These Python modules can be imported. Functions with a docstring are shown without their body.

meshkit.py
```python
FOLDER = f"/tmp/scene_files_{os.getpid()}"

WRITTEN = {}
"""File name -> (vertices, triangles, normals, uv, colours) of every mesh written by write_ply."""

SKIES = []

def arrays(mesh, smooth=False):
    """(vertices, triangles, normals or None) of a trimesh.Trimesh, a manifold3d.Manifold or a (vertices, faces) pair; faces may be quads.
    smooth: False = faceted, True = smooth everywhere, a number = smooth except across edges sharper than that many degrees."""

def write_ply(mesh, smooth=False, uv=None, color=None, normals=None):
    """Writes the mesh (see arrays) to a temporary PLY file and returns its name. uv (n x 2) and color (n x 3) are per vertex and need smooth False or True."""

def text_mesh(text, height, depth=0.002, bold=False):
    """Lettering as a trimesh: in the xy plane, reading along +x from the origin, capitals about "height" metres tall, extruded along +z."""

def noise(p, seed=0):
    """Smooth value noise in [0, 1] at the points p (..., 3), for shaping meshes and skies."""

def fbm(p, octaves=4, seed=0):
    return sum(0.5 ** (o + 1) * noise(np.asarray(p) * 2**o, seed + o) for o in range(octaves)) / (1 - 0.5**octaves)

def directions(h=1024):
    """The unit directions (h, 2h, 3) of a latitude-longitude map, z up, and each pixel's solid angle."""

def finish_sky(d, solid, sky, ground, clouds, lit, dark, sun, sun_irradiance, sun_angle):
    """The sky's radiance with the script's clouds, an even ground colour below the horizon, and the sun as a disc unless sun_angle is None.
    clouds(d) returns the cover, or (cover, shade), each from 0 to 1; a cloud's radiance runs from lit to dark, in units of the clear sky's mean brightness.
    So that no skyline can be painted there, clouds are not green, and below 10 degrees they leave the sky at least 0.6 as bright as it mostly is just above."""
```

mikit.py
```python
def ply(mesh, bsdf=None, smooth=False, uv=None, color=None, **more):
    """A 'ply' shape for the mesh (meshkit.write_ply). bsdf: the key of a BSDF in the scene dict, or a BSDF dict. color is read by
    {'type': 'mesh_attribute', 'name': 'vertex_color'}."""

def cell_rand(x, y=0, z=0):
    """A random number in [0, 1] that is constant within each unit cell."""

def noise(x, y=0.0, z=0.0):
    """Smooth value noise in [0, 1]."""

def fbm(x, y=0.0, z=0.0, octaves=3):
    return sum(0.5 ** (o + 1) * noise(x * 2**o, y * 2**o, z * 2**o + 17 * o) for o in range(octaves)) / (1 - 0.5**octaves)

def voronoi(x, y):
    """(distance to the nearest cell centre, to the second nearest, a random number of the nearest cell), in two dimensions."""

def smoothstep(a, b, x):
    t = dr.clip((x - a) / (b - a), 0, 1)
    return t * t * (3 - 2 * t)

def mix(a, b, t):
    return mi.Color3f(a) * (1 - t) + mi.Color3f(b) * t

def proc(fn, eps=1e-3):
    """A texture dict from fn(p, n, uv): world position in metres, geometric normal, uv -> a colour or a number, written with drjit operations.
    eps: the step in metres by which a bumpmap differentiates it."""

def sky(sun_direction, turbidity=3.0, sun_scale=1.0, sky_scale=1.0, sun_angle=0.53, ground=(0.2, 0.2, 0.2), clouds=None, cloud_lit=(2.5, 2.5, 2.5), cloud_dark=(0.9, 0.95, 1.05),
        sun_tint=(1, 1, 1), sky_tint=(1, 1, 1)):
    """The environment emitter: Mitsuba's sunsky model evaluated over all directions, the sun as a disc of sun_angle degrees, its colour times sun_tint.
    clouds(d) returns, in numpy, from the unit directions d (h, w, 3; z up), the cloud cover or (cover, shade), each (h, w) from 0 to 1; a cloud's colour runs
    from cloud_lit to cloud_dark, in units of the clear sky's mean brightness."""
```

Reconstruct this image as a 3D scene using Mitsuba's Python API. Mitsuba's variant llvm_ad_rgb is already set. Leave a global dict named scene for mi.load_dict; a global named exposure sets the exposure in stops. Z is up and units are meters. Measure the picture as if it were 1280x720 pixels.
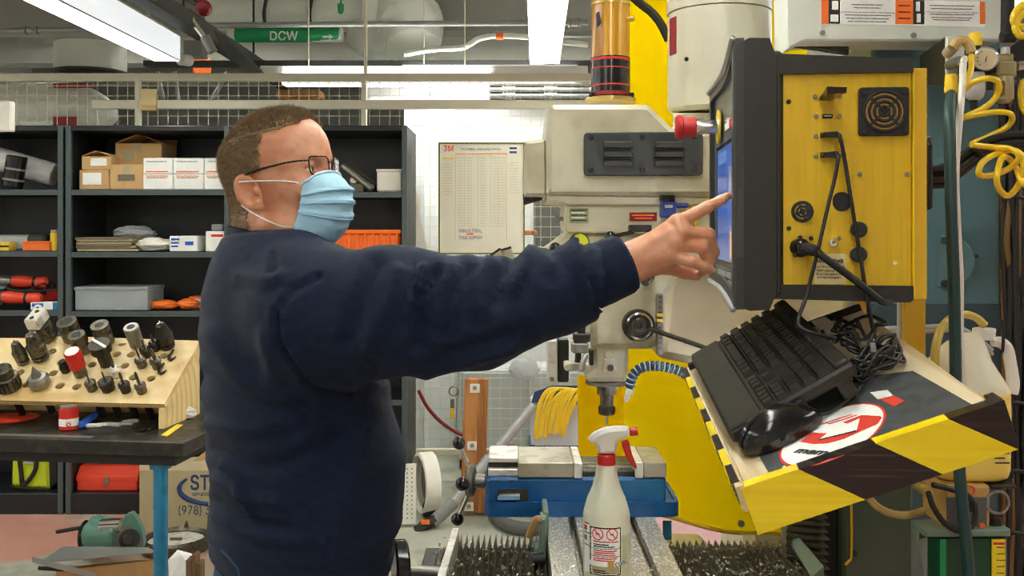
import math, random
import numpy as np, trimesh, drjit as dr, mitsuba as mi, mikit, meshkit
from mikit import noise, fbm, smoothstep, mix, voronoi, cell_rand
from shapely.geometry import Polygon
random.seed(7); RNG = np.random.default_rng(7)
T4 = mi.ScalarTransform4f
scene, labels = {}, {}
# ------------------------------------------------------------------ camera, light level
F, CX, CY, EYE = 1200.0, 640.0, 285.0, 1.59
scene['camera'] = {'type': 'perspective', 'fov': math.degrees(2*math.atan(640/F)), 'fov_axis': 'x', 'near_clip': 0.05, 'far_clip': 60.0,
                   'principal_point_offset_y': (360-CY)/720.0,
                   'to_world': T4().look_at(origin=[0, 0, EYE], target=[0, 1, EYE], up=[0, 0, 1])}
exposure = 0.25
LAMP_L = 13.0
# ------------------------------------------------------------------ helpers
SHELF = [None]
def P(u, v, d):
    s = SHELF[0] or d          # things on a shelf: heights read at the shelf's front edge, so that they stand on its board
    return np.array([(u-CX)/F*d, d, EYE-(v-CY)/F*s])
def zhit(u, v, z): return P(u, v, (EYE-z)*F/(v-CY))
def phit(u, v, p0, n):
    r = np.array([(u-CX)/F, 1, -(v-CY)/F]); o = np.array([0, 0, EYE]); return o+r*(np.dot(np.asarray(p0)-o, n)/np.dot(r, n))
def lin(r, g, b):
    f = lambda x: x/12.92 if x <= .04045 else ((x+.055)/1.055)**2.4
    return [f(r/255), f(g/255), f(b/255)]
def rgb(c): return {'type': 'rgb', 'value': [float(x) for x in c]}
def pbr(key, col, rough=.5, metal=0.0, spec=.5, clear=0.0, bump=None, bscale=None, **kw):
    c = col if isinstance(col, dict) else rgb(lin(*col))
    b = {'type': 'principled', 'base_color': c, 'roughness': rough, 'metallic': metal, 'specular': spec, **kw}
    if clear: b['clearcoat'] = clear; b['clearcoat_gloss'] = .9
    if bump: b = {'type': 'bumpmap', 'tex': bump, 'scale': bscale, 'bsdf': b}
    scene[key] = {'type': 'twosided', 'bsdf': b}
    return key
def numbered(name):
    if name not in used: used[name] = 1; return name
    k = used[name]; used[name] += 1
    return f'{name}_{k:03d}'
used = {}
def thing(name, label, cat, group=None, kind=None):
    key = numbered(name); d = {}
    if label: d['label'] = label
    if cat: d['category'] = cat
    if group: d['group'] = group
    if kind: d['kind'] = kind
    labels[key] = d
    return key
def put(key, mesh, mat, smooth=35, **kw):
    scene[key] = mikit.ply(mesh, mat, smooth=smooth, **kw); return key
def part(t, name, mesh, mat, smooth=35, label=None, kind=None, **kw):
    key = numbered(t+'__'+name); put(key, mesh, mat, smooth, **kw)
    if label or kind: labels[key] = {k: v for k, v in (('label', label), ('kind', kind)) if v}
    return key
def copypart(t, name, src, M):
    key = numbered(t+'__'+name); scene[key] = {**scene[src], 'to_world': T4(M.tolist() if isinstance(M, np.ndarray) else M)}; return key
def solo(name, label, cat, mesh, mat, smooth=35, group=None, kind=None, **kw):
    k = thing(name, label, cat, group, kind); put(k, mesh, mat, smooth, **kw); return k
def struct(name, mesh, mat, smooth=False, **kw):
    labels[name] = {'kind': 'structure'}; used[name] = 1; return put(name, mesh, mat, smooth, **kw)
cat_ = lambda *m: trimesh.util.concatenate([x for x in m])
def M4(o, ax, ay, az):
    M = np.eye(4); M[:3, 0], M[:3, 1], M[:3, 2], M[:3, 3] = ax, ay, az, o; return M
def unit(v): v = np.asarray(v, float); return v/np.linalg.norm(v)
def frame(p, z, up=(0, 0, 1)):
    z = unit(z); x = np.cross(up, z)
    if np.linalg.norm(x) < 1e-3: x = np.cross((1, 0, 0), z)
    x = unit(x); return M4(p, x, np.cross(z, x), z)
def xf(m, M): m = m.copy(); m.apply_transform(M); return m
def mv(m, *t): m = m.copy(); m.apply_translation(t); return m
def rotm(axis, deg, pt=(0, 0, 0)): return trimesh.transformations.rotation_matrix(math.radians(deg), axis, pt)
def hull(pts): return trimesh.convex.convex_hull(np.asarray(pts, float))
def box(x0, x1, y0, y1, z0, z1, b=.003):
    b = min(b, .49*min(abs(x1-x0), abs(y1-y0), abs(z1-z0)))
    if b <= 0: return trimesh.creation.box(bounds=[[x0, y0, z0], [x1, y1, z1]])
    pts = []
    for x, sx in ((x0, 1), (x1, -1)):
        for y, sy in ((y0, 1), (y1, -1)):
            for z, sz in ((z0, 1), (z1, -1)):
                pts += [(x+sx*b, y+sy*b, z), (x+sx*b, y, z+sz*b), (x, y+sy*b, z+sz*b)]
    return hull(pts)
def pbox(u0, v0, u1, v1, d, t, b=.003):
    """a box whose front face fills the given outline at distance d, t deep"""
    a, c = P(u0, v0, d), P(u1, v1, d); return box(a[0], c[0], d, d+t, c[2], a[2], b)
def lathe(prof, n=24, M=None):
    prof = np.asarray(prof, float); ang = np.arange(n)*2*np.pi/n
    v, f, ring = [], [], []
    for r, z in prof:
        if r < 1e-6: ring.append([len(v)]*n); v.append((0, 0, z))
        else:
            ring.append(list(range(len(v), len(v)+n))); v += [(r*math.cos(a), r*math.sin(a), z) for a in ang]
    for a, b in zip(ring[:-1], ring[1:]):
        for i in range(n):
            j = (i+1) % n; q = (a[i], a[j], b[j], b[i])
            if q[0] != q[1]: f.append((q[0], q[1], q[2]))
            if q[2] != q[3]: f.append((q[0], q[2], q[3]))
    m = trimesh.Trimesh(v, f, process=False)
    return xf(m, M) if M is not None else m
def cyl(p0, p1, r0, r1=None, n=20, b=0.0):
    p0, p1 = np.asarray(p0, float), np.asarray(p1, float); L = np.linalg.norm(p1-p0); r1 = r0 if r1 is None else r1
    b = min(b, .45*L, .9*r0, .9*r1) if b else 0
    pr = [(0, 0), (r0-b, 0), (r0, b), (r1, L-b), (r1-b, L), (0, L)] if b else [(0, 0), (r0, 0), (r1, L), (0, L)]
    return lathe(pr, n, frame(p0, p1-p0))
def spline(pts, n=8):
    pts = np.asarray(pts, float); k = len(pts)
    if k < 3: return pts
    e = np.vstack([2*pts[0]-pts[1], pts, 2*pts[-1]-pts[-2]]); out = []
    for i in range(k-1):
        a, b, c, d = e[i:i+4]
        for t in np.linspace(0, 1, n, endpoint=False):
            out.append(.5*(2*b+(c-a)*t+(2*a-5*b+4*c-d)*t*t+(3*b-a-3*c+d)*t**3))
    return np.array(out+[pts[-1]])
def tube(pts, r, n=8, k=8, closed=False):
    p = spline(pts, k) if k else np.asarray(pts, float)
    m = len(p); t = np.gradient(p, axis=0); t /= np.linalg.norm(t, axis=1, keepdims=True)+1e-12
    rr = np.broadcast_to(r, (m,)) if np.ndim(r) == 0 else np.interp(np.linspace(0, 1, m), np.linspace(0, 1, len(r)), r)
    a = unit(np.cross(t[0], (0, 0, 1) if abs(t[0][2]) < .9 else (1, 0, 0))); V = []
    for i in range(m):
        a = unit(a-t[i]*np.dot(a, t[i])); b = np.cross(t[i], a)
        for j in range(n):
            w = 2*np.pi*j/n; V.append(p[i]+rr[i]*(math.cos(w)*a+math.sin(w)*b))
    Fc = []
    for i in range(m-1):
        for j in range(n):
            k2 = (j+1) % n; Fc += [(i*n+j, i*n+k2, (i+1)*n+k2), (i*n+j, (i+1)*n+k2, (i+1)*n+j)]
    V += [p[0], p[-1]]; c0, c1 = len(V)-2, len(V)-1
    for j in range(n):
        k2 = (j+1) % n; Fc += [(c0, k2, j), (c1, (m-1)*n+j, (m-1)*n+k2)]
    return trimesh.Trimesh(V, Fc, process=False)
def rounded(poly, r):
    """corners of a polygon replaced by short arcs; r a number or one per corner"""
    poly = np.asarray(poly, float); n = len(poly); out = []
    rs = np.broadcast_to(r, (n,))
    for i in range(n):
        a, b, c = poly[i-1], poly[i], poly[(i+1) % n]
        if rs[i] <= 0: out.append(b); continue
        da, dc = unit(a-b), unit(c-b)
        h = min(rs[i], .45*np.linalg.norm(a-b), .45*np.linalg.norm(c-b))
        for t in np.linspace(0, 1, 5):
            out.append((1-t)**2*(b+da*h)+2*t*(1-t)*b+t*t*(b+dc*h))
    return np.array(out)
def prism(poly, t, b=.003, holes=()):
    """outline in xy, solid from z=-t to 0 with chamfered front rim"""
    poly = np.asarray(poly, float)
    if Polygon(poly).exterior.is_ccw is False: poly = poly[::-1]
    n = len(poly)
    if holes:
        m = trimesh.creation.extrude_polygon(Polygon(poly, holes), t, engine='earcut'); return mv(m, 0, 0, -t)
    e = np.roll(poly, -1, 0)-poly; e /= np.linalg.norm(e, axis=1, keepdims=True)+1e-12
    nrm = np.stack([-e[:, 1], e[:, 0]], 1); na = np.roll(nrm, 1, 0)
    bis = nrm+na; bis /= np.maximum((bis*nrm).sum(1, keepdims=True), .35)
    ins = poly+bis*b
    rings = [(ins, 0), (poly, -b), (poly, -t+b), (ins, -t)] if b > 0 else [(poly, 0), (poly, -t)]
    V = np.vstack([np.column_stack([q, np.full(n, z)]) for q, z in rings]); Fc = []
    for k in range(len(rings)-1):
        for i in range(n):
            j = (i+1) % n; a0, a1, b0, b1 = k*n+i, k*n+j, (k+1)*n+i, (k+1)*n+j
            Fc += [(a0, b0, b1), (a0, b1, a1)]
    tri = earcut(rings[0][0])
    Fc += [tuple(x) for x in tri]+[tuple(x[::-1]+(len(rings)-1)*n) for x in tri]
    return trimesh.Trimesh(V, np.array(Fc, int), process=False)
def earcut(q):
    import mapbox_earcut as me
    tri = me.triangulate_float64(np.ascontiguousarray(q, np.float64), np.array([len(q)], np.uint32)).reshape(-1, 3).astype(int)
    a = q[tri]; cr = (a[:, 1, 0]-a[:, 0, 0])*(a[:, 2, 1]-a[:, 0, 1])-(a[:, 1, 1]-a[:, 0, 1])*(a[:, 2, 0]-a[:, 0, 0])
    tri[cr < 0] = tri[cr < 0][:, ::-1]; return tri
FRONT = np.array([[1, 0, 0, 0], [0, 0, -1, 0], [0, 1, 0, 0], [0, 0, 0, 1.0]])
def extr(px, d, t, b=.004, r=0, holes=()):
    """an upright slab, t thick, whose front has this outline at distance d"""
    q = np.array([P(u, v, d)[[0, 2]] for u, v in px])
    if np.ndim(r) or r: q = rounded(q, r)
    return mv(xf(prism(q, t, b, holes), FRONT), 0, d, 0)
def text(s, h, depth=.0008, bold=False, width=None):
    m = meshkit.text_mesh(s, h, depth, bold)
    if width: m.apply_scale([width/m.bounds[1][0], 1, 1])
    return m
def textM(s, h, M, mat, t, name='lettering', bold=False, width=None):
    return part(t, name, xf(text(s, h, .0006, bold, width), M), mat, False)
def upright(x, d, z): return M4((x, d, z), (1, 0, 0), (0, 0, 1), (0, -1, 0))
# signed-distance modelling for the figure
def smin(a, b, k):
    h = np.clip(.5+.5*(b-a)/k, 0, 1); return b+(a-b)*h-k*h*(1-h)
def smax(a, b, k): return -smin(-a, -b, k)
def s_ball(p, c, r): return np.linalg.norm(p-np.asarray(c), axis=-1)-r
def s_ell(p, c, r):
    q = (p-np.asarray(c)); r = np.asarray(r, float)
    k0 = np.linalg.norm(q/r, axis=-1); k1 = np.linalg.norm(q/(r*r), axis=-1)
    return np.where(k1 < 1e-9, -r.min(), k0*(k0-1)/np.maximum(k1, 1e-9))
def s_cone(p, a, b, ra, rb):
    a, b = np.asarray(a, float), np.asarray(b, float); ab = b-a
    t = np.clip(((p-a)@ab)/(ab@ab), 0, 1)
    return np.linalg.norm(p-a-t[..., None]*ab, axis=-1)-(ra+(rb-ra)*t)
def s_chain(p, pts, rs, k=.01):
    d = None
    for i in range(len(pts)-1):
        c = s_cone(p, pts[i], pts[i+1], rs[i], rs[i+1]); d = c if d is None else smin(d, c, k)
    return d
def nets(f, lo, hi, h):
    """surface of f = 0 on a grid of step h"""
    lo, hi = np.asarray(lo, float), np.asarray(hi, float); n = np.ceil((hi-lo)/h).astype(int)+1
    ax = [lo[i]+h*np.arange(n[i]) for i in range(3)]
    val = np.empty(n, np.float32)
    for i0 in range(0, n[0], 24):
        g = np.stack(np.meshgrid(ax[0][i0:i0+24], ax[1], ax[2], indexing='ij'), -1); val[i0:i0+24] = f(g)
    ins = val < 0; c = ins.astype(np.int8)
    s = sum(c[i:n[0]-1+i, j:n[1]-1+j, k:n[2]-1+k] for i in (0, 1) for j in (0, 1) for k in (0, 1))
    act = (s > 0) & (s < 8); idx = -np.ones(act.shape, int); ii = np.argwhere(act); idx[act] = np.arange(len(ii))
    acc = np.zeros((len(ii), 3)); cnt = np.zeros(len(ii))
    cor = [(i, j, k) for i in (0, 1) for j in (0, 1) for k in (0, 1)]
    for a in cor:
        for bx in range(3):
            if a[bx]: continue
            b = list(a); b[bx] = 1
            va = val[tuple((ii+a).T)].astype(float); vb = val[tuple((ii+b).T)].astype(float); x = (va < 0) != (vb < 0)
            t = np.where(x, va/np.where(x, va-vb, 1), 0); q = np.array(a)+t[:, None]*(np.array(b)-np.array(a))
            acc[x] += q[x]; cnt[x] += 1
    V = lo+h*(ii+acc/cnt[:, None]); Q = []
    for axn in range(3):
        b, c2 = [(1, 2), (2, 0), (0, 1)][axn]
        sl0 = [slice(1, n[i]-1) for i in range(3)]; sl1 = list(sl0); sl0[axn] = slice(0, n[axn]-1); sl1[axn] = slice(1, n[axn])
        A, B = ins[tuple(sl0)], ins[tuple(sl1)]; e = np.argwhere(A != B); flip = A[A != B]
        off = np.ones(3, int); off[axn] = 0; e = e+off
        def at(db, dc):
            o = e.copy(); o[:, b] -= db; o[:, c2] -= dc; return idx[tuple(o.T)]
        q = np.stack([at(1, 1), at(0, 1), at(0, 0), at(1, 0)], 1); q[~flip] = q[~flip][:, ::-1]; Q.append(q)
    Q = np.vstack(Q); Q = Q[(Q >= 0).all(1)]
    return trimesh.Trimesh(V, np.vstack([Q[:, [0, 1, 2]], Q[:, [0, 2, 3]]]), process=False)
def vnorm(m):
    v, f = np.array(m.vertices), np.array(m.faces); n = np.zeros_like(v); fn = np.cross(v[f[:, 1]]-v[f[:, 0]], v[f[:, 2]]-v[f[:, 0]])
    for k in range(3): np.add.at(n, f[:, k], fn)
    return n/np.maximum(np.linalg.norm(n, axis=1, keepdims=True), 1e-12)

def soften(m, it, lam=.5):
    """a few steps of smoothing that keep the volume"""
    v, f = np.array(m.vertices), np.array(m.faces); e = np.vstack([f[:, [0, 1]], f[:, [1, 2]], f[:, [2, 0]]]); e = np.vstack([e, e[:, ::-1]])
    n = np.bincount(e[:, 0], minlength=len(v)).astype(float); n[n == 0] = 1
    for k in range(2*it):
        a = np.stack([np.bincount(e[:, 0], v[e[:, 1], c], minlength=len(v)) for c in range(3)], 1)/n[:, None]
        v = v+(a-v)*(lam if k % 2 == 0 else -lam*.96)
    m.vertices = v
# ------------------------------------------------------------------ materials
px = lambda p: (p.x, p.y, p.z)
def speck(base, dark, sc, amt=.5):
    A, B = lin(*base), lin(*dark)
    return mikit.proc(lambda p, n, uv: mix(A, B, smoothstep(.45, .75, fbm(p.x*sc, p.y*sc, p.z*sc, 3))*amt))
def floor_fn(p, n, uv):
    a = mix(lin(176, 176, 160), lin(142, 144, 126), smoothstep(.35, .7, fbm(p.x*1.3, p.y*1.3, 0, 4)))
    a = mix(a, lin(120, 120, 100), smoothstep(.55, .8, fbm(p.x*7, p.y*7, 3, 3))*.4)
    red = smoothstep(.44, .6, fbm(p.x*1.9+4, p.y*1.6+9, 2, 3))*smoothstep(-1.2, -1.7, p.x)*smoothstep(5.6, 5.2, p.y)
    a = mix(a, lin(196, 128, 112), red*.8)
    pink = smoothstep(.25, .3, p.x)*smoothstep(5.6, 5.3, p.y)
    return mix(a, lin(205, 160, 158), pink)
scene['m_floor'] = {'type': 'twosided', 'bsdf': {'type': 'principled', 'base_color': mikit.proc(floor_fn), 'roughness': .45, 'specular': .4}}
pbr('m_ceiling', (158, 156, 146), .9); pbr('m_white_wall', (238, 240, 240), .85); pbr('m_grey_wall', (150, 152, 146), .9)
pbr('m_cream_rail', (226, 220, 196), .6); pbr('m_wire', (228, 222, 198), .6)
pbr('m_shelf', (27, 31, 33), .4); pbr('m_shelf_edge', (72, 82, 84), .4)
pbr('m_black_top', speck((30, 28, 22), (64, 60, 48), 24, .4), .4); pbr('m_black', (26, 25, 24), .5); pbr('m_black_gloss', (20, 19, 19), .16, spec=.6)
pbr('m_black_soft', (34, 32, 30), .75); pbr('m_dark_metal', (58, 54, 48), .36, .7); pbr('m_rubber', (28, 27, 26), .7)
def birch(p, n, uv):
    g = fbm(p.x*3+2*fbm(p.x*2, p.y*2, p.z*6), p.z*26, p.y*3, 3)
    return mix(lin(228, 204, 150), lin(206, 172, 112), smoothstep(.4, .72, g))
pbr('m_birch', mikit.proc(birch), .5)
def ply_side(p, n, uv):
    r = dr.sqrt(dr.square(p.y*1.0-2.75)+dr.square((p.z-.97)*1.6)); w = dr.sin((r+.03*fbm(p.y*5, p.z*5, 1))*160)
    return mix(lin(232, 206, 146), lin(212, 170, 100), smoothstep(.1, .9, w)*.75)
pbr('m_ply_side', mikit.proc(ply_side), .5)
def plywood(p, n, uv):
    return mix(lin(214, 184, 128), lin(150, 116, 70), smoothstep(-.2, .5, dr.sin(p.z*900)))
pbr('m_ply_edge', mikit.proc(plywood), .6)
pbr('m_post_wood', mikit.proc(lambda p, n, uv: mix(lin(190, 128, 70), lin(150, 92, 44), smoothstep(.35, .7, fbm(p.x*45, p.y*45, p.z*2.5, 3)))), .6)
pbr('m_tray_wood', mikit.proc(lambda p, n, uv: mix(lin(222, 204, 168), lin(200, 174, 130), smoothstep(.4, .7, fbm(p.x*60, p.y*6, p.z*10, 3)))), .5)
pbr('m_card', mikit.proc(lambda p, n, uv: mix(lin(204, 168, 116), lin(186, 148, 98), fbm(p.x*30, p.y*30, p.z*7, 2))), .85)
pbr('m_card_pale', (174, 160, 126), .85); pbr('m_paper', (244, 244, 238), .8); pbr('m_paper_dark', (120, 108, 88), .8)
pbr('m_blue_leg', speck((32, 118, 156), (24, 86, 116), 20, .5), .4); pbr('m_yellow_tape', (240, 210, 40), .35)
pbr('m_steel', mikit.proc(lambda p, n, uv: mix([.52, .5, .47], [.3, .28, .26], smoothstep(.35, .75, fbm(p.x*60, p.y*60, p.z*60, 3)))), .32, .9)
pbr('m_steel_pale', speck((232, 228, 216), (176, 168, 150), 50, .6), .35, .35); pbr('m_chrome', (222, 220, 214), .12, 1.0); pbr('m_dull_steel', (140, 136, 126), .38, .75)
pbr('m_grip', speck((106, 100, 86), (60, 56, 48), 90, .7), .34, .8)
pbr('m_red', (200, 40, 32), .35); pbr('m_red_box', (226, 70, 44), .35); pbr('m_dark_red', (140, 30, 34), .5); pbr('m_orange', (240, 110, 30), .4); pbr('m_orange_tag', (238, 116, 40), .5)
pbr('m_lime', (196, 214, 40), .7); pbr('m_blue', (38, 96, 190), .4); pbr('m_yellow_plastic', (236, 200, 60), .4); pbr('m_white', (240, 240, 236), .4)
pbr('m_white_duct', (232, 234, 224), .4); pbr('m_grey_pipe', (150, 152, 148), .35, .4); pbr('m_grey', (128, 130, 126), .5); pbr('m_strut', (52, 54, 50), .55); pbr('m_green_sign', (20, 140, 82), .45)
pbr('m_lamp_shell', (226, 230, 234), .5)
def lamp_bsdf(k, L): scene[k] = {'type': 'diffuse', 'reflectance': rgb([.8, .8, .8])}
lamp_bsdf('m_lens', 1)
# machine paint
def cream_fn(p, n, uv): return mix(lin(202, 194, 164), lin(186, 176, 142), smoothstep(.4, .75, fbm(p.x*14, p.y*14, p.z*14, 4)))
pbr('m_cream', mikit.proc(cream_fn), .3, clear=.25); pbr('m_motor', (206, 202, 178), .28, clear=.4)
pbr('m_plate_black', (48, 50, 50), .36); pbr('m_amber', mikit.proc(lambda p, n, uv: mix(lin(206, 148, 32), lin(170, 112, 16), smoothstep(.3, .7, noise(p.x*90, p.y*90, 0)))), .16, spec=.7, clear=.6)
pbr('m_brass', (214, 186, 110), .25, .8); pbr('m_vise_blue', speck((14, 76, 130), (8, 54, 98), 30, .5), .38)
scene['m_curtain'] = {'type': 'principledthin', 'base_color': rgb(lin(255, 222, 8)), 'roughness': .35, 'spec_trans': 0.0, 'diff_trans': .9, 'eta': 1.4}
pbr('m_pleat', mikit.proc(lambda p, n, uv: mix(lin(104, 97, 78), lin(240, 236, 220), smoothstep(.84, .9, noise(p.x*520, p.y*520, p.z*520)))), .32, .1)
pbr('m_chips', (236, 230, 214), .3, .6); pbr('m_table_top', mikit.proc(lambda p, n, uv: mix(lin(182, 176, 162), lin(244, 240, 230), smoothstep(.66, .76, noise(p.x*420, p.y*300, 1)))), .3, .4)
pbr('m_green_grey', (112, 132, 116), .4); pbr('m_teal', mikit.proc(lambda p, n, uv: mix(lin(78, 110, 116), lin(66, 92, 92), fbm(p.x*3, p.y*3, p.z*2, 3))), .4)
pbr('m_dark_teal', (44, 62, 66), .45); pbr('m_dark_green', (70, 84, 62), .5); pbr('m_box_white', (214, 218, 206), .4)
pbr('m_yellow_box', mikit.proc(lambda p, n, uv: mix(lin(226, 184, 30), lin(206, 164, 22), fbm(p.x*240, p.y*5, p.z*9, 2))), .3, .15, clear=.2)
pbr('m_yellow_bracket', (214, 168, 34), .4); 
pbr('m_case', mikit.proc(lambda p, n, uv: mix(lin(44, 40, 30), lin(29, 26, 20), noise(p.x*900, p.y*900, p.z*900))), .55)
pbr('m_bezel', (66, 68, 66), .4, .3); pbr('m_bezel_pale', (176, 178, 176), .35, .3)
pbr('m_hazard_yellow', mikit.proc(lambda p, n, uv: mix(lin(255, 228, 30), lin(244, 208, 14), noise(p.x*8, p.y*8, p.z*240))), .22, clear=.4)
pbr('m_hazard_black', mikit.proc(lambda p, n, uv: mix(lin(26, 20, 16), lin(70, 58, 48), smoothstep(.6, .9, noise(p.x*9, p.y*9, p.z*260)))), .22, clear=.4)
pbr('m_key', (36, 34, 29), .36); pbr('m_keyboard', (40, 38, 32), .42); pbr('m_mat_black', mikit.proc(lambda p, n, uv: mix(lin(52, 54, 56), lin(78, 82, 82), fbm(p.x*60, p.y*60, p.z*60, 3))), .6)
pbr('m_hose_yellow', (246, 206, 40), .32); pbr('m_hose_clear', (226, 220, 204), .35); pbr('m_hose_teal', (30, 62, 58), .45); pbr('m_cable', (32, 31, 28), .42)
pbr('m_hose_amber', (206, 178, 80), .3); pbr('m_frl', (176, 164, 122), .36, .5); pbr('m_lettering', (40, 40, 40), .7); pbr('m_lettering_red', (214, 60, 44), .7)
pbr('m_dial', (206, 190, 150), .5); pbr('m_bowl', (196, 196, 190), .2)
pbr('m_jug', mikit.proc(lambda p, n, uv: mix(lin(238, 206, 92), lin(240, 234, 206), smoothstep(1.285, 1.293, p.z+.004*noise(p.x*60, p.y*60)))), .35, clear=.2)
pbr('m_spray', mikit.proc(lambda p, n, uv: mix(lin(208, 208, 172), lin(234, 234, 208), smoothstep(1.045, 1.055, p.z))), .35, clear=.15)
pbr('m_ivory', (236, 232, 218), .38)
# figure
def skin_fn(p, n, uv):
    a = mix(lin(218, 160, 126), lin(196, 128, 94), smoothstep(.3, .75, fbm(p.x*28, p.y*28, p.z*28, 4)))
    return mix(a, lin(208, 128, 102), smoothstep(.55, .8, fbm(p.x*70, p.y*70, p.z*70, 2))*.35)
pbr('m_skin', mikit.proc(skin_fn), .42, spec=.45, bump=mikit.proc(lambda p, n, uv: fbm(p.x*420, p.y*420, p.z*420, 2)), bscale=.0006)
pbr('m_ear', (206, 126, 104), .45)
def knit(p, n, uv): return fbm(p.x*520, p.y*520, p.z*520, 2)
pbr('m_navy', mikit.proc(lambda p, n, uv: mix(lin(30, 39, 60), lin(21, 29, 46), fbm(p.x*90, p.y*90, p.z*90, 3))), .9, spec=.15, sheen=1.0, bump=mikit.proc(knit), bscale=.0012)
pbr('m_denim', mikit.proc(lambda p, n, uv: mix(lin(62, 82, 104), lin(40, 56, 76), fbm(p.x*60, p.y*60, p.z*60, 3))), .85, spec=.15)
pbr('m_hair', mikit.proc(lambda p, n, uv: mix(lin(158, 134, 100), lin(112, 90, 64), noise(p.x*160, p.y*160, p.z*160))), .55)
pbr('m_mask', mikit.proc(lambda p, n, uv: mix(lin(182, 224, 242), lin(168, 212, 234), fbm(p.x*200, p.y*200, p.z*200, 2))), .75, spec=.2)
pbr('m_mask_edge', (206, 228, 238), .7); pbr('m_eye_white', (226, 218, 208), .2); pbr('m_iris', (70, 66, 54), .15); pbr('m_nail', (222, 160, 136), .3)
scene['m_pane'] = {'type': 'thindielectric', 'int_ior': 1.5}
scene['m_clear'] = {'type': 'principledthin', 'base_color': rgb(lin(240, 246, 248)), 'roughness': .2, 'spec_trans': .4, 'diff_trans': 1.0, 'eta': 1.4}
scene['m_bag'] = {'type': 'principledthin', 'base_color': rgb(lin(236, 238, 240)), 'roughness': .3, 'spec_trans': .3, 'diff_trans': .8, 'eta': 1.4}
pbr('m_screen', (40, 70, 150), .1)
def emit(c, k=1.0): return {'type': 'area', 'radiance': rgb([x*k for x in c])}
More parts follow.
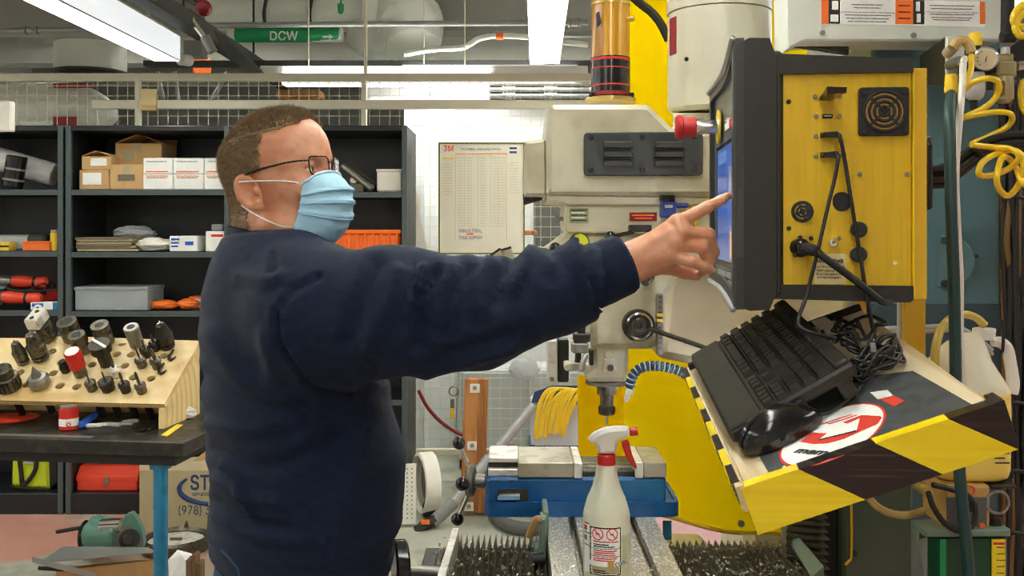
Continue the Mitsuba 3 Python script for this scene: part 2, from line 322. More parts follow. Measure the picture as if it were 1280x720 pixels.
# ------------------------------------------------------------------ room
struct('floor', box(-5, 5, -3, 11, -.1, 0, 0), 'm_floor')
struct('ceiling', box(-5, 5, -3, 11, 3.45, 3.55, 0), 'm_ceiling')
struct('wall_back', box(-5, 5, 11, 11.1, 0, 3.45, 0), 'm_grey_wall')
struct('wall_left', box(-5.1, -5, -3, 11, 0, 3.45, 0), 'm_white_wall')
struct('wall_right', box(5, 5.1, -3, 11, 0, 3.45, 0), 'm_white_wall')
struct('wall_front', box(-5, 5, -3.1, -3, 0, 3.45, 0), 'm_white_wall')
DP = 6.9
struct('wall_partition', cat_(box(P(505, 0, DP)[0], 3.2, DP, DP+.1, 0, 2.49, 0), box(P(505, 0, DP)[0], 3.2, DP, DP+.1, 0, .1, 0)), 'm_white_wall')
struct('trim_1', box(P(530, 0, 6.7)[0], P(568, 0, 6.7)[0], 6.7, 6.86, 0, 2.5, .004), 'm_white_wall')
# ceiling beams
for k, (y, z, h) in enumerate(((7.6, 3.15, .3), (8.8, 3.1, .35), (10, 3.1, .35))):
    struct(f'trim_{k+2}', box(-5, 5, y, y+.25, z, 3.45, .004), 'm_ceiling')
# ------------------------------------------------------------------ lamps
UP = .55
LAMP_C = (.975, 1, .94)
def lamp(x0, y0, x1, y1, z, w, hgt, label, group, bright, rods='m_strut'):
    t = thing('ceiling_light', label, 'light fixture', group)
    a = np.array([x0, y0, z]); b = np.array([x1, y1, z]); L = np.linalg.norm(b-a); ax = unit(b-a); Mx = M4(a, np.cross(ax, (0, 0, 1)), ax, (0, 0, 1))
    sec = [(-w/2, .012), (w/2, .012), (w/2, hgt*.85), (w*.3, hgt), (-w*.3, hgt), (-w/2, hgt*.85)]
    shell = trimesh.creation.extrude_polygon(Polygon(sec), L, engine='earcut'); shell.apply_transform(np.array([[1, 0, 0, 0], [0, 0, -1, L], [0, 1, 0, 0], [0, 0, 0, 1.0]]))
    part(t, 'housing', xf(shell, Mx), 'm_lamp_shell', False)
    v = [(-w/2+.004, 0, .004), (w/2-.004, 0, .004), (w/2-.004, L, .004), (-w/2+.004, L, .004)]
    part(t, 'diffuser', xf(trimesh.Trimesh([(-w/2+.003, .003, .006), (w/2-.003, .003, .006), (w/2-.003, L-.003, .006), (-w/2+.003, L-.003, .006)], [(0, 2, 1), (0, 3, 2)], process=False), Mx), 'm_lens', False, emitter=emit(LAMP_C, bright))
    for sx in (-1, 1):
        q = [(sx*(w/2+.0006), .003, .012), (sx*(w/2+.0006), L-.003, .012), (sx*(w/2+.0006), L-.003, hgt*.84), (sx*(w/2+.0006), .003, hgt*.84)]
        part(t, 'side_diffuser', xf(trimesh.Trimesh(q, [(0, 1, 2), (0, 2, 3)] if sx > 0 else [(0, 2, 1), (0, 3, 2)], process=False), Mx), 'm_lens', False, emitter=emit((.93, 1, 1.04), bright*.045))
    part(t, 'upper_diffuser', xf(trimesh.Trimesh([(-w*.3, .003, hgt+.001), (w*.3, .003, hgt+.001), (w*.3, L-.003, hgt+.001), (-w*.3, L-.003, hgt+.001)], [(0, 1, 2), (0, 2, 3)], process=False), Mx), 'm_lens', False, emitter=emit(LAMP_C, bright*UP))
    for s in (.12, .88):
        q = a+(b-a)*s; part(t, 'hanger_rod', cyl((q[0], q[1], z+hgt-.01), (q[0], q[1], 3.45), .004 if rods != 'm_strut' else .006, n=8), rods)
    return t
lamp(-2.01, 5.6, -2.01, 3.2, 2.555, .15, .18, 'long white fluorescent ceiling light at the upper left, nearest its hanging rail', 'ceiling lights', LAMP_L)
lamp(.19, 5.6, .13, 3.2, 2.54, .178, .12, 'bright ceiling light hanging beside the amber cylinder', 'ceiling lights', LAMP_L)
for x, y, w in ((-1.95, 2.9, 'over the workbench'), (.19, 2.9, 'over the milling machine table'), (2.3, 2.9, 'over the machine cabinets'), (2.3, 5.6, 'behind the machine cabinets'), (-4.0, 2.9, 'near the left wall'), (-4.0, 5.4, 'beside the left shelf'), (-1.95, .2, 'behind the photographer on the left'), (.19, .3, 'behind the photographer in the middle')):
    lamp(x, y, x, y-2.4, 2.6, .178, .12, 'white ceiling light out of the frame, '+w, 'ceiling lights', LAMP_L)
a = P(355, 108, 6.45); b = P(612, 104, 6.45)
lamp(a[0], 6.45, b[0], 6.45, a[2], .16, .08, 'bright ceiling light running crosswise behind the wire partition', None, LAMP_L*2, 'm_cream_rail')
for x0, x1, w in ((-4.2, -1.8, 'left'), (-1.2, 1.2, 'middle'), (1.8, 4.2, 'right')):
    lamp(x0, 8.15, x1, 8.15, 3.26, .178, .1, 'far ceiling light hidden behind a ceiling beam, '+w+' one of the row', 'far ceiling lights', LAMP_L*1.5)
for x0, w in ((-.75, 'near the poster'), (.6, 'behind the machine')):
    lamp(x0, 6.62, x0+1.2, 6.62, 2.64, .16, .07, 'narrow ceiling light washing the white partition wall '+w, 'wall wash lights', LAMP_L*.9, 'm_cream_rail')
# ------------------------------------------------------------------ wire partition
FD = 6.05
def fence():
    t = thing('wire_partition', 'cream wire mesh partition standing behind the black shelves and the machine', 'partition')
    x0, x1, zt = -4.2, 2.6, 2.53
    zA = P(0, 97, FD)[2]
    part(t, 'top_rail', cat_(box(x0, x1, FD-.02, FD+.02, zA-.025, zA+.025, .004)), 'm_cream_rail')
    zB = P(0, 131, FD)[2]
    part(t, 'middle_rail', box(P(116, 0, FD)[0], x1, FD-.024, FD+.016, zB-.028, zB+.028, .004), 'm_cream_rail')
    part(t, 'bottom_rail', box(x0, x1, FD-.02, FD+.02, .16, .2, .004), 'm_cream_rail')
    for u in (173, 455, 756): 
        x = P(u, 0, FD)[0]; part(t, 'post', box(x-.016, x+.016, FD-.022, FD+.018, .0, zA, .004), 'm_cream_rail')
    w = .0035; ms = []
    for x in np.arange(x0, x1, .0635): ms.append(box(x-w/2, x+w/2, FD-w/2, FD+w/2, .18, zA, 0))
    for z in np.arange(.2, zA, .0635): ms.append(box(x0, x1, FD-w*1.2, FD-w*.2, z-w/2, z+w/2, 0))
    part(t, 'wire_mesh', cat_(*ms), 'm_wire', False, kind='stuff')
    part(t, 'label_plate', pbox(175, 111, 195, 138, FD-.06, .02, .002), 'm_birch', label='wooden plate on the rail')
    # angled bracing wires on poster side
fence()
# ------------------------------------------------------------------ steel shelves
SD, SB = 5.33, 5.8
def shelf_unit(u0, u1, rows, label, lo=617):
    t = thing('storage_shelf', label, 'shelf', 'black steel storage shelves')
    a, b = P(u0, 157, SD), P(u1, 636, SD); x0, x1, z1 = a[0], b[0], a[2]
    part(t, 'side_panel', box(x0, x0+.028, SD, SB, 0, z1, .003), 'm_shelf'); part(t, 'side_panel', box(x1-.028, x1, SD, SB, 0, z1, .003), 'm_shelf')
    for x in (x0, x1-.03): part(t, 'front_post', box(x, x+.03, SD-.006, SD+.02, 0, z1, .003), 'm_shelf_edge')
    part(t, 'back_panel', box(x0, x1, SB, SB+.012, 0, z1, .002), 'm_shelf')
    part(t, 'top', box(x0, x1, SD-.004, SB, z1-.03, z1, .003), 'm_shelf')
    for v in rows:
        z = P(0, v, SD)[2]; part(t, 'shelf_board', box(x0+.028, x1-.028, SD+.004, SB, z-.03, z, .003), 'm_shelf')
        part(t, 'board_edge', box(x0+.03, x1-.03, SD, SD+.006, z-.031, z-.0005, .001), 'm_shelf_edge')
    z = P(0, lo, SD)[2]
    part(t, 'base', cat_(box(x0, x1, SD, SB, z-.02, z, .003), box(x0, x1, SD, SD+.02, 0, z, .003)), 'm_shelf')
    return t
shelf_unit(-128, 79, (237, 314, 388, 500), 'black steel shelf at the left edge, holding red power tools')
shelf_unit(82, 287, (237, 315, 389, 500), 'black steel shelf holding cardboard and white boxes, left of the man')
shelf_unit(289, 509, (240, 320, 390, 500), 'black steel shelf behind the man, holding an orange bin')
def Z(v): return P(0, v, SD)[2]
def carton(u0, v0, u1, v1, label, mat='m_card', d=SD+.03, dep=.22, tape=True, group=None, flaps=0, name='cardboard_box', cat='box', lab=None):
    t = thing(name, label, cat, group); a, c = P(u0, v0, d), P(u1, v1, d)
    k = SD
    x0, x1 = a[0], c[0]; z1, z0 = a[2], c[2]
    part(t, 'body', box(x0, x1, d, d+dep, z0, z1, .003), mat)
    if tape: part(t, 'tape', box((x0+x1)/2-.02, (x0+x1)/2+.02, d-.001, d+dep*.9, z0+(z1-z0)*.55, z1+.001, 0), 'm_card_pale')
    if lab: 
        w, h = x1-x0, z1-z0; part(t, 'label', box(x0+w*lab[0], x0+w*lab[1], d-.002, d-.0005, z0+h*lab[2], z0+h*lab[3], 0), lab[4], label='printed label')
    for s in range(flaps):
        M = rotm((0, 0, 1), 0)
        if s == 0: f = xf(box(0, (x1-x0)*.5, 0, dep, 0, .003, .001), M4((x0, d, z1), unit((.75, 0, .3)), (0, 1, 0), unit((-.3, 0, .75))))
        elif s == 1: f = xf(box(0, (x1-x0)*.4, 0, dep, 0, .003, .001), M4((x1, d, z1), unit((-.7, 0, .3)), (0, 1, 0), unit((-.3, 0, -.7))))
        else: f = xf(box(0, x1-x0, 0, .045, 0, .003, .001), M4((x0, d+dep, z1), (1, 0, 0), unit((0, .3, .9)), unit((0, -.9, .3))))
        part(t, 'flap', f, mat)
    return t
SHELF[0] = SD
carton(99, 212, 136, 236.6, 'small cardboard box with a white label, lower in the leftmost stack', lab=(.12, .75, .25, .85, 'm_paper'), tape=False)
carton(102, 195, 139, 211.7, 'small cardboard box with a raised flap, on top of the leftmost stack', flaps=2, dep=.2, tape=False, lab=(.3, .85, .3, .85, 'm_paper'))
carton(137, 205, 179, 236.6, dep=.42, label='square cardboard box between the small stack and the white boxes, under the open box', lab=(.25, .75, .35, .6, 'm_paper_dark'), d=SD+.035)
carton(144, 176, 202, 204.6, 'open cardboard box with its flaps up, topmost on the top shelf', flaps=3, d=SD+.155, dep=.25, lab=(.15, .4, .25, .7, 'm_card_pale'))
for k, (u0, u1) in enumerate(((179, 216), (217, 254.5), (255.5, 280))):
    w = ('leftmost', 'middle', 'x')[k]
    for j, (v0, v1) in enumerate(((217.5, 236.6), (197, 217))):
        t = thing('white_box', f'white carton with faint print, {"lower" if j == 0 else "upper"} one of the {w + " stack" if k < 2 else "stack nearest the back of the head"}', 'box', 'white cartons on the top shelf')
        part(t, 'body', pbox(u0, v0, u1, v1, SD+.03, .12, .003), 'm_paper')
        part(t, 'print', pbox(u0+3, v1-(3.6 if j else 17.5), u1-6, v1-(2.2 if j else 16.3), SD+.0285, .001, 0), 'm_orange_tag' if j else 'm_orange_tag', False)
        part(t, 'print', pbox(u0+4, v0+4, u1-8, v0+5, SD+.0285, .001, 0), 'm_grey', False)
# shelf 2, middle unit
def crumple(c, r, seed, amp=.25, n=4):
    m = trimesh.creation.icosphere(n); v = m.vertices; d = 1+amp*(meshkit.fbm(v*2.3+seed*7, 3, seed)-.5)*2
    m.vertices = v*d[:, None]*np.asarray(r)+np.asarray(c); m.vertices[:, 2] = np.maximum(m.vertices[:, 2], c[2]-r[2]*.8); return m
t = thing('envelope_stack', 'stack of flat brown paper sheets and envelopes on the second shelf', 'paper stack')
for k in range(8):
    a, c = P(93+RNG.uniform(0, 3), 313.5-2.1*k-2, SD+.03), P(168-k*1.2+RNG.uniform(-4, 4), 314.5-2.1*k, SD+.03)
    part(t, 'sheet', box(a[0], c[0], SD+.03+RNG.uniform(0, .02), SD+.3, c[2]+.0005, a[2]+.001, .001), 'm_paper_dark' if k % 2 else 'm_card_pale')
solo('plastic_bag', 'crumpled clear plastic bag lying on the brown paper stack', 'bag', crumple(P(168, 291, SD+.2), (.12, .08, .04), 3), 'm_bag', True)
solo('plastic_bag', 'yellowish white bag in front of the blue striped box on the second shelf', 'bag', crumple(P(194, 306, SD+.1), (.1, .07, .042), 5), 'm_ivory', True)
def printbox(u0, v0, u1, v1, label, mats, d=SD+.04):
    t = thing('product_box', label, 'box'); part(t, 'body', pbox(u0, v0, u1, v1, d, .2, .003), 'm_paper')
    for (a, b, c, e, m) in mats: part(t, 'print', pbox(u0+(u1-u0)*a, v0+(v1-v0)*b, u0+(u1-u0)*c, v0+(v1-v0)*e, d-.0015, .001, 0), m, False)
    return t
printbox(212, 295, 247, 314.6, 'white box with blue stripes on the second shelf', [(.05, .15, .35, .28, 'm_blue'), (.05, .38, .33, .5, 'm_blue'), (.05, .6, .3, .72, 'm_blue'), (.55, .35, .85, .6, 'm_blue')])
printbox(257, 289, 280, 314.6, 'white box with a red print on the second shelf beside the man', [(.3, .16, .95, .28, 'm_lettering_red')])
solo('grey_tray', 'small grey tray on the white box beside the man\'s neck', 'tray', pbox(264, 280, 279, 288.7, SD+.05, .15, .006), 'm_grey')
# shelf 3
def organizer():
    t = thing('organizer_case', 'clear plastic organizer case with dividers on the third shelf', 'storage case')
    a, c = P(96, 359, SD+.05), P(186, 388.4, SD+.05); x0, x1, z1, z0 = a[0], c[0], a[2], c[2]; d = SD+.03
    part(t, 'bottom', box(x0+.01, x1-.01, d, d+.25, z0+.001, z0+.006, .001), 'm_clear', False)
    for q in ((x0, x0+.005, d, d+.25), (x1-.005, x1, d, d+.25), (x0, x1, d, d+.005), (x0, x1, d+.245, d+.25)): part(t, 'wall_panel', box(*q, z0+.001, z1-.02, .001), 'm_clear', False)
    for k in range(1, 7):
        x = x0+(x1-x0)*k/7; part(t, 'divider', box(x-.0015, x+.0015, d+.005, d+.245, z0+.006, z0+.075, .0005), 'm_clear', False)
    part(t, 'lid', box(x0-.006, x1+.006, d-.006, d+.256, z1-.02, z1, .004), 'm_clear')
    part(t, 'label', box(x0+.11, x0+.19, d+.1, d+.13, z0+.05, z0+.09, .002), 'm_paper')
    part(t, 'contents', cat_(*[cyl((x0+.21+.02*k, d+.05, z0+.05+.008*(k % 3)), (x0+.25+.02*k, d+.1, z0+.06), .008) for k in range(6)]), 'm_red')
organizer()
for k, (u, v, r) in enumerate(((206, 385, (.075, .06, .028)), (236, 384, (.06, .055, .03)))):
    solo('tool_pouch', ('orange pouch beside the clear organizer case', 'orange pouch second from the clear organizer case')[k], 'pouch', crumple(P(u, v-2.5, SD+.1), r, 11+k, .18), 'm_orange_tag', True)
t = thing('paper_tray', 'white tray of packets on the third shelf beside the man', 'tray'); part(t, 'tray', pbox(232, 377, 268, 388.4, SD+.19, .15, .004), 'm_paper'); part(t, 'packet', pbox(236, 374, 262, 377, SD+.2, .1, .002), 'm_orange_tag')
# left unit
t = thing('film_roll', 'thick roll of white plastic film leaning on the top left shelf', 'roll')
part(t, 'roll', cyl(P(-40, 184, SD+.2), P(69, 216, SD+.24), .068, n=32, b=.005), 'm_white'); part(t, 'core', cyl(P(68.6, 215.9, SD+.24), P(69.6, 216.2, SD+.24), .03), 'm_card')
t = thing('canister', 'dark shiny canister with bands beside the white film roll', 'canister')
q = P(8, 236.8, SD+.0); part(t, 'body', cyl(q+(0, .06, .012), q+(.03, .06, .19), .055, n=28, b=.006), 'm_black_gloss')
for zz in (.05, .11): part(t, 'band', cyl(q+(.03*zz/.19, .06, zz), q+(.03*(zz+.012)/.19, .06, zz+.012), .0565, n=28), 'm_grey')
t = thing('tool_case', 'grey tool case on the second shelf of the left unit', 'case'); part(t, 'body', pbox(-20, 294, 50, 313.6, SD+.12, .2, .01), 'm_bezel_pale'); part(t, 'end_cap', pbox(33, 293.5, 56, 313.6, SD+.09, .2, .012), 'm_strut')
t = thing('product_box', 'orange box on the second shelf in front of the grey case', 'box'); part(t, 'body', pbox(28, 302.5, 62, 313.6, SD+.02, .1, .003), 'm_orange_tag'); part(t, 'lid', pbox(28, 301.5, 62, 304, SD+.015, .11, .002), 'm_orange')
t = thing('spray_can', 'yellow can with a grey cap at the right end of the left shelf', 'can'); q = P(69, 313.8, SD+.06); part(t, 'body', cyl(q, q+(0, 0, .1), .026, n=24, b=.003), 'm_yellow_plastic'); part(t, 'cap', cyl(q+(0, 0, .1), q+(0, 0, .118), .024, n=24, b=.003), 'm_card_pale')
t = thing('product_box', 'small yellow box at the left edge of the second shelf', 'box'); part(t, 'body', pbox(-8, 302.5, 11, 313.8, SD+.02, .08, .003), 'm_yellow_plastic'); part(t, 'stripe', pbox(-8, 307, 11, 309, SD+.0185, .001, 0), 'm_black')
def grinder(u0, v0, u1, v1, d, label):
    t = thing('power_tool', label, 'power tool'); a, b = P(u0, v0, d), P(u1, v1, d); L = np.linalg.norm(b-a); Mx = frame(a, b-a)
    part(t, 'body', lathe([(0, .05*L), (.03, .05*L), (.036, .2*L), (.034, .45*L), (.028, .6*L), (.031, .8*L), (.034, .92*L), (.022, L), (0, L)], 24, Mx), 'm_red_box')
    part(t, 'gear_head', cyl(a-(b-a)*.32, a+(b-a)*.06, .034, .031, b=.008), 'm_dull_steel'); part(t, 'disc_guard', cyl(a-(b-a)*.22+(0, 0, -.03), a-(b-a)*.22+(0, 0, -.045), .05, n=28), 'm_grey')
    part(t, 'collar', cyl(a+(b-a)*.6, a+(b-a)*.66, .03, n=24), 'm_black')
grinder(14, 353, 62, 355, SD+.14, 'red angle grinder lying on top of the cables on the third shelf')
grinder(2, 372, 52, 374, SD+.06, 'red power tool beneath the cables on the third shelf')
t = thing('tool_case', 'red plastic case on the third shelf at the shelf post', 'case'); part(t, 'body', pbox(40, 364, 72, 380, SD+.2, .15, .008), 'm_red'); part(t, 'latch', pbox(50, 366, 57, 372, SD+.195, .01, .002), 'm_black')
def loops(c, rx, ry, rz, n, r, seed, tilt=.4, k=6):
    rg = np.random.default_rng(seed); pts = []
    for i in range(n*8):
        w = i/8*2*math.pi; s = 1+.18*rg.standard_normal()
        pts.append(np.asarray(c)+(rx*s*math.cos(w), ry*math.sin(w)*s, rz*(math.sin(w*1.0+tilt)*.7+.5*rg.standard_normal())))
    return tube(pts, r, 6, k)
solo('power_cable', 'tangle of black cable over the red power tools', 'cable', loops(P(36, 362, SD+.1), .15, .05, .03, 5, .004, 4), 'm_cable', True)
t = thing('product_box', 'light blue and white box at the front of the third shelf by the post', 'box'); part(t, 'body', pbox(38, 378.5, 73.5, 387.8, SD+.02, .1, .003), 'm_paper'); part(t, 'print', pbox(40, 379.5, 54, 384, SD+.0185, .001, 0), 'm_blue', False); part(t, 'end_panel', pbox(66, 378.5, 73.5, 387.8, SD+.0185, .001, 0), 'm_blue_leg', False)
t = thing('tape_roll', 'small roll of white tape in front of the light blue box', 'tape'); q = P(47, 385.5, SD+.012); part(t, 'roll', cyl(q, q+(0, .02, 0), .022, n=24), 'm_ivory'); part(t, 'core', cyl(q+(0, -.001, 0), q+(0, .005, 0), .008), 'm_black')
# right unit
t = thing('white_bin', 'cream white bin on the top shelf beside the blue mask', 'bin'); part(t, 'body', pbox(471, 212, 503, 239.6, SD+.06, .2, .01), 'm_ivory'); part(t, 'rim', pbox(470, 210.5, 504, 214, SD+.055, .21, .004), 'm_ivory')
t = thing('shop_fixture', 'grey metal fixture lying beside the cream bin on the top shelf', 'fixture')
part(t, 'arm', cyl(P(428, 205, SD+.12), P(466, 236, SD+.06), .022, .02, b=.006), 'm_dull_steel'); part(t, 'body', hull([P(u, v, dd) for u, v in ((430, 211), (444, 207), (470, 226), (466, 239), (432, 239)) for dd in (SD+.13, SD+.25)]), 'm_dark_metal'); part(t, 'knob', cyl(P(442, 224, SD+.1), P(442, 224, SD+.14), .022, b=.004), 'm_chrome')
part(t, 'foot', pbox(436, 228, 455, 239.8, SD+.08, .08, .004), 'm_grip')
def orange_bin():
    t = thing('orange_bin', 'ribbed orange plastic bin on the shelf behind the mask', 'bin'); d = SD+.03
    part(t, 'body', pbox(378, 292, 500.5, 319.6, d+.008, .3, .01), 'm_orange'); part(t, 'rim', pbox(376, 287, 501.5, 292.5, d-.004, .33, .004), 'm_orange')
    for k in range(12): part(t, 'rib', pbox(384+k*10, 292, 388+k*10, 319, d, .012, .003), 'm_orange')
orange_bin()
# bottom shelf: lime bag, red toolbox, blue case
def limebag():
    t = thing('tool_bag', 'lime green tool bag with black straps on the bottom shelf under the bench', 'bag'); d = SD+.06
    part(t, 'body', extr([(13, 612), (14, 573), (60, 573), (62, 616), (30, 615)], d, .2, .02, .02), 'm_lime'); part(t, 'side', extr([(60, 573), (72, 578), (73, 607), (62, 616)], d+.01, .19, .01, .01), 'm_black_soft')
    part(t, 'base_trim', tube([P(13, 611, d-.003), P(30, 614, d-.004), P(62, 615, d-.003)], .006), 'm_black_soft')
    for pts in ([(24, 575), (26, 590), (28, 610)], [(46, 575), (44, 590), (37, 602), (30, 610)], [(22, 575), (34, 571), (46, 575)]): part(t, 'strap', tube([P(u, v, d-.012) for u, v in pts], .012, 6), 'm_black_soft')
    part(t, 'patch', pbox(30, 577, 41, 583, d-.014, .004, .001), 'm_bezel_pale')
limebag()
def toolbox():
    t = thing('toolbox', 'red metal toolbox with a domed lid on the bottom shelf under the bench', 'toolbox'); d = SD+.05
    x0, x1 = P(96, 0, d)[0], P(171, 0, d)[0]; z0, zm, zt = P(0, 616.6, d)[2], P(0, 604, d)[2], P(0, 588, d)[2]
    Mx = M4((x0, 0, 0), (1, 0, 0), (0, 1, 0), (0, 0, 1))
    part(t, 'body', box(x0, x1, d, d+.2, z0, zm, .004), 'm_red_box')
    sec = [(d, zm), (d+.2, zm), (d+.2, zm+.02), (d+.15, zt), (d+.05, zt), (d, zm+.02)]
    lid = trimesh.creation.extrude_polygon(Polygon(sec), x1-x0+.008, engine='earcut'); lid.apply_transform(np.array([[0, 0, 1, x0-.004], [1, 0, 0, 0], [0, 1, 0, 0], [0, 0, 0, 1.0]]))
    part(t, 'lid', lid, 'm_red_box', False); xm = (x0+x1)/2
    part(t, 'handle', tube([(xm-.04, d+.1, zt-.002), (xm-.04, d+.1, zt+.03), (xm+.04, d+.1, zt+.03), (xm+.04, d+.1, zt-.002)], .006, 8, 0), 'm_red')
    part(t, 'latch', cat_(box(xm-.012, xm+.012, d-.008, d, zm-.03, zm+.025, .003), box(xm-.018, xm+.018, d-.011, d-.006, zm-.008, zm+.004, .001)), 'm_dull_steel')
toolbox()
t = thing('storage_case', 'blue case behind the red toolbox on the bottom shelf', 'case'); part(t, 'body', pbox(121, 582, 180, 616.2, SD+.29, .15, .008), 'm_blue'); part(t, 'lid', pbox(119, 578, 182, 582, SD+.285, .16, .004), 'm_blue')
solo('shelf_crate', 'dark crate behind the lime green bag on the bottom shelf', 'crate', pbox(60, 588, 72, 616.6, SD+.3, .1, .004), 'm_black_soft')
SHELF[0] = None
# ------------------------------------------------------------------ poster
def poster():
    d = 5.98; t = thing('wall_poster', 'framed yellowed decimal chart with orange and blue logos hanging on the wire partition', 'poster')
    part(t, 'frame', cat_(pbox(548, 178, 656, 179.6, d-.012, .02, .001), pbox(548, 316, 656, 317.8, d-.012, .02, .001), pbox(548, 178, 549.8, 317.8, d-.012, .02, .001), pbox(654.2, 178, 656, 317.8, d-.012, .02, .001)), 'm_frame_olive')
    part(t, 'sheet', pbox(549, 179, 655, 317, d, .008, 0), 'm_poster', False)
    def tx(s, u, v, hpx, wpx, mat, bold=False): textM(s, hpx*d/F, upright(P(u, v, d)[0], d-.0015, P(u, v, d)[2]), mat, t, 'lettering', bold, wpx*d/F)
    tx('3M', 554, 189, 7, 13, 'm_orange_tag', True); tx('DECIMAL EQUIVALENTS', 576, 188, 3, 50, 'm_grey'); [part(t, 'print', pbox(637, v, 646, v+2.6, d-.0012, .001, 0), 'm_blue_print', False) for v in (184, 189)]
    tx('INDUSTRIAL', 573, 290.5, 4, 30, 'm_plum', True); tx('TOOL SUPPLY', 573, 299, 4, 30, 'm_plum', True)
    part(t, 'stripe', pbox(583, 291.5, 592, 293.5, d-.0012, .001, 0), 'm_orange_tag', False); part(t, 'stripe', pbox(569, 191.5, 634, 193, d-.0012, .001, 0), 'm_orange_print', False)
    part(t, 'stripe', pbox(553.5, 196.5, 568, 199, d-.0012, .001, 0), 'm_yellow_print', False)
    for u in (569, 580, 597, 613, 623, 633): part(t, 'rule', pbox(u, 194, u+.7, 300 if u in (569, 633) else 284, d-.0012, .001, 0), 'm_orange_faint' if u in (569, 633) else 'm_poster_print', False)
    for (u, n, v0) in ((554, 12, 205), (637, 12, 203), (572, 26, 197), (583, 26, 197), (600, 26, 197), (616, 26, 197), (625, 26, 197)):
        ms = [pbox(u, v0+k*3.4, u+(11 if u in (554, 637) else 7), v0+k*3.4+1, d-.0012, .001, 0) for k in range(n)]
        part(t, 'print', cat_(*ms), 'm_poster_print', False)
pbr('m_poster', (250, 246, 222), .6); pbr('m_poster_print', (232, 226, 196), .7); pbr('m_frame_olive', (122, 120, 60), .4); pbr('m_blue_print', (70, 84, 150), .6); pbr('m_plum', (160, 130, 150), .6)
pbr('m_orange_print', (250, 170, 120), .6); pbr('m_yellow_print', (250, 220, 120), .6); pbr('m_orange_faint', (248, 214, 180), .6)
poster()
solo('paper_note', 'pale paper sheet pinned on the wire beside the black shelf', 'paper', extr([(513, 252), (519, 236), (525, 250), (523, 265), (536, 318), (524, 322), (515, 268)], 5.99, .002, 0), 'm_ivory', False)
solo('equipment_cover', 'small pale yellow cover at the far left edge of the frame', 'cover', pbox(-14, 126, 13, 164, 4.9, .05, .004), 'm_ivory')
# ------------------------------------------------------------------ overhead: ducts, pipes, struts
def zz(v, d): return P(0, v, d)[2]
def hpipe(name, label, cat, u0, u1, v, d, r, mat, couplings=(), bend=None, group=None, v1=None):
    t = thing(name, label, cat, group); v1 = v if v1 is None else v1
    part(t, 'pipe', cyl(P(u0, v, d), P(u1, v1, d), r, n=24), mat)
    for u in couplings:
        vv = v+(v1-v)*(u-u0)/(u1-u0); part(t, 'coupling', cyl(P(u-5, vv, d), P(u+5, vv, d), r*1.5, n=20, b=.004), mat); [part(t, 'ring', cyl(P(u+o, vv, d), P(u+o+2.5, vv, d), r*1.7, n=20), mat) for o in (-8, 5.5)]
    return t
hpipe('conduit', 'grey conduit with a coupling across the upper left, behind the ceiling light', 'pipe', -60, 150, 40, 6.6, .018, 'm_grey_pipe', (39,), v1=36)
hpipe('conduit', 'long straight grey conduit below the green pipe sign band', 'pipe', 245, 735, 32, 6.55, .02, 'm_grey_pipe', (718,), v1=28)
hpipe('conduit', 'thin conduit right of the hanging light', 'pipe', 640, 860, 45, 6.7, .014, 'm_grey_pipe')
t = thing('conduit', 'white bent conduit with an orange tag left of the hanging light', 'pipe')
part(t, 'pipe', tube([P(u, v, 6.5) for u, v in ((505, 68), (540, 62), (575, 60), (588, 55), (600, 48), (620, 45), (655, 46), (700, 52), (735, 56))], .02, 10), 'm_white_duct', True); part(t, 'tag', cyl(P(620, 45.2, 6.5), P(629, 45.4, 6.5), .024), 'm_orange_tag', label='orange tag')
# big white duct with DCW pipe
t = thing('insulated_duct', 'large white insulated pipe run with a rounded elbow at the top', 'duct')
part(t, 'run', cyl(P(262, 12, 7.4), P(470, 14, 7.4), .16, n=32, b=.02), 'm_white_duct'); 
part(t, 'elbow', tube([P(455, 14, 7.3), P(490, 16, 7.3), P(512, 30, 7.2), P(516, 60, 7.1)], [.19, .24, .26, .2], 24), 'm_white_duct', True)
part(t, 'elbow', tube([P(438, 38, 7.3), P(452, 44, 7.3), P(470, 52, 7.3), P(500, 45, 7.2)], [.08, .12, .16, .14], 24), 'm_white_duct', True)
for u in (331, 388): part(t, 'hanger_strap', tube([P(u+k, v, 7.22) for k, v in ((2, -2), (0, 8), (-1, 18), (1, 40))], .013, 8), 'm_strut', True)
t = thing('cold_water_pipe', 'white pipe wrapped with a green DCW marker and white arrow', 'pipe'); d = 6.9; r = .05
part(t, 'pipe', cyl(P(286, 44, d), P(428, 44, d), r, n=28), 'm_white_duct'); part(t, 'marker', cyl(P(295, 44, d), P(425, 43.5, d), r+.002, n=28), 'm_green_sign', label='green pipe marker')
q = P(336, 50, d-r-.006); textM('DCW', .062, upright(q[0], d-r-.004, q[2]), 'm_white', t, bold=True, width=36*d/F)
part(t, 'arrow', extr([(403, 44.6), (411, 44.6), (411, 42.5), (418, 46), (411, 49.5), (411, 47.4), (403, 47.4)], d-r-.004, .001, 0), 'm_white', False)
solo('cord_connector', 'green and red cord connector hanging at the top', 'connector', cat_(cyl(P(427, -8, 6.6), P(426, 6, 6.6), .006), cyl(P(426, 5, 6.6), P(426, 17, 6.6), .024, .018, b=.006)), 'm_green_sign')
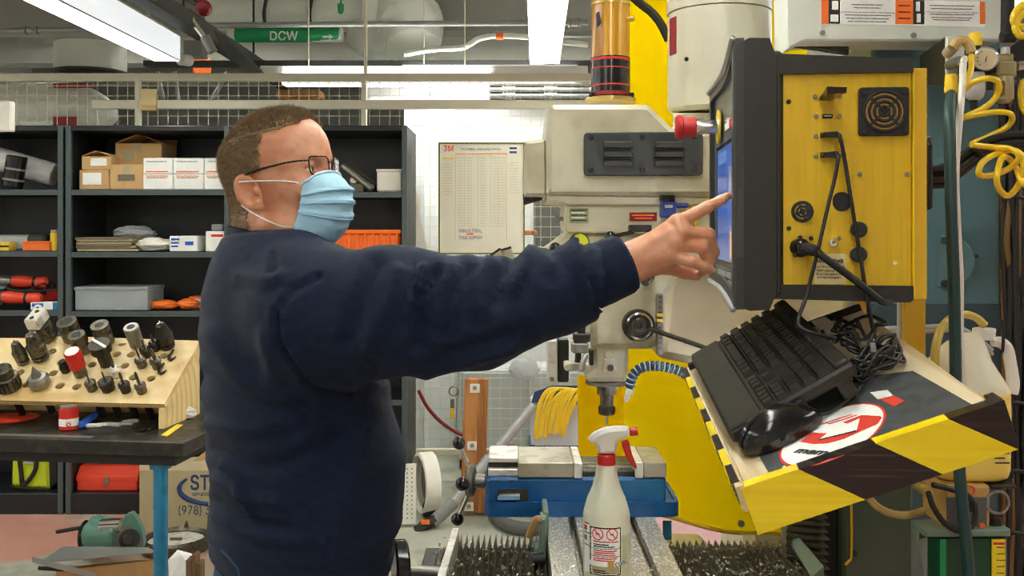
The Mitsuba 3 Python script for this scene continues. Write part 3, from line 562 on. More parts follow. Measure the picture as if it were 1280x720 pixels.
# big white duct and drum on the left
t = thing('air_duct', 'grey white round duct end hanging above the left shelf', 'duct'); c0 = P(99, 0, 7.3)
part(t, 'shell', cyl((c0[0], 7.5, zz(50, 7.3)), (c0[0], 7.5, zz(84, 7.3)), .265, n=40), 'm_white_duct'); part(t, 'flange', cyl((c0[0], 7.5, zz(87, 7.3)), (c0[0], 7.5, zz(85, 7.3)), .285, n=40), 'm_strut'); part(t, 'collar', cyl((c0[0], 7.5, zz(86, 7.3)), (c0[0], 7.5, zz(93, 7.3)), .24, n=40), 'm_black')
t = thing('cyclone_tank', 'white rounded tank behind the wire mesh at the upper left', 'tank')
part(t, 'body', tube([P(-30, 135, 7.0), P(20, 133, 7.0), P(90, 132, 7.0), P(125, 140, 7.0), P(140, 152, 7.0)], [.16, .17, .165, .12, .06], 28), 'm_white_duct', True); part(t, 'band', cyl(P(28, 133, 7), P(32, 133, 7), .178, n=28), 'm_ivory')
part(t, 'bracket', pbox(66, 144, 95, 158, 6.8, .02, .002), 'm_dark_red'); part(t, 'bar', pbox(66, 104, 113, 109, 6.85, .04, .002), 'm_dark_red')
part(t, 'pipe', cyl(P(26, 153, 6.84), P(76, 153, 6.84), .02), 'm_white_duct')
# dark strut behind the lamp, running away from the camera
t = thing('ceiling_strut', 'dark steel channel with a small grey box beside the upper left ceiling light', 'strut')
part(t, 'channel', xf(box(-.05, .05, 0, 3.6, 0, .09, .004), M4(P(160, -8, 4.6), (1, 0, 0), unit((.0, 1, -.0)), (0, 0, 1))), 'm_strut'); 
part(t, 'crossbar', box(P(180, 0, 6.7)[0], P(740, 0, 6.7)[0], 6.68, 6.76, zz(83, 6.7), zz(76, 6.7), .004), 'm_strut')
part(t, 'diagonal', tube([P(235, 20, 5.6), P(262, 40, 5.8), P(322, 92, 6.3)], .05, 4, 0), 'm_strut', False)
part(t, 'junction_box', pbox(229, 50, 252, 70, 5.75, .12, .004), 'm_grey', label='grey junction box'); part(t, 'lamp_end', cyl(P(224, 74, 5.66), P(238, 76, 5.75), .035, b=.01), 'm_white')
t = thing('conduit', 'silver bent conduit beside the upper left ceiling light', 'pipe'); part(t, 'pipe', tube([P(u, v, 5.4) for u, v in ((198, 0), (215, 10), (237, 24), (249, 38), (256, 48), (266, 64))], .016, 10), 'm_chrome', True); part(t, 'clamp', cyl(P(236, 22, 5.4), P(239, 27, 5.4), .026), 'm_brass'); part(t, 'fitting', cyl(P(256, 46, 5.4), P(266, 65, 5.4), .028), 'm_grey_pipe')
t = thing('sprinkler', 'dark rust sprinkler fitting at the top beside the strut', 'sprinkler'); part(t, 'arm', cyl(P(232, -4, 5.8), P(256, 10, 5.8), .022), 'm_strut'); part(t, 'nozzle', lathe([(0, 0), (.04, 0), (.05, .02), (.04, .05), (0, .06)], 16, frame(P(256, 10, 5.75), (0, -1, -.3))), 'm_dark_red')
solo('hanger_rod', 'thin black threaded rod hanging at the upper left of the green marker', 'rod', cyl(P(229.5, -20, 5.9), P(229.5, 28, 5.9), .007, n=8), 'm_black')
solo('hanger_rod', 'thin black rod below the green marker', 'rod', cyl(P(317, -40, 6.9), P(317, 78, 6.9), .008, n=8), 'm_black')
t = thing('vertical_conduit', 'thin cream vertical conduit right of the man\'s head', 'pipe'); part(t, 'pipe', cyl(P(457, -30, 6.3), P(457, 160, 6.3), .011, n=12), 'm_cream_rail'); part(t, 'strap', pbox(452, 95, 461, 100, 6.26, .02, .002), 'm_cream_rail')
# tubes seen over the wall right of the lamp, and boxes beyond the mesh
for k in range(3): hpipe('wall_conduit', ('upper', 'middle', 'lowest')[k]+' of three parallel grey conduits above the poster', 'pipe', 612, 760, 104+k*8, 6.75, .017, 'm_grey_pipe', (636, 688), group='parallel conduits above the poster')
solo('light_reflector', 'long white sheet hung above the crosswise light', 'reflector', pbox(325, 82, 735, 95.5, 6.46, .02, .003), 'm_white')
solo('orange_sign', 'small orange sign far behind the strut', 'sign', pbox(241, 73, 263, 93, 8.2, .02, .002), 'm_orange_tag')
t = thing('far_machine', 'dim grey machine frame far behind the mesh above the shelves', 'machine')
part(t, 'body', box(-3.4, -1.6, 8.3, 8.9, 0, 2.4, .02), 'm_dark_teal')
for u0, u1 in ((197, 205), (218, 224), (285, 262)): part(t, 'strut', cyl(P(u0, 90, 7.9), P(u1, 130, 7.9), .018), 'm_grey_pipe')
part(t, 'shelf', pbox(345, 112, 400, 122, 7.6, .2, .01), 'm_post_wood')

solo('white_board', 'small bright white board between the crosswise light and the poster column', 'board', pbox(455, 109, 612, 128, 6.86, .03, .003), 'm_white')
# ------------------------------------------------------------------ workbench
BC = np.array([-1.0275, 3.0, .92]); BX = unit((-.62, .075, 0)); BY = np.array([-BX[1], BX[0], 0])*-1
if BY[1] < 0: BY = -BY
BM = M4(BC, BY*0+np.array(BX), BY, (0, 0, 1))
def bb(x0, x1, y0, y1, z0, z1, b=.003):
    m = box(x0, x1, y0, y1, z0, z1, b); m = xf(m, BM); m.invert() if np.linalg.det(BM[:3, :3]) < 0 else None; return m
def bench():
    t = thing('workbench', 'black topped workbench with a blue pipe leg at the left', 'workbench')
    part(t, 'top', bb(0, 2.0, 0, .62, -.047, 0, .004), 'm_black_top'); part(t, 'apron', bb(.04, 1.9, .03, .59, -.083, -.047, .003), 'm_black_soft')
    part(t, 'steel_strip', bb(.32, 2.0, .02, .045, 0, .002, .0005), 'm_dull_steel')
    for x, y in ((.11, .07), (.11, .55), (1.85, .07), (1.85, .55)):
        q = BC+BX*x+BY*y; part(t, 'leg', cat_(cyl((q[0], q[1], 0), (q[0], q[1], .84), .0225, n=24), cyl((q[0], q[1], 0), (q[0], q[1], .01), .05), cyl((q[0], q[1], .82), (q[0], q[1], .838), .034)), 'm_blue_leg', label='blue pipe leg')
    a = [zhit(u, v, .9205) for u, v in ((201, 544), (221, 530.5), (229, 531), (209, 545.5))]
    part(t, 'tape_mark', hull([p+(0, 0, dz) for p in a for dz in (0, .0006)]), 'm_yellow_tape', False, label='yellow tape mark')
bench()
# sloped tool rack
R0 = zhit(199, 536, .9206); RX = BX; RY = BY; RD, H0, H1, RL = .27, .083, .262, 1.15
SL = math.hypot(RD, H1-H0); RS = (RY*RD+np.array([0, 0, H1-H0]))/SL; RN = -RY*(H1-H0)/SL+np.array([0, 0, RD/SL]); B0 = R0+np.array([0, 0, H0])
def bhit(u, v): return phit(u, v, B0, RN)
HOLES = [(57, 424, .0155), (52, 449, .0155), (30, 454, .0155), (13, 485, .0155), (51, 482, .0155), (83, 464, .0155), (92, 424, .0155), (104, 440, .0155), (102, 469, .0155), (133, 429, .0155), (134, 456, .0155), (146, 470, .0155), (116, 487, .0155), (136, 487, .0155), (158, 489, .0155), (178, 490, .0155), (172, 432, .0155), (178, 458, .0155), (184, 445, .0155), (195, 437, .0155), (197, 459, .0155), (210, 434, .0155)]
EMPTY = [(270, 240), (235, 285), (275, 335), (90, 380), (240, 383), (120, 435), (270, 440), (345, 445), (415, 345), (525, 298), (550, 250), (590, 300), (562, 350), (600, 402), (680, 407), (738, 305)]
def rack():
    t = thing('tool_rack', 'birch plywood tool rack with a sloped drilled board standing on the workbench', 'tool rack')
    loc = lambda p: (np.dot(p-B0, RX), np.dot(p-B0, RS))
    cir = lambda c, r: [(c[0]+r*math.cos(w), c[1]+r*math.sin(w)) for w in np.linspace(0, 2*math.pi, 20, endpoint=False)]
    hs = [cir(loc(bhit(u, v)), r) for u, v, r in HOLES]+[cir(loc(bhit(x/3.6, 360+y/3.6)), .0155) for x, y in EMPTY]
    for a in (.78, .88, .98, 1.08):
        for s_ in (.07, .15, .23): hs.append(cir((a, s_), .0155))
    m = prism([(-.018, 0), (RL, 0), (RL, SL), (-.018, SL)], .018, 0, hs); m = xf(m, M4(B0, RX, RS, RN))
    if np.dot(np.cross(RX, RS), RN) < 0: m.invert()
    part(t, 'sloped_board', m, 'm_birch', False)
    sec = [(0, 0), (RD, 0), (RD, H1-.02), (0, H0-.02)]
    for x in (-.016, RL-.02):
        V = [R0+RX*(x+dx)+RY*a+np.array([0, 0, b]) for dx in (0, .018) for a, b in sec]
        part(t, 'side_panel', hull(V), 'm_ply_side' if x < 0 else 'm_birch', False)
    V = [R0+RX*(x)+RY*(RD+dy)+np.array([0, 0, z]) for x in (-.016, RL) for dy in (-.018, 0) for z in (0, H1-.03)]
    part(t, 'back_panel', hull(V), 'm_birch', False)
    V = [B0+RX*x+RS*(-.0006)+RN*z for x in (-.018, RL) for z in (-.018, -.0005)]; V += [v+RS*.001 for v in V]
    part(t, 'board_edge', hull(V), 'm_ply_edge', False)
rack()
def holder(u, v, prof, mat, label, name='tool_holder', cat='tool holder', shank=.011, slen=.09, extra=None, sm='m_dark_metal', grp='tool holders on the sloped rack'):
    p = bhit(u, v); t = thing(name, label, cat, grp); Mx = frame(p+RN*.0005, RN, RX) @ np.diag([1.32, 1.32, 1.38, 1]); rem = (RD-.034-np.dot(p-B0, RS)*RD/SL)/.55/1.38; slen = float(np.clip(rem, .012, slen)) if slen else 0
    part(t, 'body', lathe([(0, prof[0][1])]+list(prof)+[(0, prof[-1][1])], 28, Mx), mat, 30)
    part(t, 'shank', lathe([(0, 0), (shank*.95, 0), (shank*.8, -slen), (0, -slen)], 20, Mx), sm)
    if extra:
        for nm, m, mt in extra: part(t, nm, xf(m, Mx), mt)
    return t
def chuck(s, k=1.0): return [(.012*s, 0), (.02*s, .004), (.021*s, .012*k), (.015*s, .016*k), (.022*s, .022*k), (.0235*s, .05*k), (.02*s, .055*k), (.013*s, .085*k), (.008*s, .088*k)]
def jaws(z, r): return [('jaw', xf(box(.001, r, -.0016, .0016, z-.02, z+.004, .0005), rotm((0, 0, 1), w)), 'm_chrome') for w in (30, 150, 270)]
bore = lambda z, r: ('bore', lathe([(0, z+.0003), (r, z+.0003), (r, z-.004), (0, z-.004)], 20), 'm_black')
screw = lambda r, z, w: ('set_screw', xf(cyl((r-.003, 0, z), (r+.0008, 0, z), .006, n=14), rotm((0, 0, 1), w)), 'm_black')
rod = lambda z0, z1, r, m='m_grip': ('cutter', lathe([(0, z0), (r, z0), (r, z1-.006), (r*.3, z1), (0, z1)], 10), m)
hd = [(.018, 0), (.026, .004), (.027, .06)]
flat = box(-.027, .027, -.017, .017, .062, .1, .003)
holder(57, 424, [(.018, 0), (.03, .004), (.031, .045), (.029, .052)], 'm_grip', 'boring head with a pale rectangular slide at the back left of the rack', extra=[('slide', box(-.029, .029, -.019, .019, .052, .085, .003), 'm_steel_pale')]+[('bore', cyl((x, 0, .08), (x, 0, .0855), .0065), 'm_black') for x in (-.016, .012)])
holder(52, 449, chuck(1.05, .98), 'm_grip', 'large steel drill chuck in front of the boring head', 'drill_chuck', 'drill chuck', extra=jaws(.085, .009))
holder(30, 454, chuck(.78, .8), 'm_grip', 'smaller drill chuck at the left side of the large steel chuck', 'drill_chuck', 'drill chuck', extra=jaws(.07, .007))
holder(13, 485, [(.022, 0), (.029, .003), (.0295, .038), (.024, .04), (.024, .062), (.02, .066)], 'm_grip', 'fluted key drill chuck at the left frame edge', 'drill_chuck', 'drill chuck', extra=[bore(.066, .009)]+[('flute', xf(box(.027, .031, -.0018, .0018, .004, .036, .0005), rotm((0, 0, 1), w)), 'm_dark_metal') for w in range(0, 360, 24)])
holder(51, 482, [(.02, 0), (.027, .006), (.028, .022), (.022, .03), (.013, .032), (.012, .036), (.001, .062)], 'm_dull_steel', 'live centre with a pointed tip at the front left of the rack', 'live_centre', 'tool holder')
holder(83, 464, [(.012, 0), (.014, .012), (.012, .016), (.0135, .018), (.009, .034)], 'm_dark_metal', 'small dark collet at the left side of the red capped holder')
holder(92, 424, hd, 'm_grip', 'wide bored end mill holder behind the red capped holder', extra=[bore(.06, .016), screw(.027, .04, -90), screw(.027, .02, -90)])
holder(104, 440, [(.016, 0), (.022, .003), (.023, .058)], 'm_grip', 'narrower bored end mill holder directly behind the red cap', extra=[bore(.058, .012), screw(.023, .038, -60), screw(.023, .016, -60)])
holder(102, 469, [(.012, 0), (.0165, .003), (.017, .03)], 'm_grip', 'tool holder with a red plastic cap and white top', extra=[('cap', lathe([(0, .03), (.0205, .03), (.0215, .075), (.02, .079), (0, .079)], 24), 'm_red'), ('cap_top', lathe([(0, .0785), (.018, .0785), (.018, .08), (0, .08)], 24), 'm_paper')])
holder(133, 429, [(.018, 0), (.024, .003), (.024, .062)], 'm_grip', 'bored end mill holder behind the slotted cutter', extra=[bore(.062, .012), screw(.024, .04, -90)])
holder(134, 456, [(.013, 0), (.0175, .002), (.018, .042), (.027, .046), (.028, .07)], 'm_dark_metal', 'fly cutter with a wide slotted disc head', 'fly_cutter', 'cutter', extra=[('tool_bit', xf(box(-.029, .029, -.004, .004, .068, .074, .001), rotm((0, 0, 1), 60)), 'm_steel_pale')])
small = [(.01, 0), (.013, .002), (.013, .014), (.0145, .016), (.0145, .024), (.009, .03)]
SM = [(146, 470, 'pale collet holder with a short bit, between the fly cutter and the front row', 'm_steel_pale', .045, .004), (116, 487, 'leftmost collet holder in the front row, with a thin drill', 'm_grip', .06, .002), (158, 489, 'collet holder with a thin end mill, third in the front row', 'm_dark_metal', .062, .0035), (178, 490, 'rightmost collet holder in the front row, with an end mill', 'm_grip', .066, .004),
      (178, 458, 'small collet holder with a long thin bit, under the polished holder', 'm_grip', .075, .0025), (184, 445, 'dark collet holder with a bit, right of the polished holder', 'm_dark_metal', .055, .003), (195, 437, 'slim dark holder at the left side of the right drill chuck', 'm_dark_metal', .05, .004), (197, 459, 'narrow end mill holder near the chuck keys', 'm_grip', .062, .005)]
for u, v, lab, mt, z1, r in SM: holder(u, v, small, mt, lab, extra=[rod(.028, z1, r)])
holder(136, 487, [(.012, 0), (.017, .002), (.0175, .012), (.016, .013), (.019, .015), (.0195, .028), (.015, .031)], 'm_dark_metal', 'wide collet nut with a thin drill, second in the front row', extra=[rod(.03, .06, .0022), bore(.031, .009)])
holder(172, 432, [(.015, 0), (.019, .003), (.021, .06), (.019, .063)], 'm_dull_steel', 'polished tapered holder with a round bore in the back row', extra=[bore(.063, .011)])
holder(210, 434, chuck(1.0, .88), 'm_dark_metal', 'dark drill chuck at the right end of the rack', 'drill_chuck', 'drill chuck', extra=jaws(.079, .008))
def hook(u, v, lab):
    p = bhit(u, v)+RN*.006; t = thing('chuck_key', lab, 'key', 'hook keys on the rack')
    w = np.linspace(-.5, 2.9, 12); pts = [p+RX*(.013*math.cos(a))+RS*(.022*math.sin(-a)) for a in w]
    part(t, 'hook', tube(pts, [.005, .006, .005, .002], 8), 'm_dark_metal', True); part(t, 'stem', cyl(pts[0], pts[0]+RS*.02, .004), 'm_dark_metal')
hook(205, 463, 'dark curved hook key at the lower right of the rack'); hook(217, 446, 'dark curved hook key just below the right drill chuck')
# on the bench top
def on(u, v, z=.92): return zhit(u, v, z)
t = thing('tin_can', 'small red tin can with a white label on the workbench', 'can'); q = on(86, 537); s = F/q[1]
part(t, 'body', cyl(q+(0, 0, .001), q+(0, 0, .075), .03, n=32, b=.003), 'm_red'); part(t, 'label', cyl(q+(0, 0, .0155), q+(0, 0, .04), .0304, n=32), 'm_paper', label='white label'); part(t, 'lid', cyl(q+(0, 0, .075), q+(0, 0, .079), .028, n=32), 'm_dull_steel')
part(t, 'mark', xf(trimesh.creation.torus(.006, .0016, 20, 8), frame(q+(.012, -.0278, .022), (.4, -1, 0))), 'm_red')
solo('marker_pen', 'blue marker lying beside the red tin can', 'marker', cat_(cyl(on(101, 537)+(0, 0, .0155), on(124, 522)+(0, 0, .02), .0115, n=16, b=.003)), 'm_blue')
for k, (u, v, w) in enumerate(((118, 534, 10), (130, 533, 25), (143, 533, -15), (156, 532, 20), (163, 529, 40))):
    q = on(u, v); solo('insert_packet', ('white packet nearest the blue marker', 'second small white packet from the blue marker', 'grey plastic packet in the middle of the bench front', 'pale packet near the rack leg', 'small pale packet closest behind the rack leg front')[k], 'packet',
        xf(box(-.026, .026, -.011, .011, .001, .012, .003), np.array(M4(q, (math.cos(math.radians(w)), math.sin(math.radians(w)), 0), (-math.sin(math.radians(w)), math.cos(math.radians(w)), 0), (0, 0, 1)))), ('m_paper', 'm_ivory', 'm_bag', 'm_bezel_pale', 'm_ivory')[k], group='small packets on the bench')
for k, (u0, v0, u1, v1) in enumerate(((172, 541, 186, 536), (184, 540, 192, 535))):
    solo('drill_bit', ('dark drill bit lying before the rack leg', 'short dark bit beside the rack leg')[k], 'drill bit', cyl(on(u0, v0)+(0, 0, .005), on(u1, v1)+(0, 0, .005), .0045, n=10), 'm_dark_metal')
t = thing('plate', 'flat red plastic lid lying at the left end of the bench', 'lid'); q = on(14, 524); part(t, 'disc', lathe([(0, .001), (.085, .001), (.09, .006), (.08, .009), (0, .009)], 32, M4(q, (1, 0, 0), (0, 1, 0), (0, 0, 1))), 'm_red_box')
solo('cotton_wad', 'white cotton wad at the right foot of the tool rack', 'cotton', crumple(on(234, 523)+(0, 0, .02), (.035, .02, .021), 31, .35), 'm_paper', True)
q = zhit(12, 470, .93); solo('hard_case', 'red plastic case behind the drill chucks at the left edge', 'case', cat_(pbox(-30, 426, 28, 470, 3.62, .12, .02)), 'm_red')
# ------------------------------------------------------------------ under the bench
def floorbox():
    t = thing('carton', 'large cardboard moving box with dark blue printing under the bench beside the man', 'box'); d = 5.0; a, c = P(174, 588, d), P(292, 664.9, d)
    part(t, 'body', box(a[0], c[0], d, d+.3, .002, a[2], .004), 'm_card_pale'); part(t, 'flap', hull([P(174, 588, d), P(292, 588, d), P(174, 584, d+.1)+(0, 0, .0155), P(292, 580, d+.1)+(0, 0, .03)]+[P(174, 588.6, d), P(292, 588.6, d)]), 'm_card_pale', False)
    part(t, 'flap', hull([P(232, 583, d+.14), P(262, 560, d+.14), P(300, 560, d+.14), P(300, 583, d+.14), P(232, 583, d+.15), P(300, 562, d+.15)]), 'm_card', False)
    def tx(s, u, v, hp, wp, bold): p = P(u, v, d); textM(s, hp*d/F, upright(p[0], d-.0012, p[2]), 'm_print_blue', t, 'lettering', bold, wp*d/F)
    tx('STE', 237, 612, 18, 36, True); tx('OFFICE SER', 240, 619.5, 3.6, 32, True); tx('(978) 32', 222, 643, 11, 48, False)
    arc = [P(224+46*(1-math.cos(w))*.9+2*0, 611+19*math.sin(w), d-.002) for w in np.linspace(-.7, 1.45, 14)]
    part(t, 'print', tube(arc, [.006, .012, .014, .01], 8), 'm_print_blue', True); part(t, 'print', pbox(261, 656, 268, 664, d-.0012, .001, 0), 'm_print_blue', False)
pbr('m_print_blue', (38, 58, 104), .7)
floorbox()
def greenmotor():
    t = thing('grinder_head', 'green gear motor head with an open flange lying on the floor below the bench', 'motor'); d = 4.6; q = lambda u, v, dd=0: P(u, v, d+dd)
    part(t, 'body', cyl(q(112, 668), q(150, 668, -.05), .066, n=32, b=.008), 'm_motor_green'); part(t, 'end_cap', cyl(q(104, 669), q(113, 669), .07, .062, n=32, b=.006), 'm_black_gloss')
    part(t, 'gearbox', cyl(q(118, 660), q(140, 660, -.04), .05, n=28, b=.01), 'm_motor_green'); part(t, 'cap', cyl(q(122, 655), q(124, 647), .045, .036, n=24, b=.004), 'm_motor_green')
    part(t, 'tube', cyl(q(126, 658, -.06), q(152, 656, -.06), .032, n=24), 'm_chrome')
    fl = [(150, 660), (157, 643), (165, 640), (170, 646), (178, 662), (180, 680), (176, 690), (148, 690)]
    part(t, 'flange', extr(fl, d-.11, .03, .003, .006), 'm_motor_green'); part(t, 'flange_rim', cyl(q(163, 673, -.125), q(163, 673, -.105), .058, n=36), 'm_rust'); part(t, 'bore', cyl(q(162, 674, -.15), q(162, 674, -.1), .046, n=32), 'm_black')
    part(t, 'spindle', cyl(q(160, 675, -.19), q(160, 675, -.12), .024, n=24, b=.004), 'm_dark_metal'); part(t, 'lever', cyl(q(70, 665, -.1), q(116, 657), .009, n=12), 'm_black')
pbr('m_motor_green', (92, 138, 122), .32, clear=.2); pbr('m_rust', (120, 92, 66), .6)
greenmotor()
t = thing('turntable_base', 'round rimmed steel plate with a centre clamp lying on the floor beside the blue leg', 'plate'); q = zhit(220, 677, .035)
part(t, 'ring', lathe([(.13, -.03), (.165, -.03), (.17, .02), (.15, .03), (.135, .012)], 48, M4(q, (1, 0, 0), (0, 1, 0), (0, 0, 1))), 'm_grip'); part(t, 'plate', lathe([(0, -.028), (.136, -.028), (.134, .008), (0, .008)], 48, M4(q, (1, 0, 0), (0, 1, 0), (0, 0, 1))), 'm_steel_pale')
part(t, 'clamp', cat_(mv(box(-.03, .03, -.008, .008, .008, .02, .003), *q)), 'm_grip'); part(t, 'lug', mv(hull([(-.02, .14, 0), (.02, .14, 0), (0, .15, .06), (.02, .16, 0), (-.02, .16, 0), (0, .16, .055)]), *q), 'm_grip')
t = thing('sheet_metal_box', 'folded galvanised sheet metal tray on a cardboard box at the bottom left', 'tray'); d0 = 3.9
p = [P(48, 703, d0), P(196, 690, d0+.05), P(185, 684, d0+.4), P(78, 683, d0+.45)]
part(t, 'sheet', hull([x+(0, 0, z) for x in p for z in (0, -.003)]), 'm_galv', False); part(t, 'lip', hull([P(40, 696, d0), P(120, 716, d0-.05), P(120, 724, d0-.05), P(40, 703, d0), P(42, 697, d0+.004), P(120, 717, d0-.045)]), 'm_galv', False)
part(t, 'carton', hull([P(70, 714, d0+.02), P(195, 700, d0+.06), P(70, 760, d0+.02), P(195, 760, d0+.06), P(175, 700, d0+.3), P(90, 708, d0+.3), P(175, 740, d0+.3)]), 'm_card', False); part(t, 'bar', cyl(P(48, 710, d0-.02), P(80, 712, d0), .008), 'm_black')
pbr('m_galv', (176, 182, 176), .34, .6)
solo('paper_bag', 'crumpled white paper on the floor beside the blue bench leg', 'paper', hull([P(210, 700, 3.9), P(222, 687, 4.0), P(240, 692, 4.05), P(242, 722, 3.8), P(212, 728, 3.75), P(228, 694, 3.8)]), 'm_paper', False)
t = thing('clamp_blocks', 'rusty brown step blocks in front of the crumpled white paper', 'block'); 
for u0, v0, u1, v1 in ((232, 700, 239, 730), (239, 694, 245, 730), (245, 704, 251, 730)): part(t, 'step', pbox(u0, v0, u1, v1, 3.6, .05, .003), 'm_rust')
# ------------------------------------------------------------------ the man
def man():
    t = thing('person', 'man in a navy sweatshirt, glasses and blue face mask pointing at the control screen', 'person')
    # --- head, in its own frame: x forward, y to his left, z up, ear canals at the origin
    yaw, pitch = math.radians(-16), math.radians(-11); HC = P(346, 241, 1.63); HS = .94
    Rz = np.array([[math.cos(yaw), -math.sin(yaw), 0], [math.sin(yaw), math.cos(yaw), 0], [0, 0, 1]]); Ry = np.array([[math.cos(pitch), 0, math.sin(pitch)], [0, 1, 0], [-math.sin(pitch), 0, math.cos(pitch)]])
    HR = Rz@Ry*HS; HM = np.eye(4); HM[:3, :3] = HR; HM[:3, 3] = HC
    toW = lambda q: np.asarray(q, float)@HR.T+HC
    def skull(p):
        d = smin(s_ell(p, (.008, 0, .055), (.1, .078, .086)), s_ell(p, (.045, 0, -.005), (.053, .06, .088)), .03)
        d = smin(d, s_ell(p, (.05, 0, .075), (.05, .064, .052)), .03)
        for s in (-1, 1):
            d = smin(d, s_cone(p, (.012, s*.052, -.062), (.075, s*.018, -.088), .02, .02), .025)
            d = smin(d, s_ball(p, (.066, s*.043, -.004), .022), .02)
        d = smin(d, s_cone(p, (.088, -.032, .043), (.088, .032, .043), .011, .011), .014)
        d = smin(d, s_cone(p, (.09, 0, .036), (.117, 0, -.008), .007, .0115), .012); d = smin(d, s_cone(p, (.105, -.013, -.012), (.105, .013, -.012), .008, .008), .008)
        for s in (-1, 1): d = smax(d, -s_ball(p, (.1, s*.032, .023), .015), .012)
        for s in (-1, 1): d = smin(d, s_ell(p, (.086, s*.032, .031), (.01, .016, .005)), .006)
        for s in (-1, 1):
            e = np.array([.083, s*.032, .023]); lid = s_ball(p, e, .0138); z_ = p[..., 2]-.0225-.02*np.abs(p[..., 1]-s*.032)
            lid = smax(lid, -np.maximum(np.abs(z_)-.0036, e[0]+.002-p[..., 0]), .002); d = smin(d, lid, .005)
        d = smin(d, s_cone(p, (.092, 0, -.05), (.094, 0, -.052), .012, .012), .02)
        return d
    def ear(p, s):
        q = p-np.array([-.008, s*.08, .0]); q = q*np.array([1, s, 1]); c, sn = math.cos(.25), math.sin(.25)
        q = np.stack([q[..., 0]*c+q[..., 2]*sn, q[..., 1]+q[..., 0]*.35, -q[..., 0]*sn+q[..., 2]*c], -1)
        d = s_ell(q, (0, .003, 0), (.0205, .0085, .034))
        d = smax(d, -s_ell(q, (.004, .0092, -.002), (.0138, .0105, .0235)), .003); d = smax(d, -s_ell(q, (.001, .012, .018), (.011, .005, .01)), .003)
        d = smin(d, s_ell(q, (.013, .004, -.004), (.005, .006, .008)), .004); return smin(d, s_ell(q, (.006, .003, -.03), (.009, .006, .009)), .006)
    NB = np.array([-.052, 0, -.165])                                 # neck base
    def headf(p):
        d = skull(p)
        d = smin(d, s_cone(p, (-.026, 0, -.02), NB, .058, .068), .03)
        for s in (-1, 1): d = smin(d, s_cone(p, (-.03, s*.05, -.05), (.0, s*.02, -.16), .014, .016), .02)
        d = smin(d, s_cone(p, NB, NB+(.0, 0, -.07), .068, .072), .03)
        for s in (-1, 1): d = smin(d, ear(p, s), .006)
        return d
    head = nets(headf, (-.21, -.13, -.36), (.14, .13, .155), .0027)
    soften(head, 2); hv = np.array(head.vertices)
    head.vertices = toW(hv)
    # --- right arm and hand
    SH = P(398, 398, 1.475); EL = P(596, 392, 1.45); WR = P(778, 331, 1.5)
    q = lambda u, v, d: P(u, v, d)
    K = 1.5
    fing = {'index': ([(800, 322, K), (846, 279, K-.012), (884, 259, K-.01), (901, 250.5, K-.002), (909.6, 245, K+.003)], [.014, .0115, .0092, .0078, .0062]),
            'middle': ([(800, 325, K), (851, 291, K-.018), (885, 293, K-.012), (892, 315, K+.006), (886, 331, K+.022)], [.014, .0125, .0105, .0092, .0075]),
            'ring': ([(800, 330, K), (843, 304, K-.02), (878, 309, K-.018), (886, 328, K+.0), (878, 340, K+.018)], [.014, .012, .0102, .0088, .0072]),
            'little': ([(800, 334, K), (834, 318, K-.016), (864, 327, K-.024), (879, 333, K-.018), (889, 338, K-.008)], [.014, .0112, .009, .0078, .0064])}
    thumb = ([(796, 330, K+.012), (830, 332, K+.035), (856, 340, K+.035), (871, 345, K+.028)], [.017, .0135, .0105, .0078])
    def handf(p):
        d = s_cone(p, q(740, 345, K-.01), WR, .033, .0295)
        pal = None
        for n, (pts, rs) in fing.items():
            c = s_cone(p, q(790, 324, K) if n in ('index', 'middle') else q(790, 336, K), q(*pts[1]), .018, rs[1]+.0015); pal = c if pal is None else smin(pal, c, .016)
        d = smin(d, pal, .02); d = smin(d, s_ell(p, q(814, 321, K+.004), (.043, .018, .03)), .015)
        d = smin(d, s_chain(p, [q(*x) for x in thumb[0]], thumb[1], .006), .012)
        fs = [s_chain(p, [q(*x) for x in pts[1:]], rs[1:], .004) for pts, rs in fing.values()]
        f = fs[0]
        for c in fs[1:]: f = smin(f, c, .0035)
        d = smin(d, f, .006)
        for n, (pts, rs) in fing.items(): d = smin(d, s_ball(p, q(*pts[1])+(0, -.004, .002), rs[1]-.001), .008)   # knuckles
        return smin(d, s_cone(p, q(790, 318, K-.022), q(836, 290, K-.027), .003, .0025), .012)
    a, b = q(735, 365, K), q(922, 236, K)
    hand = nets(handf, (a[0], K-.07, a[2]-.01), (b[0]+.01, K+.075, b[2]+.01), .0019); soften(hand, 3)
    # core under the clothes: torso, arms, legs
    TC = P(375, 400, 1.66); ty = math.radians(20); fw = np.array([math.cos(ty), math.sin(ty), 0]); lf = np.array([-math.sin(ty), math.cos(ty), 0])
    X0, Y0 = TC[0], TC[1]
    LS = np.array([X0, Y0, 0])+lf*.17+fw*-.03+np.array([0, 0, 1.47]); LE = LS+fw*.07+lf*.0+np.array([0, 0, -.29]); LW = LE+fw*.1+np.array([0, 0, -.24])
    def core(p):
        d = s_cone(p, (X0-.02, Y0, 1.45), (X0, Y0, 1.0), .09, .1); d = smin(d, s_cone(p, toW(NB), (X0-.03, Y0, 1.45), .066, .08), .05)
        d = smin(d, s_chain(p, [(X0-.02, Y0, 1.44), SH, EL, q(750, 342, K-.01)], [.08, .05, .035, .03], .03), .03)
        return smin(d, s_chain(p, [(X0-.02, Y0, 1.44), LS, LE, LW], [.08, .045, .035, .026], .02), .03)
    inner = nets(core, (X0-.3, 1.3, .85), (.25, 2.1, 1.62), .014)
    lh = lambda p: smin(s_ell(p, LW+(0.01, 0, -.06), (.04, .022, .055)), s_chain(p, [LW+(.0, 0, -.05), LW+(.03, 0, -.1), LW+(.025, 0, -.15)], [.02, .014, .008], .01), .02)
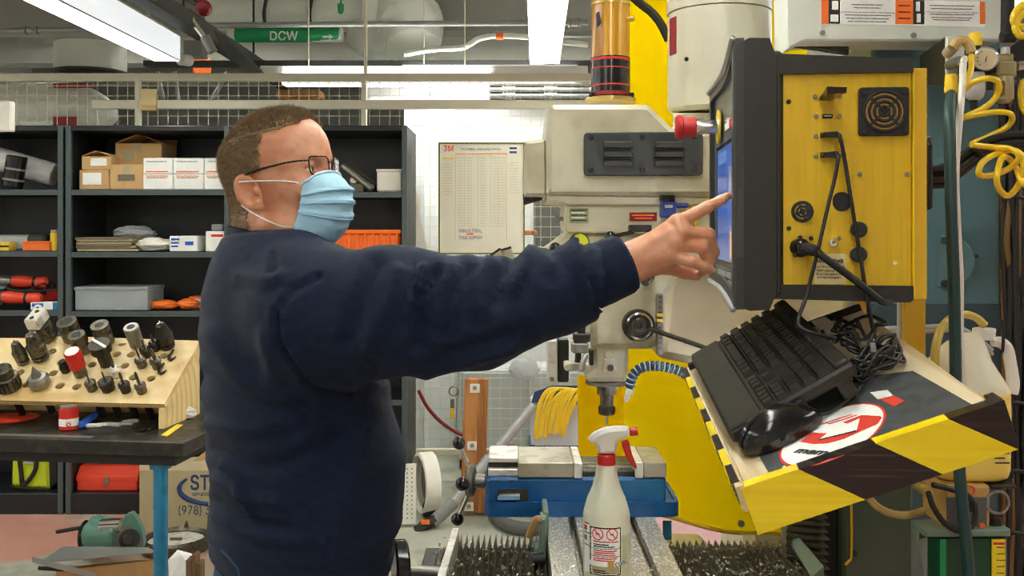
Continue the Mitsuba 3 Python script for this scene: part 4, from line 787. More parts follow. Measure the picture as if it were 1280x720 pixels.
    lhand = nets(lambda p: smin(s_cone(p, LE, LW, .035, .027), lh(p), .02), LW-(.14, .14, .22), LW+(.14, .14, .1), .006)
    body = cat_(head, hand, inner, lhand); part(t, 'body', body, 'm_skin', True)
    # nails
    for nm, r in (('little', .0052),):
        p1, p0 = q(*fing[nm][0][-1]), q(*fing[nm][0][-2]); dr_ = unit(p1-p0); nn = unit(np.cross(dr_, np.cross((0, -1, .35), dr_)))
        part(t, 'nail', xf(trimesh.creation.icosphere(2), M4(p1+nn*.0052-dr_*.001, dr_*.0062, np.cross(nn, dr_)*.0046, nn*.0016)), 'm_nail', True)
    # eyes
    for s in (-1, 1):
        e = np.array([.0825, s*.032, .023]); part(t, 'eye', xf(trimesh.creation.icosphere(3, .0118), M4(toW(e), HR[:, 0], HR[:, 1], HR[:, 2])), 'm_eye_white', True)
        f = e+unit((1, .05, 0))*.0085; part(t, 'iris', xf(lathe([(0, .0036), (.003, .0033), (.0056, .0018), (.0056, 0)], 20), M4(toW(f), HR@np.array([0, 1, 0]), HR@np.array([0, 0, 1]), HR@unit((1, .05, 0)))), 'm_iris')
    # --- hair: a thin cap and short strands over the part of the head that carries hair
    def hairmask(v):
        x, y, z = v.T; front = .078+.02*(1-(y/.06)**2).clip(0)+.0*z
        x = x+.008*(meshkit.fbm(v*70, 2, 3)-.5)+.004*(meshkit.fbm(v*300, 2, 5)-.5)
        top = (z > .098+.28*(x-.062).clip(0)) & (x < .089)
        side = (x < .018+.14*(z-.02).clip(0, .07)+.25*(z-.085).clip(0)) & (z > .034-.1*(x+.01).clip(-.2, .03))
        burn = (x < .02-.2*(.04-z).clip(0)) & (x > -.006) & (z > .022) & (np.abs(y) > .05)
        back = (x < -.028) & (z > -.062-.35*(x+.028))
        return (top | side | burn | back) & (z > -.1) & ~((np.abs(y) > .072) & (x > -.034) & (x < .02) & (z < .032))
    hm = trimesh.Trimesh(hv, head.faces, process=False); hn = vnorm(hm); fm = hairmask(hv[head.faces].mean(1))
    sub = trimesh.Trimesh(hv+hn*.0025, np.array(head.faces)[fm], process=False); sub.remove_unreferenced_vertices()
    ftri = hv[np.array(head.faces)[fm]]; ar = np.linalg.norm(np.cross(ftri[:, 1]-ftri[:, 0], ftri[:, 2]-ftri[:, 0]), axis=1); N = 17000
    rg = np.random.default_rng(5); ii = rg.choice(len(ftri), N, p=ar/ar.sum()); w = rg.dirichlet((1, 1, 1), N); pts = (ftri[ii]*w[..., None]).sum(1); nn = hn[np.array(head.faces)[fm]][ii].mean(1)
    flow = np.stack([np.where(pts[:, 2] > .1, .8, -.35), pts[:, 1]*2, np.where(pts[:, 2] > .1, .15, -.75)], 1)+rg.normal(0, .22, (N, 3)); dirv = nn*.8+flow*.55; dirv /= np.linalg.norm(dirv, axis=1, keepdims=True)
    Ln = (.0045+.006*np.clip((pts[:, 2]+.04)/.12, 0, 1)+.006*np.clip((pts[:, 2]-.115)/.03, 0, 1))*rg.uniform(.7, 1.2, N)
    sd = np.cross(dirv, rg.normal(size=(N, 3))); sd /= np.linalg.norm(sd, axis=1, keepdims=True); s2 = np.cross(dirv, sd); wd = .0007
    base = pts+nn*.001; V = np.concatenate([base+sd*wd, base-sd*wd*.5+s2*wd*.87, base-sd*wd*.5-s2*wd*.87, base+dirv*Ln[:, None]]); k = np.arange(N)
    Fh = np.concatenate([np.stack([k, k+N, k+3*N], 1), np.stack([k+N, k+2*N, k+3*N], 1), np.stack([k+2*N, k, k+3*N], 1)])
    hair = cat_(trimesh.Trimesh(sub.vertices, sub.faces, process=False), trimesh.Trimesh(V, Fh, process=False)); hair.vertices = toW(hair.vertices); part(t, 'hair', hair, 'm_hair', False)
    brow = []
    for s in (-1, 1):
        for k in range(60):
            a_ = rg.uniform(0, 1); p0 = np.array([.1005-.016*a_**2, s*(.014+.034*a_), .044+.006*math.sin(a_*2.6)+rg.normal(0, .0016)]); brow.append(cyl(p0, p0+np.array([-.002*a_+.001, s*.006, .001+rg.normal(0, .001)]), .0006, .0002, n=4))
    m = cat_(*brow); m.vertices = toW(m.vertices); part(t, 'eyebrow', m, 'm_hair', False, kind='stuff')
    # --- face mask
    ns, nt = 41, 49; S, Tt = np.meshgrid(np.linspace(-1, 1, ns), np.linspace(0, 1, nt), indexing='ij')
    tc = [0, .12, .3, .55, .8, .93, 1]
    cx_ = np.interp(Tt, tc, [.113, .126, .139, .136, .119, .101, .085]); cz_ = np.interp(Tt, tc, [.016, .004, -.018, -.05, -.088, -.104, -.112])
    tp = Tt**1.2; sx_ = .079-.026*tp+.006*np.sin(Tt*np.pi); sz_ = -.004-.072*tp; sy_ = .0585+.002*tp-.0*Tt
    A = S*np.pi/2; cc = np.cos(A).clip(0)**.82
    X = sx_+(cx_-sx_)*cc; Zm = sz_+(cz_-sz_)*cc**1.15; Y = sy_*np.sign(S)*np.abs(np.sin(A))**.92
    pleat = np.zeros_like(Tt)
    for c in (.36, .54, .72): pleat += .0045*np.clip(1-np.abs((Tt-c+.04)/.05), 0, 1)*np.where(Tt < c+.01, 1, .25)*(1-.35*S**2)
    wr = (meshkit.fbm(np.stack([S*4, Tt*9, S*0+3], -1), 3, 4)-.5)*.007*(1-np.abs(S)**6)+.003*np.sin(S*5+Tt*9)*np.abs(S)*(1-np.abs(S)**4)
    X = X+pleat*np.cos(A)+wr; Y = Y+pleat*np.sin(A)
    MV = np.stack([X, Y, Zm], -1).reshape(-1, 3); idx = np.arange(ns*nt).reshape(ns, nt)
    Q = np.stack([idx[:-1, :-1], idx[1:, :-1], idx[1:, 1:], idx[:-1, 1:]], -1).reshape(-1, 4); FT = np.vstack([Q[:, [0, 1, 2]], Q[:, [0, 2, 3]]])
    ms = trimesh.Trimesh(MV, FT, process=False); mn = vnorm(ms)
    if mn[:, 0].mean() < 0: mn = -mn; FT = FT[:, ::-1]
    n0 = len(MV); bd = np.concatenate([idx[:, 0], idx[-1, 1:], idx[-2::-1, -1], idx[0, -2:0:-1]]); bn = np.roll(bd, -1)
    rim = np.vstack([np.stack([bd, bn, bn+n0], 1), np.stack([bd, bn+n0, bd+n0], 1)])
    mk = trimesh.Trimesh(np.vstack([MV, MV-mn*.0016]), np.vstack([FT, FT[:, ::-1]+n0, rim]), process=False); mk.vertices = toW(mk.vertices); part(t, 'face_mask', mk, 'm_mask', True, label='pale blue pleated face mask')
    pm = lambda s, tt: toW(MV[idx[int(round((s+1)/2*(ns-1))), int(round(tt*(nt-1)))]]+mn[idx[int(round((s+1)/2*(ns-1))), int(round(tt*(nt-1)))]]*.0012)
    part(t, 'mask_edge', tube([pm(s, 0.02) for s in np.linspace(-1, 1, 21)], .0024, 6, 2), 'm_mask_edge', True)
    for tt in (.34, .52, .7): part(t, 'mask_pleat', tube([pm(s, tt) for s in np.linspace(-.93, .9, 19)], .0011, 5, 2), 'm_mask', True)
    for s in (-1, 1):
        c = toW((-.02, s*.083, .018)); cl = toW((-.014, s*.082, -.022))
        part(t, 'ear_loop', tube([pm(s*.985, .03), toW((.074, s*.0655, .001)), toW((.05, s*.0765, .008)), toW((.018, s*.083, .014)), toW((-.0, s*.09, .017)), toW((-.024, s*.09, .02))], .0014, 6), 'm_white', True)
        part(t, 'ear_loop', tube([pm(s*.985, .97), toW((.036, s*.072, -.068)), toW((.012, s*.079, -.052)), toW((-.008, s*.082, -.036)), toW((-.025, s*.084, -.02))], .0014, 6), 'm_white', True)
    # --- glasses
    for s in (-1, 1):
        c = np.array([.113-.004, s*.034, .024]); ax = unit((-.28, s*1, 0)); up = unit((.12, 0, 1)); no = np.cross(ax, up); no = no if no[0] > 0 else -no
        rp = rounded([(-.0245, -.017), (.022, -.015), (.026, .002), (.025, .0165), (-.024, .0175)], .011)
        ring = [toW(c+ax*x*1.0+up*z) for x, z in rp]; ring.append(ring[0]); part(t, 'glasses_rim', tube(ring, .0011, 6, 0), 'm_frame', True)
        lens = trimesh.Trimesh([toW(c+ax*x+up*z) for x, z in rp], earcut(rp), process=False); part(t, 'glasses_lens', lens, 'm_pane', False)
        o = c+ax*.0255+up*.01
        part(t, 'glasses_temple', tube([toW(o), toW((.078, s*.077, .035)), toW((.02, s*.0815, .034)), toW((-.006, s*.084, .03)), toW((-.024, s*.084, .012))], [.0013, .0015, .0022, .0026, .002], 6), 'm_frame', True)
        part(t, 'glasses_pad', tube([toW(c-ax*.024+up*.004), toW((.112, s*.008, .014))], .0012, 5, 0), 'm_chrome')
    part(t, 'glasses_bridge', tube([toW((.1145, -.0105, .03)), toW((.119, 0, .033)), toW((.1145, .0105, .03))], .0012, 6), 'm_frame', True)
    # --- sweatshirt
    zs = [1.66, 1.6, 1.565, 1.53, 1.48, 1.42, 1.35, 1.28, 1.2, 1.12, 1.06, 1.0]
    cx = [-.06, -.052, -.046, -.034, -.024, -.012, -.006, -.002, .014, .014, .006, -.004]
    ra = [.055, .065, .086, .113, .138, .157, .158, .157, .168, .163, .155, .148]; rb = [.07, .085, .14, .19, .21, .212, .205, .2, .2, .2, .195, .19]
    def shirt0(p):
        z = p[..., 2]; c, a_, b_ = np.interp(z, zs[::-1], cx[::-1]), np.interp(z, zs[::-1], ra[::-1]), np.interp(z, zs[::-1], rb[::-1])
        x = (p[..., 0]-X0)*fw[0]+(p[..., 1]-Y0)*fw[1]-c; y = (p[..., 0]-X0)*lf[0]+(p[..., 1]-Y0)*lf[1]
        d = (np.sqrt((x/a_)**2+(y/b_)**2+1e-9)-1)*np.minimum(a_, b_)*.92
        d = np.maximum(np.maximum(d, z-1.575), 1.035-.2*(x+c)-z)
        arm = s_chain(p, [SH, (SH+EL)/2+(0, 0, .006), EL, P(700, 362, 1.47), P(744, 347, 1.485)], [.1, .096, .08, .062, .052], .03)
        la = s_chain(p, [LS, LE, LW], [.085, .065, .05], .03)
        sh = s_cone(p, (X0-.03, Y0-.06, 1.5), SH+(-.02, .05, .03), .075, .085)
        return smin(smin(smin(d, sh, .06), arm, .045), la, .04)
    sm_ = nets(lambda p: shirt0(p), (X0-.36, 1.28, .96), (P(752, 0, 1.48)[0], 2.12, 1.66), .0085)
    # folds: short soft ridges in the cloth
    nrm = vnorm(sm_); v = np.array(sm_.vertices); disp = np.zeros(len(v))
    def stroke(pts, w, amp, near=1.62):
        L = [P(u, vv, 1.5)[[0, 2]] for u, vv in pts]; L = np.array(L); dd = np.full(len(v), 9.0); pv = v[:, [0, 2]]*(1.5/v[:, 1:2])+np.array([0, EYE*(1-0)])*(1-1.5/v[:, 1:2])
        for a_, b_ in zip(L[:-1], L[1:]):
            ab = b_-a_; tt = np.clip(((pv-a_)@ab)/(ab@ab), 0, 1); dd = np.minimum(dd, np.linalg.norm(pv-a_-tt[:, None]*ab, axis=1))
        return amp*(1.25*np.exp(-(dd/(w*.7))**2)-.3*np.exp(-((dd-w*1.4)/(w*.8))**2))*np.clip((near+.12-v[:, 1])/.12, 0, 1)
    ST = [([(470, 330), (452, 370), (430, 430)], .014, -.006), ([(500, 340), (485, 380), (455, 440)], .016, .006), ([(527, 335), (508, 395)], .009, .007), ([(545, 340), (530, 372), (524, 430)], .013, -.008), ([(566, 337), (550, 365), (545, 400)], .011, .006),
          ([(585, 335), (572, 362), (560, 420)], .012, -.006), ([(612, 328), (600, 350), (596, 390)], .012, .006), ([(640, 325), (628, 345), (622, 380)], .012, -.007), ([(665, 312), (652, 340), (640, 360)], .012, .006), ([(690, 310), (700, 330), (690, 352)], .01, -.006), ([(715, 306), (722, 330), (740, 380)], .01, .008), ([(728, 312), (738, 350), (748, 390)], .008, -.007),
          ([(345, 395), (350, 430), (385, 480), (440, 492)], .006, -.006), ([(353, 392), (358, 430), (392, 474), (440, 486)], .008, .004), ([(345, 395), (365, 362), (400, 345)], .006, -.005), ([(340, 340), (342, 318)], .007, -.004),
          ([(300, 345), (330, 352), (352, 346)], .014, .004), ([(262, 420), (300, 470), (352, 500)], .02, .005), ([(256, 470), (300, 500), (380, 512)], .016, -.005), ([(262, 530), (310, 538), (372, 524)], .013, .006), ([(268, 560), (320, 585), (380, 570), (430, 540)], .014, -.006), ([(270, 600), (310, 622), (350, 628)], .011, .007),
          ([(272, 645), (330, 672), (400, 676)], .012, .006), ([(268, 625), (300, 652), (360, 660)], .009, -.006), ([(280, 582), (300, 604), (312, 640)], .009, .006), ([(420, 520), (400, 580), (390, 640)], .03, -.004), ([(470, 510), (440, 600), (420, 670)], .022, .004), ([(330, 420), (340, 470)], .016, .004), ([(560, 440), (600, 430), (660, 412)], .014, -.004), ([(520, 470), (580, 452), (640, 436)], .012, .004), ([(450, 440), (480, 470), (520, 470)], .012, -.004)]
    for s_ in ST: disp += 1.45*stroke(*s_)
    z = v[:, 2]; ben = np.array([0, 0, 0])
    disp += .004*(meshkit.fbm(v*np.array([9, 9, 15]), 3, 2)-.5)+.006*np.exp(-((z-1.085)/.018)**2)
    sm_.vertices = v+nrm*disp[:, None]; soften(sm_, 1); part(t, 'sweatshirt', sm_, 'm_navy', True)
    # hem band, cuff, collar
    ring = lambda z_, k, n=64: [np.array([X0, Y0, z_+.005-.2*k*.15*math.cos(w)])+fw*((np.interp(z_, zs[::-1], cx[::-1]))+k*np.interp(z_, zs[::-1], ra[::-1])*math.cos(w))+lf*(k*np.interp(z_, zs[::-1], rb[::-1])*math.sin(w)) for w in np.linspace(0, 2*math.pi, n, endpoint=False)]
    def loft(rings, close=False):
        n = len(rings[0]); V = np.vstack(rings); Fc = []
        for k in range(len(rings)-1):
            for i in range(n):
                j = (i+1) % n; Fc += [(k*n+i, k*n+j, (k+1)*n+j), (k*n+i, (k+1)*n+j, (k+1)*n+i)]
        m = trimesh.Trimesh(V, Fc, process=False); return m
    hb = loft([ring(1.06, .97), ring(1.052, 1.012), ring(1.03, 1.012), ring(1.008, .995), ring(1.002, .965), ring(1.02, .94)]); part(t, 'hem_band', hb, 'm_navy', True)
    c0, c1 = P(737, 349, 1.482), P(784, 333, 1.498); ax = unit(c1-c0); Lc = np.linalg.norm(c1-c0); CM = frame(c0, unit(ax+np.array([.0, .0, .1])))
    n = 40; rr = []
    for zz_, r in ((-.004, .03), (0, .049), (.02, .0495), (Lc-.006, .0485), (Lc, .046), (Lc-.003, .038), (Lc-.03, .034)):
        rr.append([(CM@np.array([r*(1+.012*math.sin(13*w))*math.cos(w)*.8, r*(1+.012*math.sin(11*w))*math.sin(w), zz_, 1]))[:3] for w in np.linspace(0, 2*math.pi, n, endpoint=False)])
    part(t, 'cuff', loft(rr), 'm_navy', True)
    # stand-up collar, open and sloping to the front
    def col(k, h, off):
        out = []
        for w in np.linspace(0, 2*math.pi, 56, endpoint=False):
            f_ = math.cos(w); s_ = math.sin(w); fr_ = (f_+1)/2
            base = np.array([X0, Y0, 1.545])+fw*(-.036+(.084+.034*fr_)*k*f_)+lf*(.092*k*s_)
            base[2] += -.052*fr_**1.5+h*(1-.25*fr_); base += fw*off*f_; out.append(base)
        return out
    cl = loft([col(1.12, -.03, 0), col(1.1, .0, 0), col(1.02, .028, .002), col(.965, .046, .006), col(.93, .048, .006), col(.9, .035, .004), col(.92, -.02, 0)]); part(t, 'collar', cl, 'm_navy', True)
    # --- jeans and shoes
    hp = [np.array([X0, Y0, .93])+lf*s*.095 for s in (-1, 1)]; kn = [np.array([X0+.02, Y0, .5])+lf*s*.12 for s in (-1, 1)]; an = [np.array([X0-.02, Y0, .1])+lf*s*.13 for s in (-1, 1)]
    def jeans(p):
        z = p[..., 2]; x = (p[..., 0]-X0)*fw[0]+(p[..., 1]-Y0)*fw[1]; y = (p[..., 0]-X0)*lf[0]+(p[..., 1]-Y0)*lf[1]
        d = s_ell(p, (X0+.002, Y0, .96), (.146, .18, .22)); 
        for i in (0, 1): d = smin(d, s_chain(p, [hp[i], kn[i], an[i]], [.1, .078, .07], .03), .03)
        return np.maximum(np.maximum(d, z-1.06), .085-z)
    jm = nets(jeans, (X0-.3, Y0-.33, .07), (X0+.3, Y0+.33, 1.07), .011); soften(jm, 3); part(t, 'jeans', jm, 'm_denim', True)
    pk = [P(277, 688, 1.5), P(288, 700, 1.475), P(298, 714, 1.465), P(300, 735, 1.46)]
    part(t, 'jeans_pocket_seam', tube(pk, .0022, 5), 'm_denim', True)
    for i in (0, 1):
        o = an[i].copy(); sf = lambda p: np.maximum(smin(s_ell(p, o+fw*.07+np.array([0, 0, -.045]), (.14, .05, .05)), s_cone(p, o+(0, 0, .0), o+(0, 0, -.06), .055, .05), .03), .004-p[..., 2])
        part(t, 'shoe', nets(sf, o-(.28, .28, .11), o+(.28, .28, .1), .009), 'm_black', True)
pbr('m_frame', (44, 38, 34), .25, .5)
man()
# ------------------------------------------------------------------ milling machine
D = 2.12
def mill():
    t = thing('milling_machine', 'cream vertical milling machine with black vent plate, motor and blue nozzle hose, behind the hand', 'milling machine')
    W = lambda u, v, d=D: P(u, v, d)
    # belt housing
    part(t, 'belt_housing', extr([(683, 243), (683, 172), (686, 133), (690, 130), (805, 130), (812, 131), (845, 164), (950, 166), (950, 246), (888, 246)], D, .34, .012, .005), 'm_cream')
    part(t, 'nose_cover', extr([(655, 246), (656, 176), (684, 173), (684, 246)], D+.03, .26, .008, .004), 'm_cream')
    part(t, 'housing_skirt', extr([(684, 243), (950, 247), (950, 258), (708, 257), (704, 254), (684, 252)], D+.012, .3, .004, .002), 'm_cream')
    k = part(t, 'vent_plate', extr([(730, 165), (879, 165), (879, 219.5), (730, 219.5)], D-.012, .012, .002, .012), 'm_plate_black', label='black vent plate')
    for u in (739, 803, 868):
        for v in (171.5, 212.5): part(k, 'screw', cat_(cyl(W(u, v, D-.017), W(u, v, D-.011), .006, n=16, b=.0015)), 'm_black_gloss')
    for u0 in (753, 817):
        for v in (176, 187.5, 199): 
            part(k, 'louver', hull([W(u0, v+9, D-.0125), W(u0+40, v+9, D-.0125), W(u0+2, v, D-.0125), W(u0+36, v, D-.0125), W(u0+3, v+2.5, D-.022), W(u0+36, v+2.5, D-.022), W(u0+2, v+8.4, D-.021), W(u0+38.5, v+8.4, D-.021)]), 'm_plate_black', False)
    part(t, 'black_knob', cyl(W(654, 249, D+.06), W(678, 247, D+.06), .0135, .006, b=.003), 'm_black')
    # drawbar tube
    a = P(763, 0, 2.3); tz = lambda v: P(0, v, 2.3)[2]; Tz = M4((a[0], 2.3, 0), (1, 0, 0), (0, 1, 0), (0, 0, 1)); r = .0455
    part(t, 'drawbar_tube', lathe([(0, tz(-40)), (r, tz(-40)), (r, tz(74)), (0, tz(74))][::-1], 40, Tz), 'm_amber', label='amber tube')
    part(t, 'tube_boot', lathe([(0, tz(121)), (r*1.03, tz(121)), (r*1.03, tz(73)), (0, tz(73))], 40, Tz), 'm_black_gloss', label='black lower sleeve')
    for v, h, m in ((76, 1.6, 'm_red'), (87, .7, 'm_lettering_red'), (108, .8, 'm_lettering_red'), (118.5, 2.2, 'm_dark_red'), (6.5, 1.2, 'm_brass')): part(t, 'ring', lathe([(0, tz(v+h)), (r*1.045, tz(v+h)), (r*1.045, tz(v-h)), (0, tz(v-h))], 40, Tz), m)
    part(t, 'tube_flange', lathe([(0, tz(130)), (.058, tz(130)), (.061, tz(128)), (.061, tz(124)), (.056, tz(122.5)), (0, tz(122.5))], 40, Tz), 'm_brass')
    for w in (-150, -30): part(t, 'bolt', cyl((a[0]+.055*math.cos(math.radians(w)), 2.3+.055*math.sin(math.radians(w)), tz(123)), (a[0]+.055*math.cos(math.radians(w)), 2.3+.055*math.sin(math.radians(w)), tz(118)), .006), 'm_black_gloss')
    part(t, 'pin', cyl(P(781, 24.5, 2.28), P(793, 23.5, 2.27), .006, b=.002), 'm_brass'); part(t, 'decal', hull([P(u, v, 2.254) for u, v in ((745, 17), (749, 14), (752, 28), (746, 36))]+[P(u, v, 2.256) for u, v in ((745, 17), (749, 14), (752, 28), (746, 36))]), 'm_black', False)
    # motor
    dm = 2.34; c = P(899, 0, dm); mz = lambda v: P(0, v, dm)[2]; Tm = M4((c[0], dm, 0), (1, 0, 0), (0, 1, 0), (0, 0, 1)); R = .1245
    part(t, 'motor', lathe([(0, mz(142)), (.112, mz(142)), (R, mz(137)), (R, mz(20)), (R*1.0, mz(19)), (0, mz(19))], 56, Tm), 'm_motor')
    part(t, 'motor_cap', lathe([(0, mz(19)), (R*1.015, mz(18)), (R*1.015, mz(-40)), (0, mz(-60))], 56, Tm), 'm_motor')
    part(t, 'motor_base', hull([p for u, v in ((841, 141), (960, 141), (841, 158), (960, 160)) for p in (P(u, v, dm-.07), P(u, v, dm+.1))]), 'm_motor'); part(t, 'motor_plate', extr([(838, 163), (846, 156), (900, 154), (960, 154), (960, 166), (838, 166)], D+.03, .2, .003), 'm_cream')
    part(t, 'motor_bolt', cyl(P(862, 150, D+.1), P(880, 149, D+.1), .006), 'm_dull_steel')
    part(t, 'motor_decal', tube([(c[0]+R*1.002*math.cos(w), dm+R*1.002*math.sin(w), mz(48)) for w in np.linspace(math.radians(192), math.radians(200), 3)], .001, 4, 0), 'm_dark_red')
    lab = [(c[0]+R*1.004*math.cos(w), dm+R*1.004*math.sin(w), mz(v)) for v in (26, 72) for w in np.linspace(math.radians(188), math.radians(205), 5)]
    part(t, 'motor_label', trimesh.Trimesh(lab, [(i, i+1, i+6) for i in range(4)]+[(i, i+6, i+5) for i in range(4)]), 'm_dark_red', False, label='red label strip')
    part(t, 'plug', cyl(P(858, 74, dm-.115), P(858, 74, dm-.105), .005), 'm_black')
    part(t, 'power_cable', tube([P(u, v, 2.42) for u, v in ((786, -8), (800, 4), (815, 16), (826, 30), (836, 50))], .011), 'm_cable')
    # head casting
    part(t, 'head_plate', extr([(706, 256), (890, 256), (890, 293), (709, 291), (705, 280)], D+.02, .2, .003, .004), 'm_cream')
    part(t, 'head_casting', extr([(712, 288), (890, 288), (890, 340), (846, 348), (834, 372), (832, 425), (815, 437), (740, 437), (738, 395), (735, 350), (722, 312)], D+.035, .22, .014, .01), 'm_cream')
    part(t, 'name_plate', extr([(712, 260), (736, 260), (736, 279), (712, 279)], D+.019, .003, 0), 'm_nameplate', False, label='green and silver name plate')
    for k2 in range(5): part(t, 'print', pbox(714, 262+k2*3.2, 734-(k2 % 2)*3, 263.4+k2*3.2, D+.0155, .0005, 0), 'm_paper' if k2 % 2 else 'm_black', False)
    part(t, 'warning_label', pbox(787, 265.5, 821, 276.5, D+.018, .002, 0), 'm_dark_red', False, label='red label'); part(t, 'print', pbox(790, 268, 818, 270, D+.0175, .0005, 0), 'm_orange_tag', False); part(t, 'print', pbox(793, 272, 815, 273.5, D+.0175, .0005, 0), 'm_orange_tag', False)
    part(t, 'lower_casting', extr([(742, 428), (786, 428), (786, 450), (784, 478), (735, 478), (733, 471), (742, 462)], D+.05, .12, .01, .006), 'm_cream'); part(t, 'boss', extr([(753, 447), (768, 447), (771, 466), (752, 466)], D+.044, .02, .004, .004), 'm_cream'); part(t, 'boss_screw', cyl(W(763, 460, D+.038), W(763, 460, D+.06), .0075, n=18), 'm_black')
    part(t, 'boss_ring', cyl(W(761, 443, D+.046), W(761, 443, D+.06), .012, n=20, b=.003), 'm_cream')
    # spindle
    ds = D+.1; sz = lambda v: P(0, v, ds)[2]; sx = P(758.5, 0, ds)[0]; Ts = M4((sx, ds, 0), (1, 0, 0), (0, 1, 0), (0, 0, 1))
    part(t, 'quill_flange', lathe([(0, sz(480)), (.047, sz(480)), (.049, sz(478)), (.049, sz(475)), (0, sz(475))], 36, Ts), 'm_dull_steel')
    part(t, 'spindle', lathe([(0, sz(507)), (.0145, sz(507)), (.0155, sz(493)), (.0225, sz(492)), (.023, sz(481)), (0, sz(480))], 32, Ts), 'm_grip')
    part(t, 'collet_nut', lathe([(0, sz(518)), (.017, sz(518)), (.0195, sz(516)), (.0195, sz(508)), (.016, sz(506)), (0, sz(506))], 10, Ts), 'm_dark_metal'); part(t, 'drill', lathe([(0, sz(532)), (.003, sz(530)), (.0032, sz(518)), (0, sz(518))], 12, Ts), 'm_chrome')
    # dial and feed handle
    q = W(797, 406, D+.03); Td = frame(q, (0, -1, 0))
    for nm, pr, m in (('dial', [(0, 0), (.035, 0), (.036, .004), (.036, .02), (.033, .025), (0, .025)], 'm_dark_metal'), ('dial_ring', [(.03, .024), (.03, .028), (.026, .03), (.024, .026)], 'm_chrome'), ('dial_hub', [(0, .02), (.018, .02), (.0185, .03), (.014, .034), (.006, .034), (.005, .03), (0, .03)], 'm_dark_metal')): part(t, nm, lathe(pr, 40, Td), m)
    part(t, 'feed_lever', cyl(W(812, 411, D), W(900, 441, D-.1), .0055, .0048, b=.001), 'm_dark_metal'); part(t, 'lever_knob', xf(trimesh.creation.icosphere(2, .011), M4(W(903, 441, D-.102), (1, 0, 0), (0, 1, 0), (0, 0, 1))), 'm_black_gloss', True)
    part(t, 'depth_scale', pbox(822, 368, 829, 445, D+.0, .03, .002), 'm_dull_steel'); part(t, 'scale_marker', pbox(821.5, 392, 829.5, 396, D-.002, .01, .001), 'm_yellow_plastic'); part(t, 'scale_marker', pbox(821.5, 399, 829.5, 403, D-.002, .01, .001), 'm_yellow_plastic')
    for k2 in range(11): part(t, 'scale_tick', pbox(823, 371+k2*6.4, 827, 371.7+k2*6.4, D-.0008, .001, 0), 'm_black', False)
    part(t, 'control_lever', cyl(W(763, 296, D-.02), W(792, 290, D+.0), .0045), 'm_black_gloss'); part(t, 'lever_knob', xf(trimesh.creation.icosphere(3, .0125), M4(W(763, 296, D-.02), (1, 0, 0), (0, 1, 0), (0, 0, 1))), 'm_black_gloss', True); part(t, 'lever_box', pbox(787, 281, 815, 290, D-.005, .03, .003), 'm_black'); part(t, 'knob', cyl(W(806, 352, D), W(812, 345, D+.03), .012, b=.003), 'm_black')
    k = part(t, 'limit_switch', pbox(827, 251, 846, 272, D-.01, .04, .003), 'm_blue_switch', label='blue limit switch'); part(k, 'bracket', pbox(826, 244, 844, 251.5, D-.012, .03, .002), 'm_black_gloss'); part(k, 'label', pbox(831, 256, 841, 260, D-.0115, .001, 0), 'm_bezel_pale', False); part(k, 'plug', cyl(W(846, 257, D), W(860, 257, D), .006), 'm_blue_switch')
    for u, vv in ((858, 262), (865, 275)): part(t, 'yellow_wire', tube([W(u, 258, D), W(u+4, 268, D), W(u+6, 290, D+.01)], .004), 'm_hose_yellow')
    # left side mechanism
    k = part(t, 'stop_block', pbox(717, 417, 738, 428, D+.02, .04, .003), 'm_dark_metal'); part(t, 'stop_block', pbox(715, 429, 736, 442, D+.02, .04, .003), 'm_dull_steel'); part(t, 'stop_post', pbox(722, 400, 732, 417, D+.03, .03, .003), 'm_black'); part(t, 'stop_nut', cyl(W(723, 442, D+.03), W(722, 453, D+.03), .007), 'm_black')
    part(t, 'lock_lever', tube([W(733, 444, D+.02), W(729, 452, D+.01), W(726, 464, D)], .0065), 'm_dull_steel'); part(t, 'lock_nut', pbox(737, 437, 742, 457, D+.03, .03, .002), 'm_dark_metal'); part(t, 'side_rail', pbox(706, 455, 733, 464, D+.06, .06, .003), 'm_cream')
    part(t, 'yoke_arm', extr([(668, 326), (672, 312), (682, 308), (708, 289), (722, 288), (722, 330), (690, 345), (668, 340)], D+.03, .05, .006, .004), 'm_cream'); part(t, 'yoke_ring', cat_(cyl(W(673, 320, D+.02), W(673, 320, D+.06), .022, n=28, b=.004)), 'm_cream'); part(t, 'yoke_screw', cyl(W(673, 320, D+.017), W(673, 320, D+.03), .0085, n=20), 'm_black')
    part(t, 'ball_knob', xf(trimesh.creation.icosphere(3, .0125), M4(W(694, 310, D-.0), (1, 0, 0), (0, 1, 0), (0, 0, 1))), 'm_black_gloss', True); part(t, 'ball_rod', cyl(W(694, 310, D), W(724, 308, D+.02), .006), 'm_dull_steel')
    part(t, 'gauge_disc', cyl(W(724, 304, D+.01), W(724, 304, D+.04), .021, n=32), 'm_lime_disc', label='yellow green disc'); part(t, 'disc_rim', xf(trimesh.creation.torus(.0215, .002, 32, 8), frame(W(724, 304, D+.012), (0, -1, 0))), 'm_dark_metal'); part(t, 'disc_screw', cyl(W(721, 300, D+.006), W(721, 300, D+.02), .0055, n=16), 'm_black')
    part(t, 'latch_hook', cat_(pbox(694, 271, 705, 276, D+.06, .01, .001), pbox(694, 264, 697, 276, D+.06, .01, .001)), 'm_dull_steel')
    # hinged light shade at the left
    shade = [((591, 338), (609, 320), (613, 330), (600, 345)), ((610, 320), (625, 312), (640, 340), (618, 345)), ((626, 312), (638, 310), (650, 334), (640, 342))]
    for i, pl in enumerate(shade): part(t, 'work_light_shade', extr(pl, D+.08+.004*i, .07, .003), 'm_cream')
    part(t, 'shade_edge', tube([W(u, v, D+.075) for u, v in ((591, 337), (609, 319.5), (611, 321), (625, 311), (627, 312.5), (639, 309))], .003, 6, 0), 'm_dark_metal')
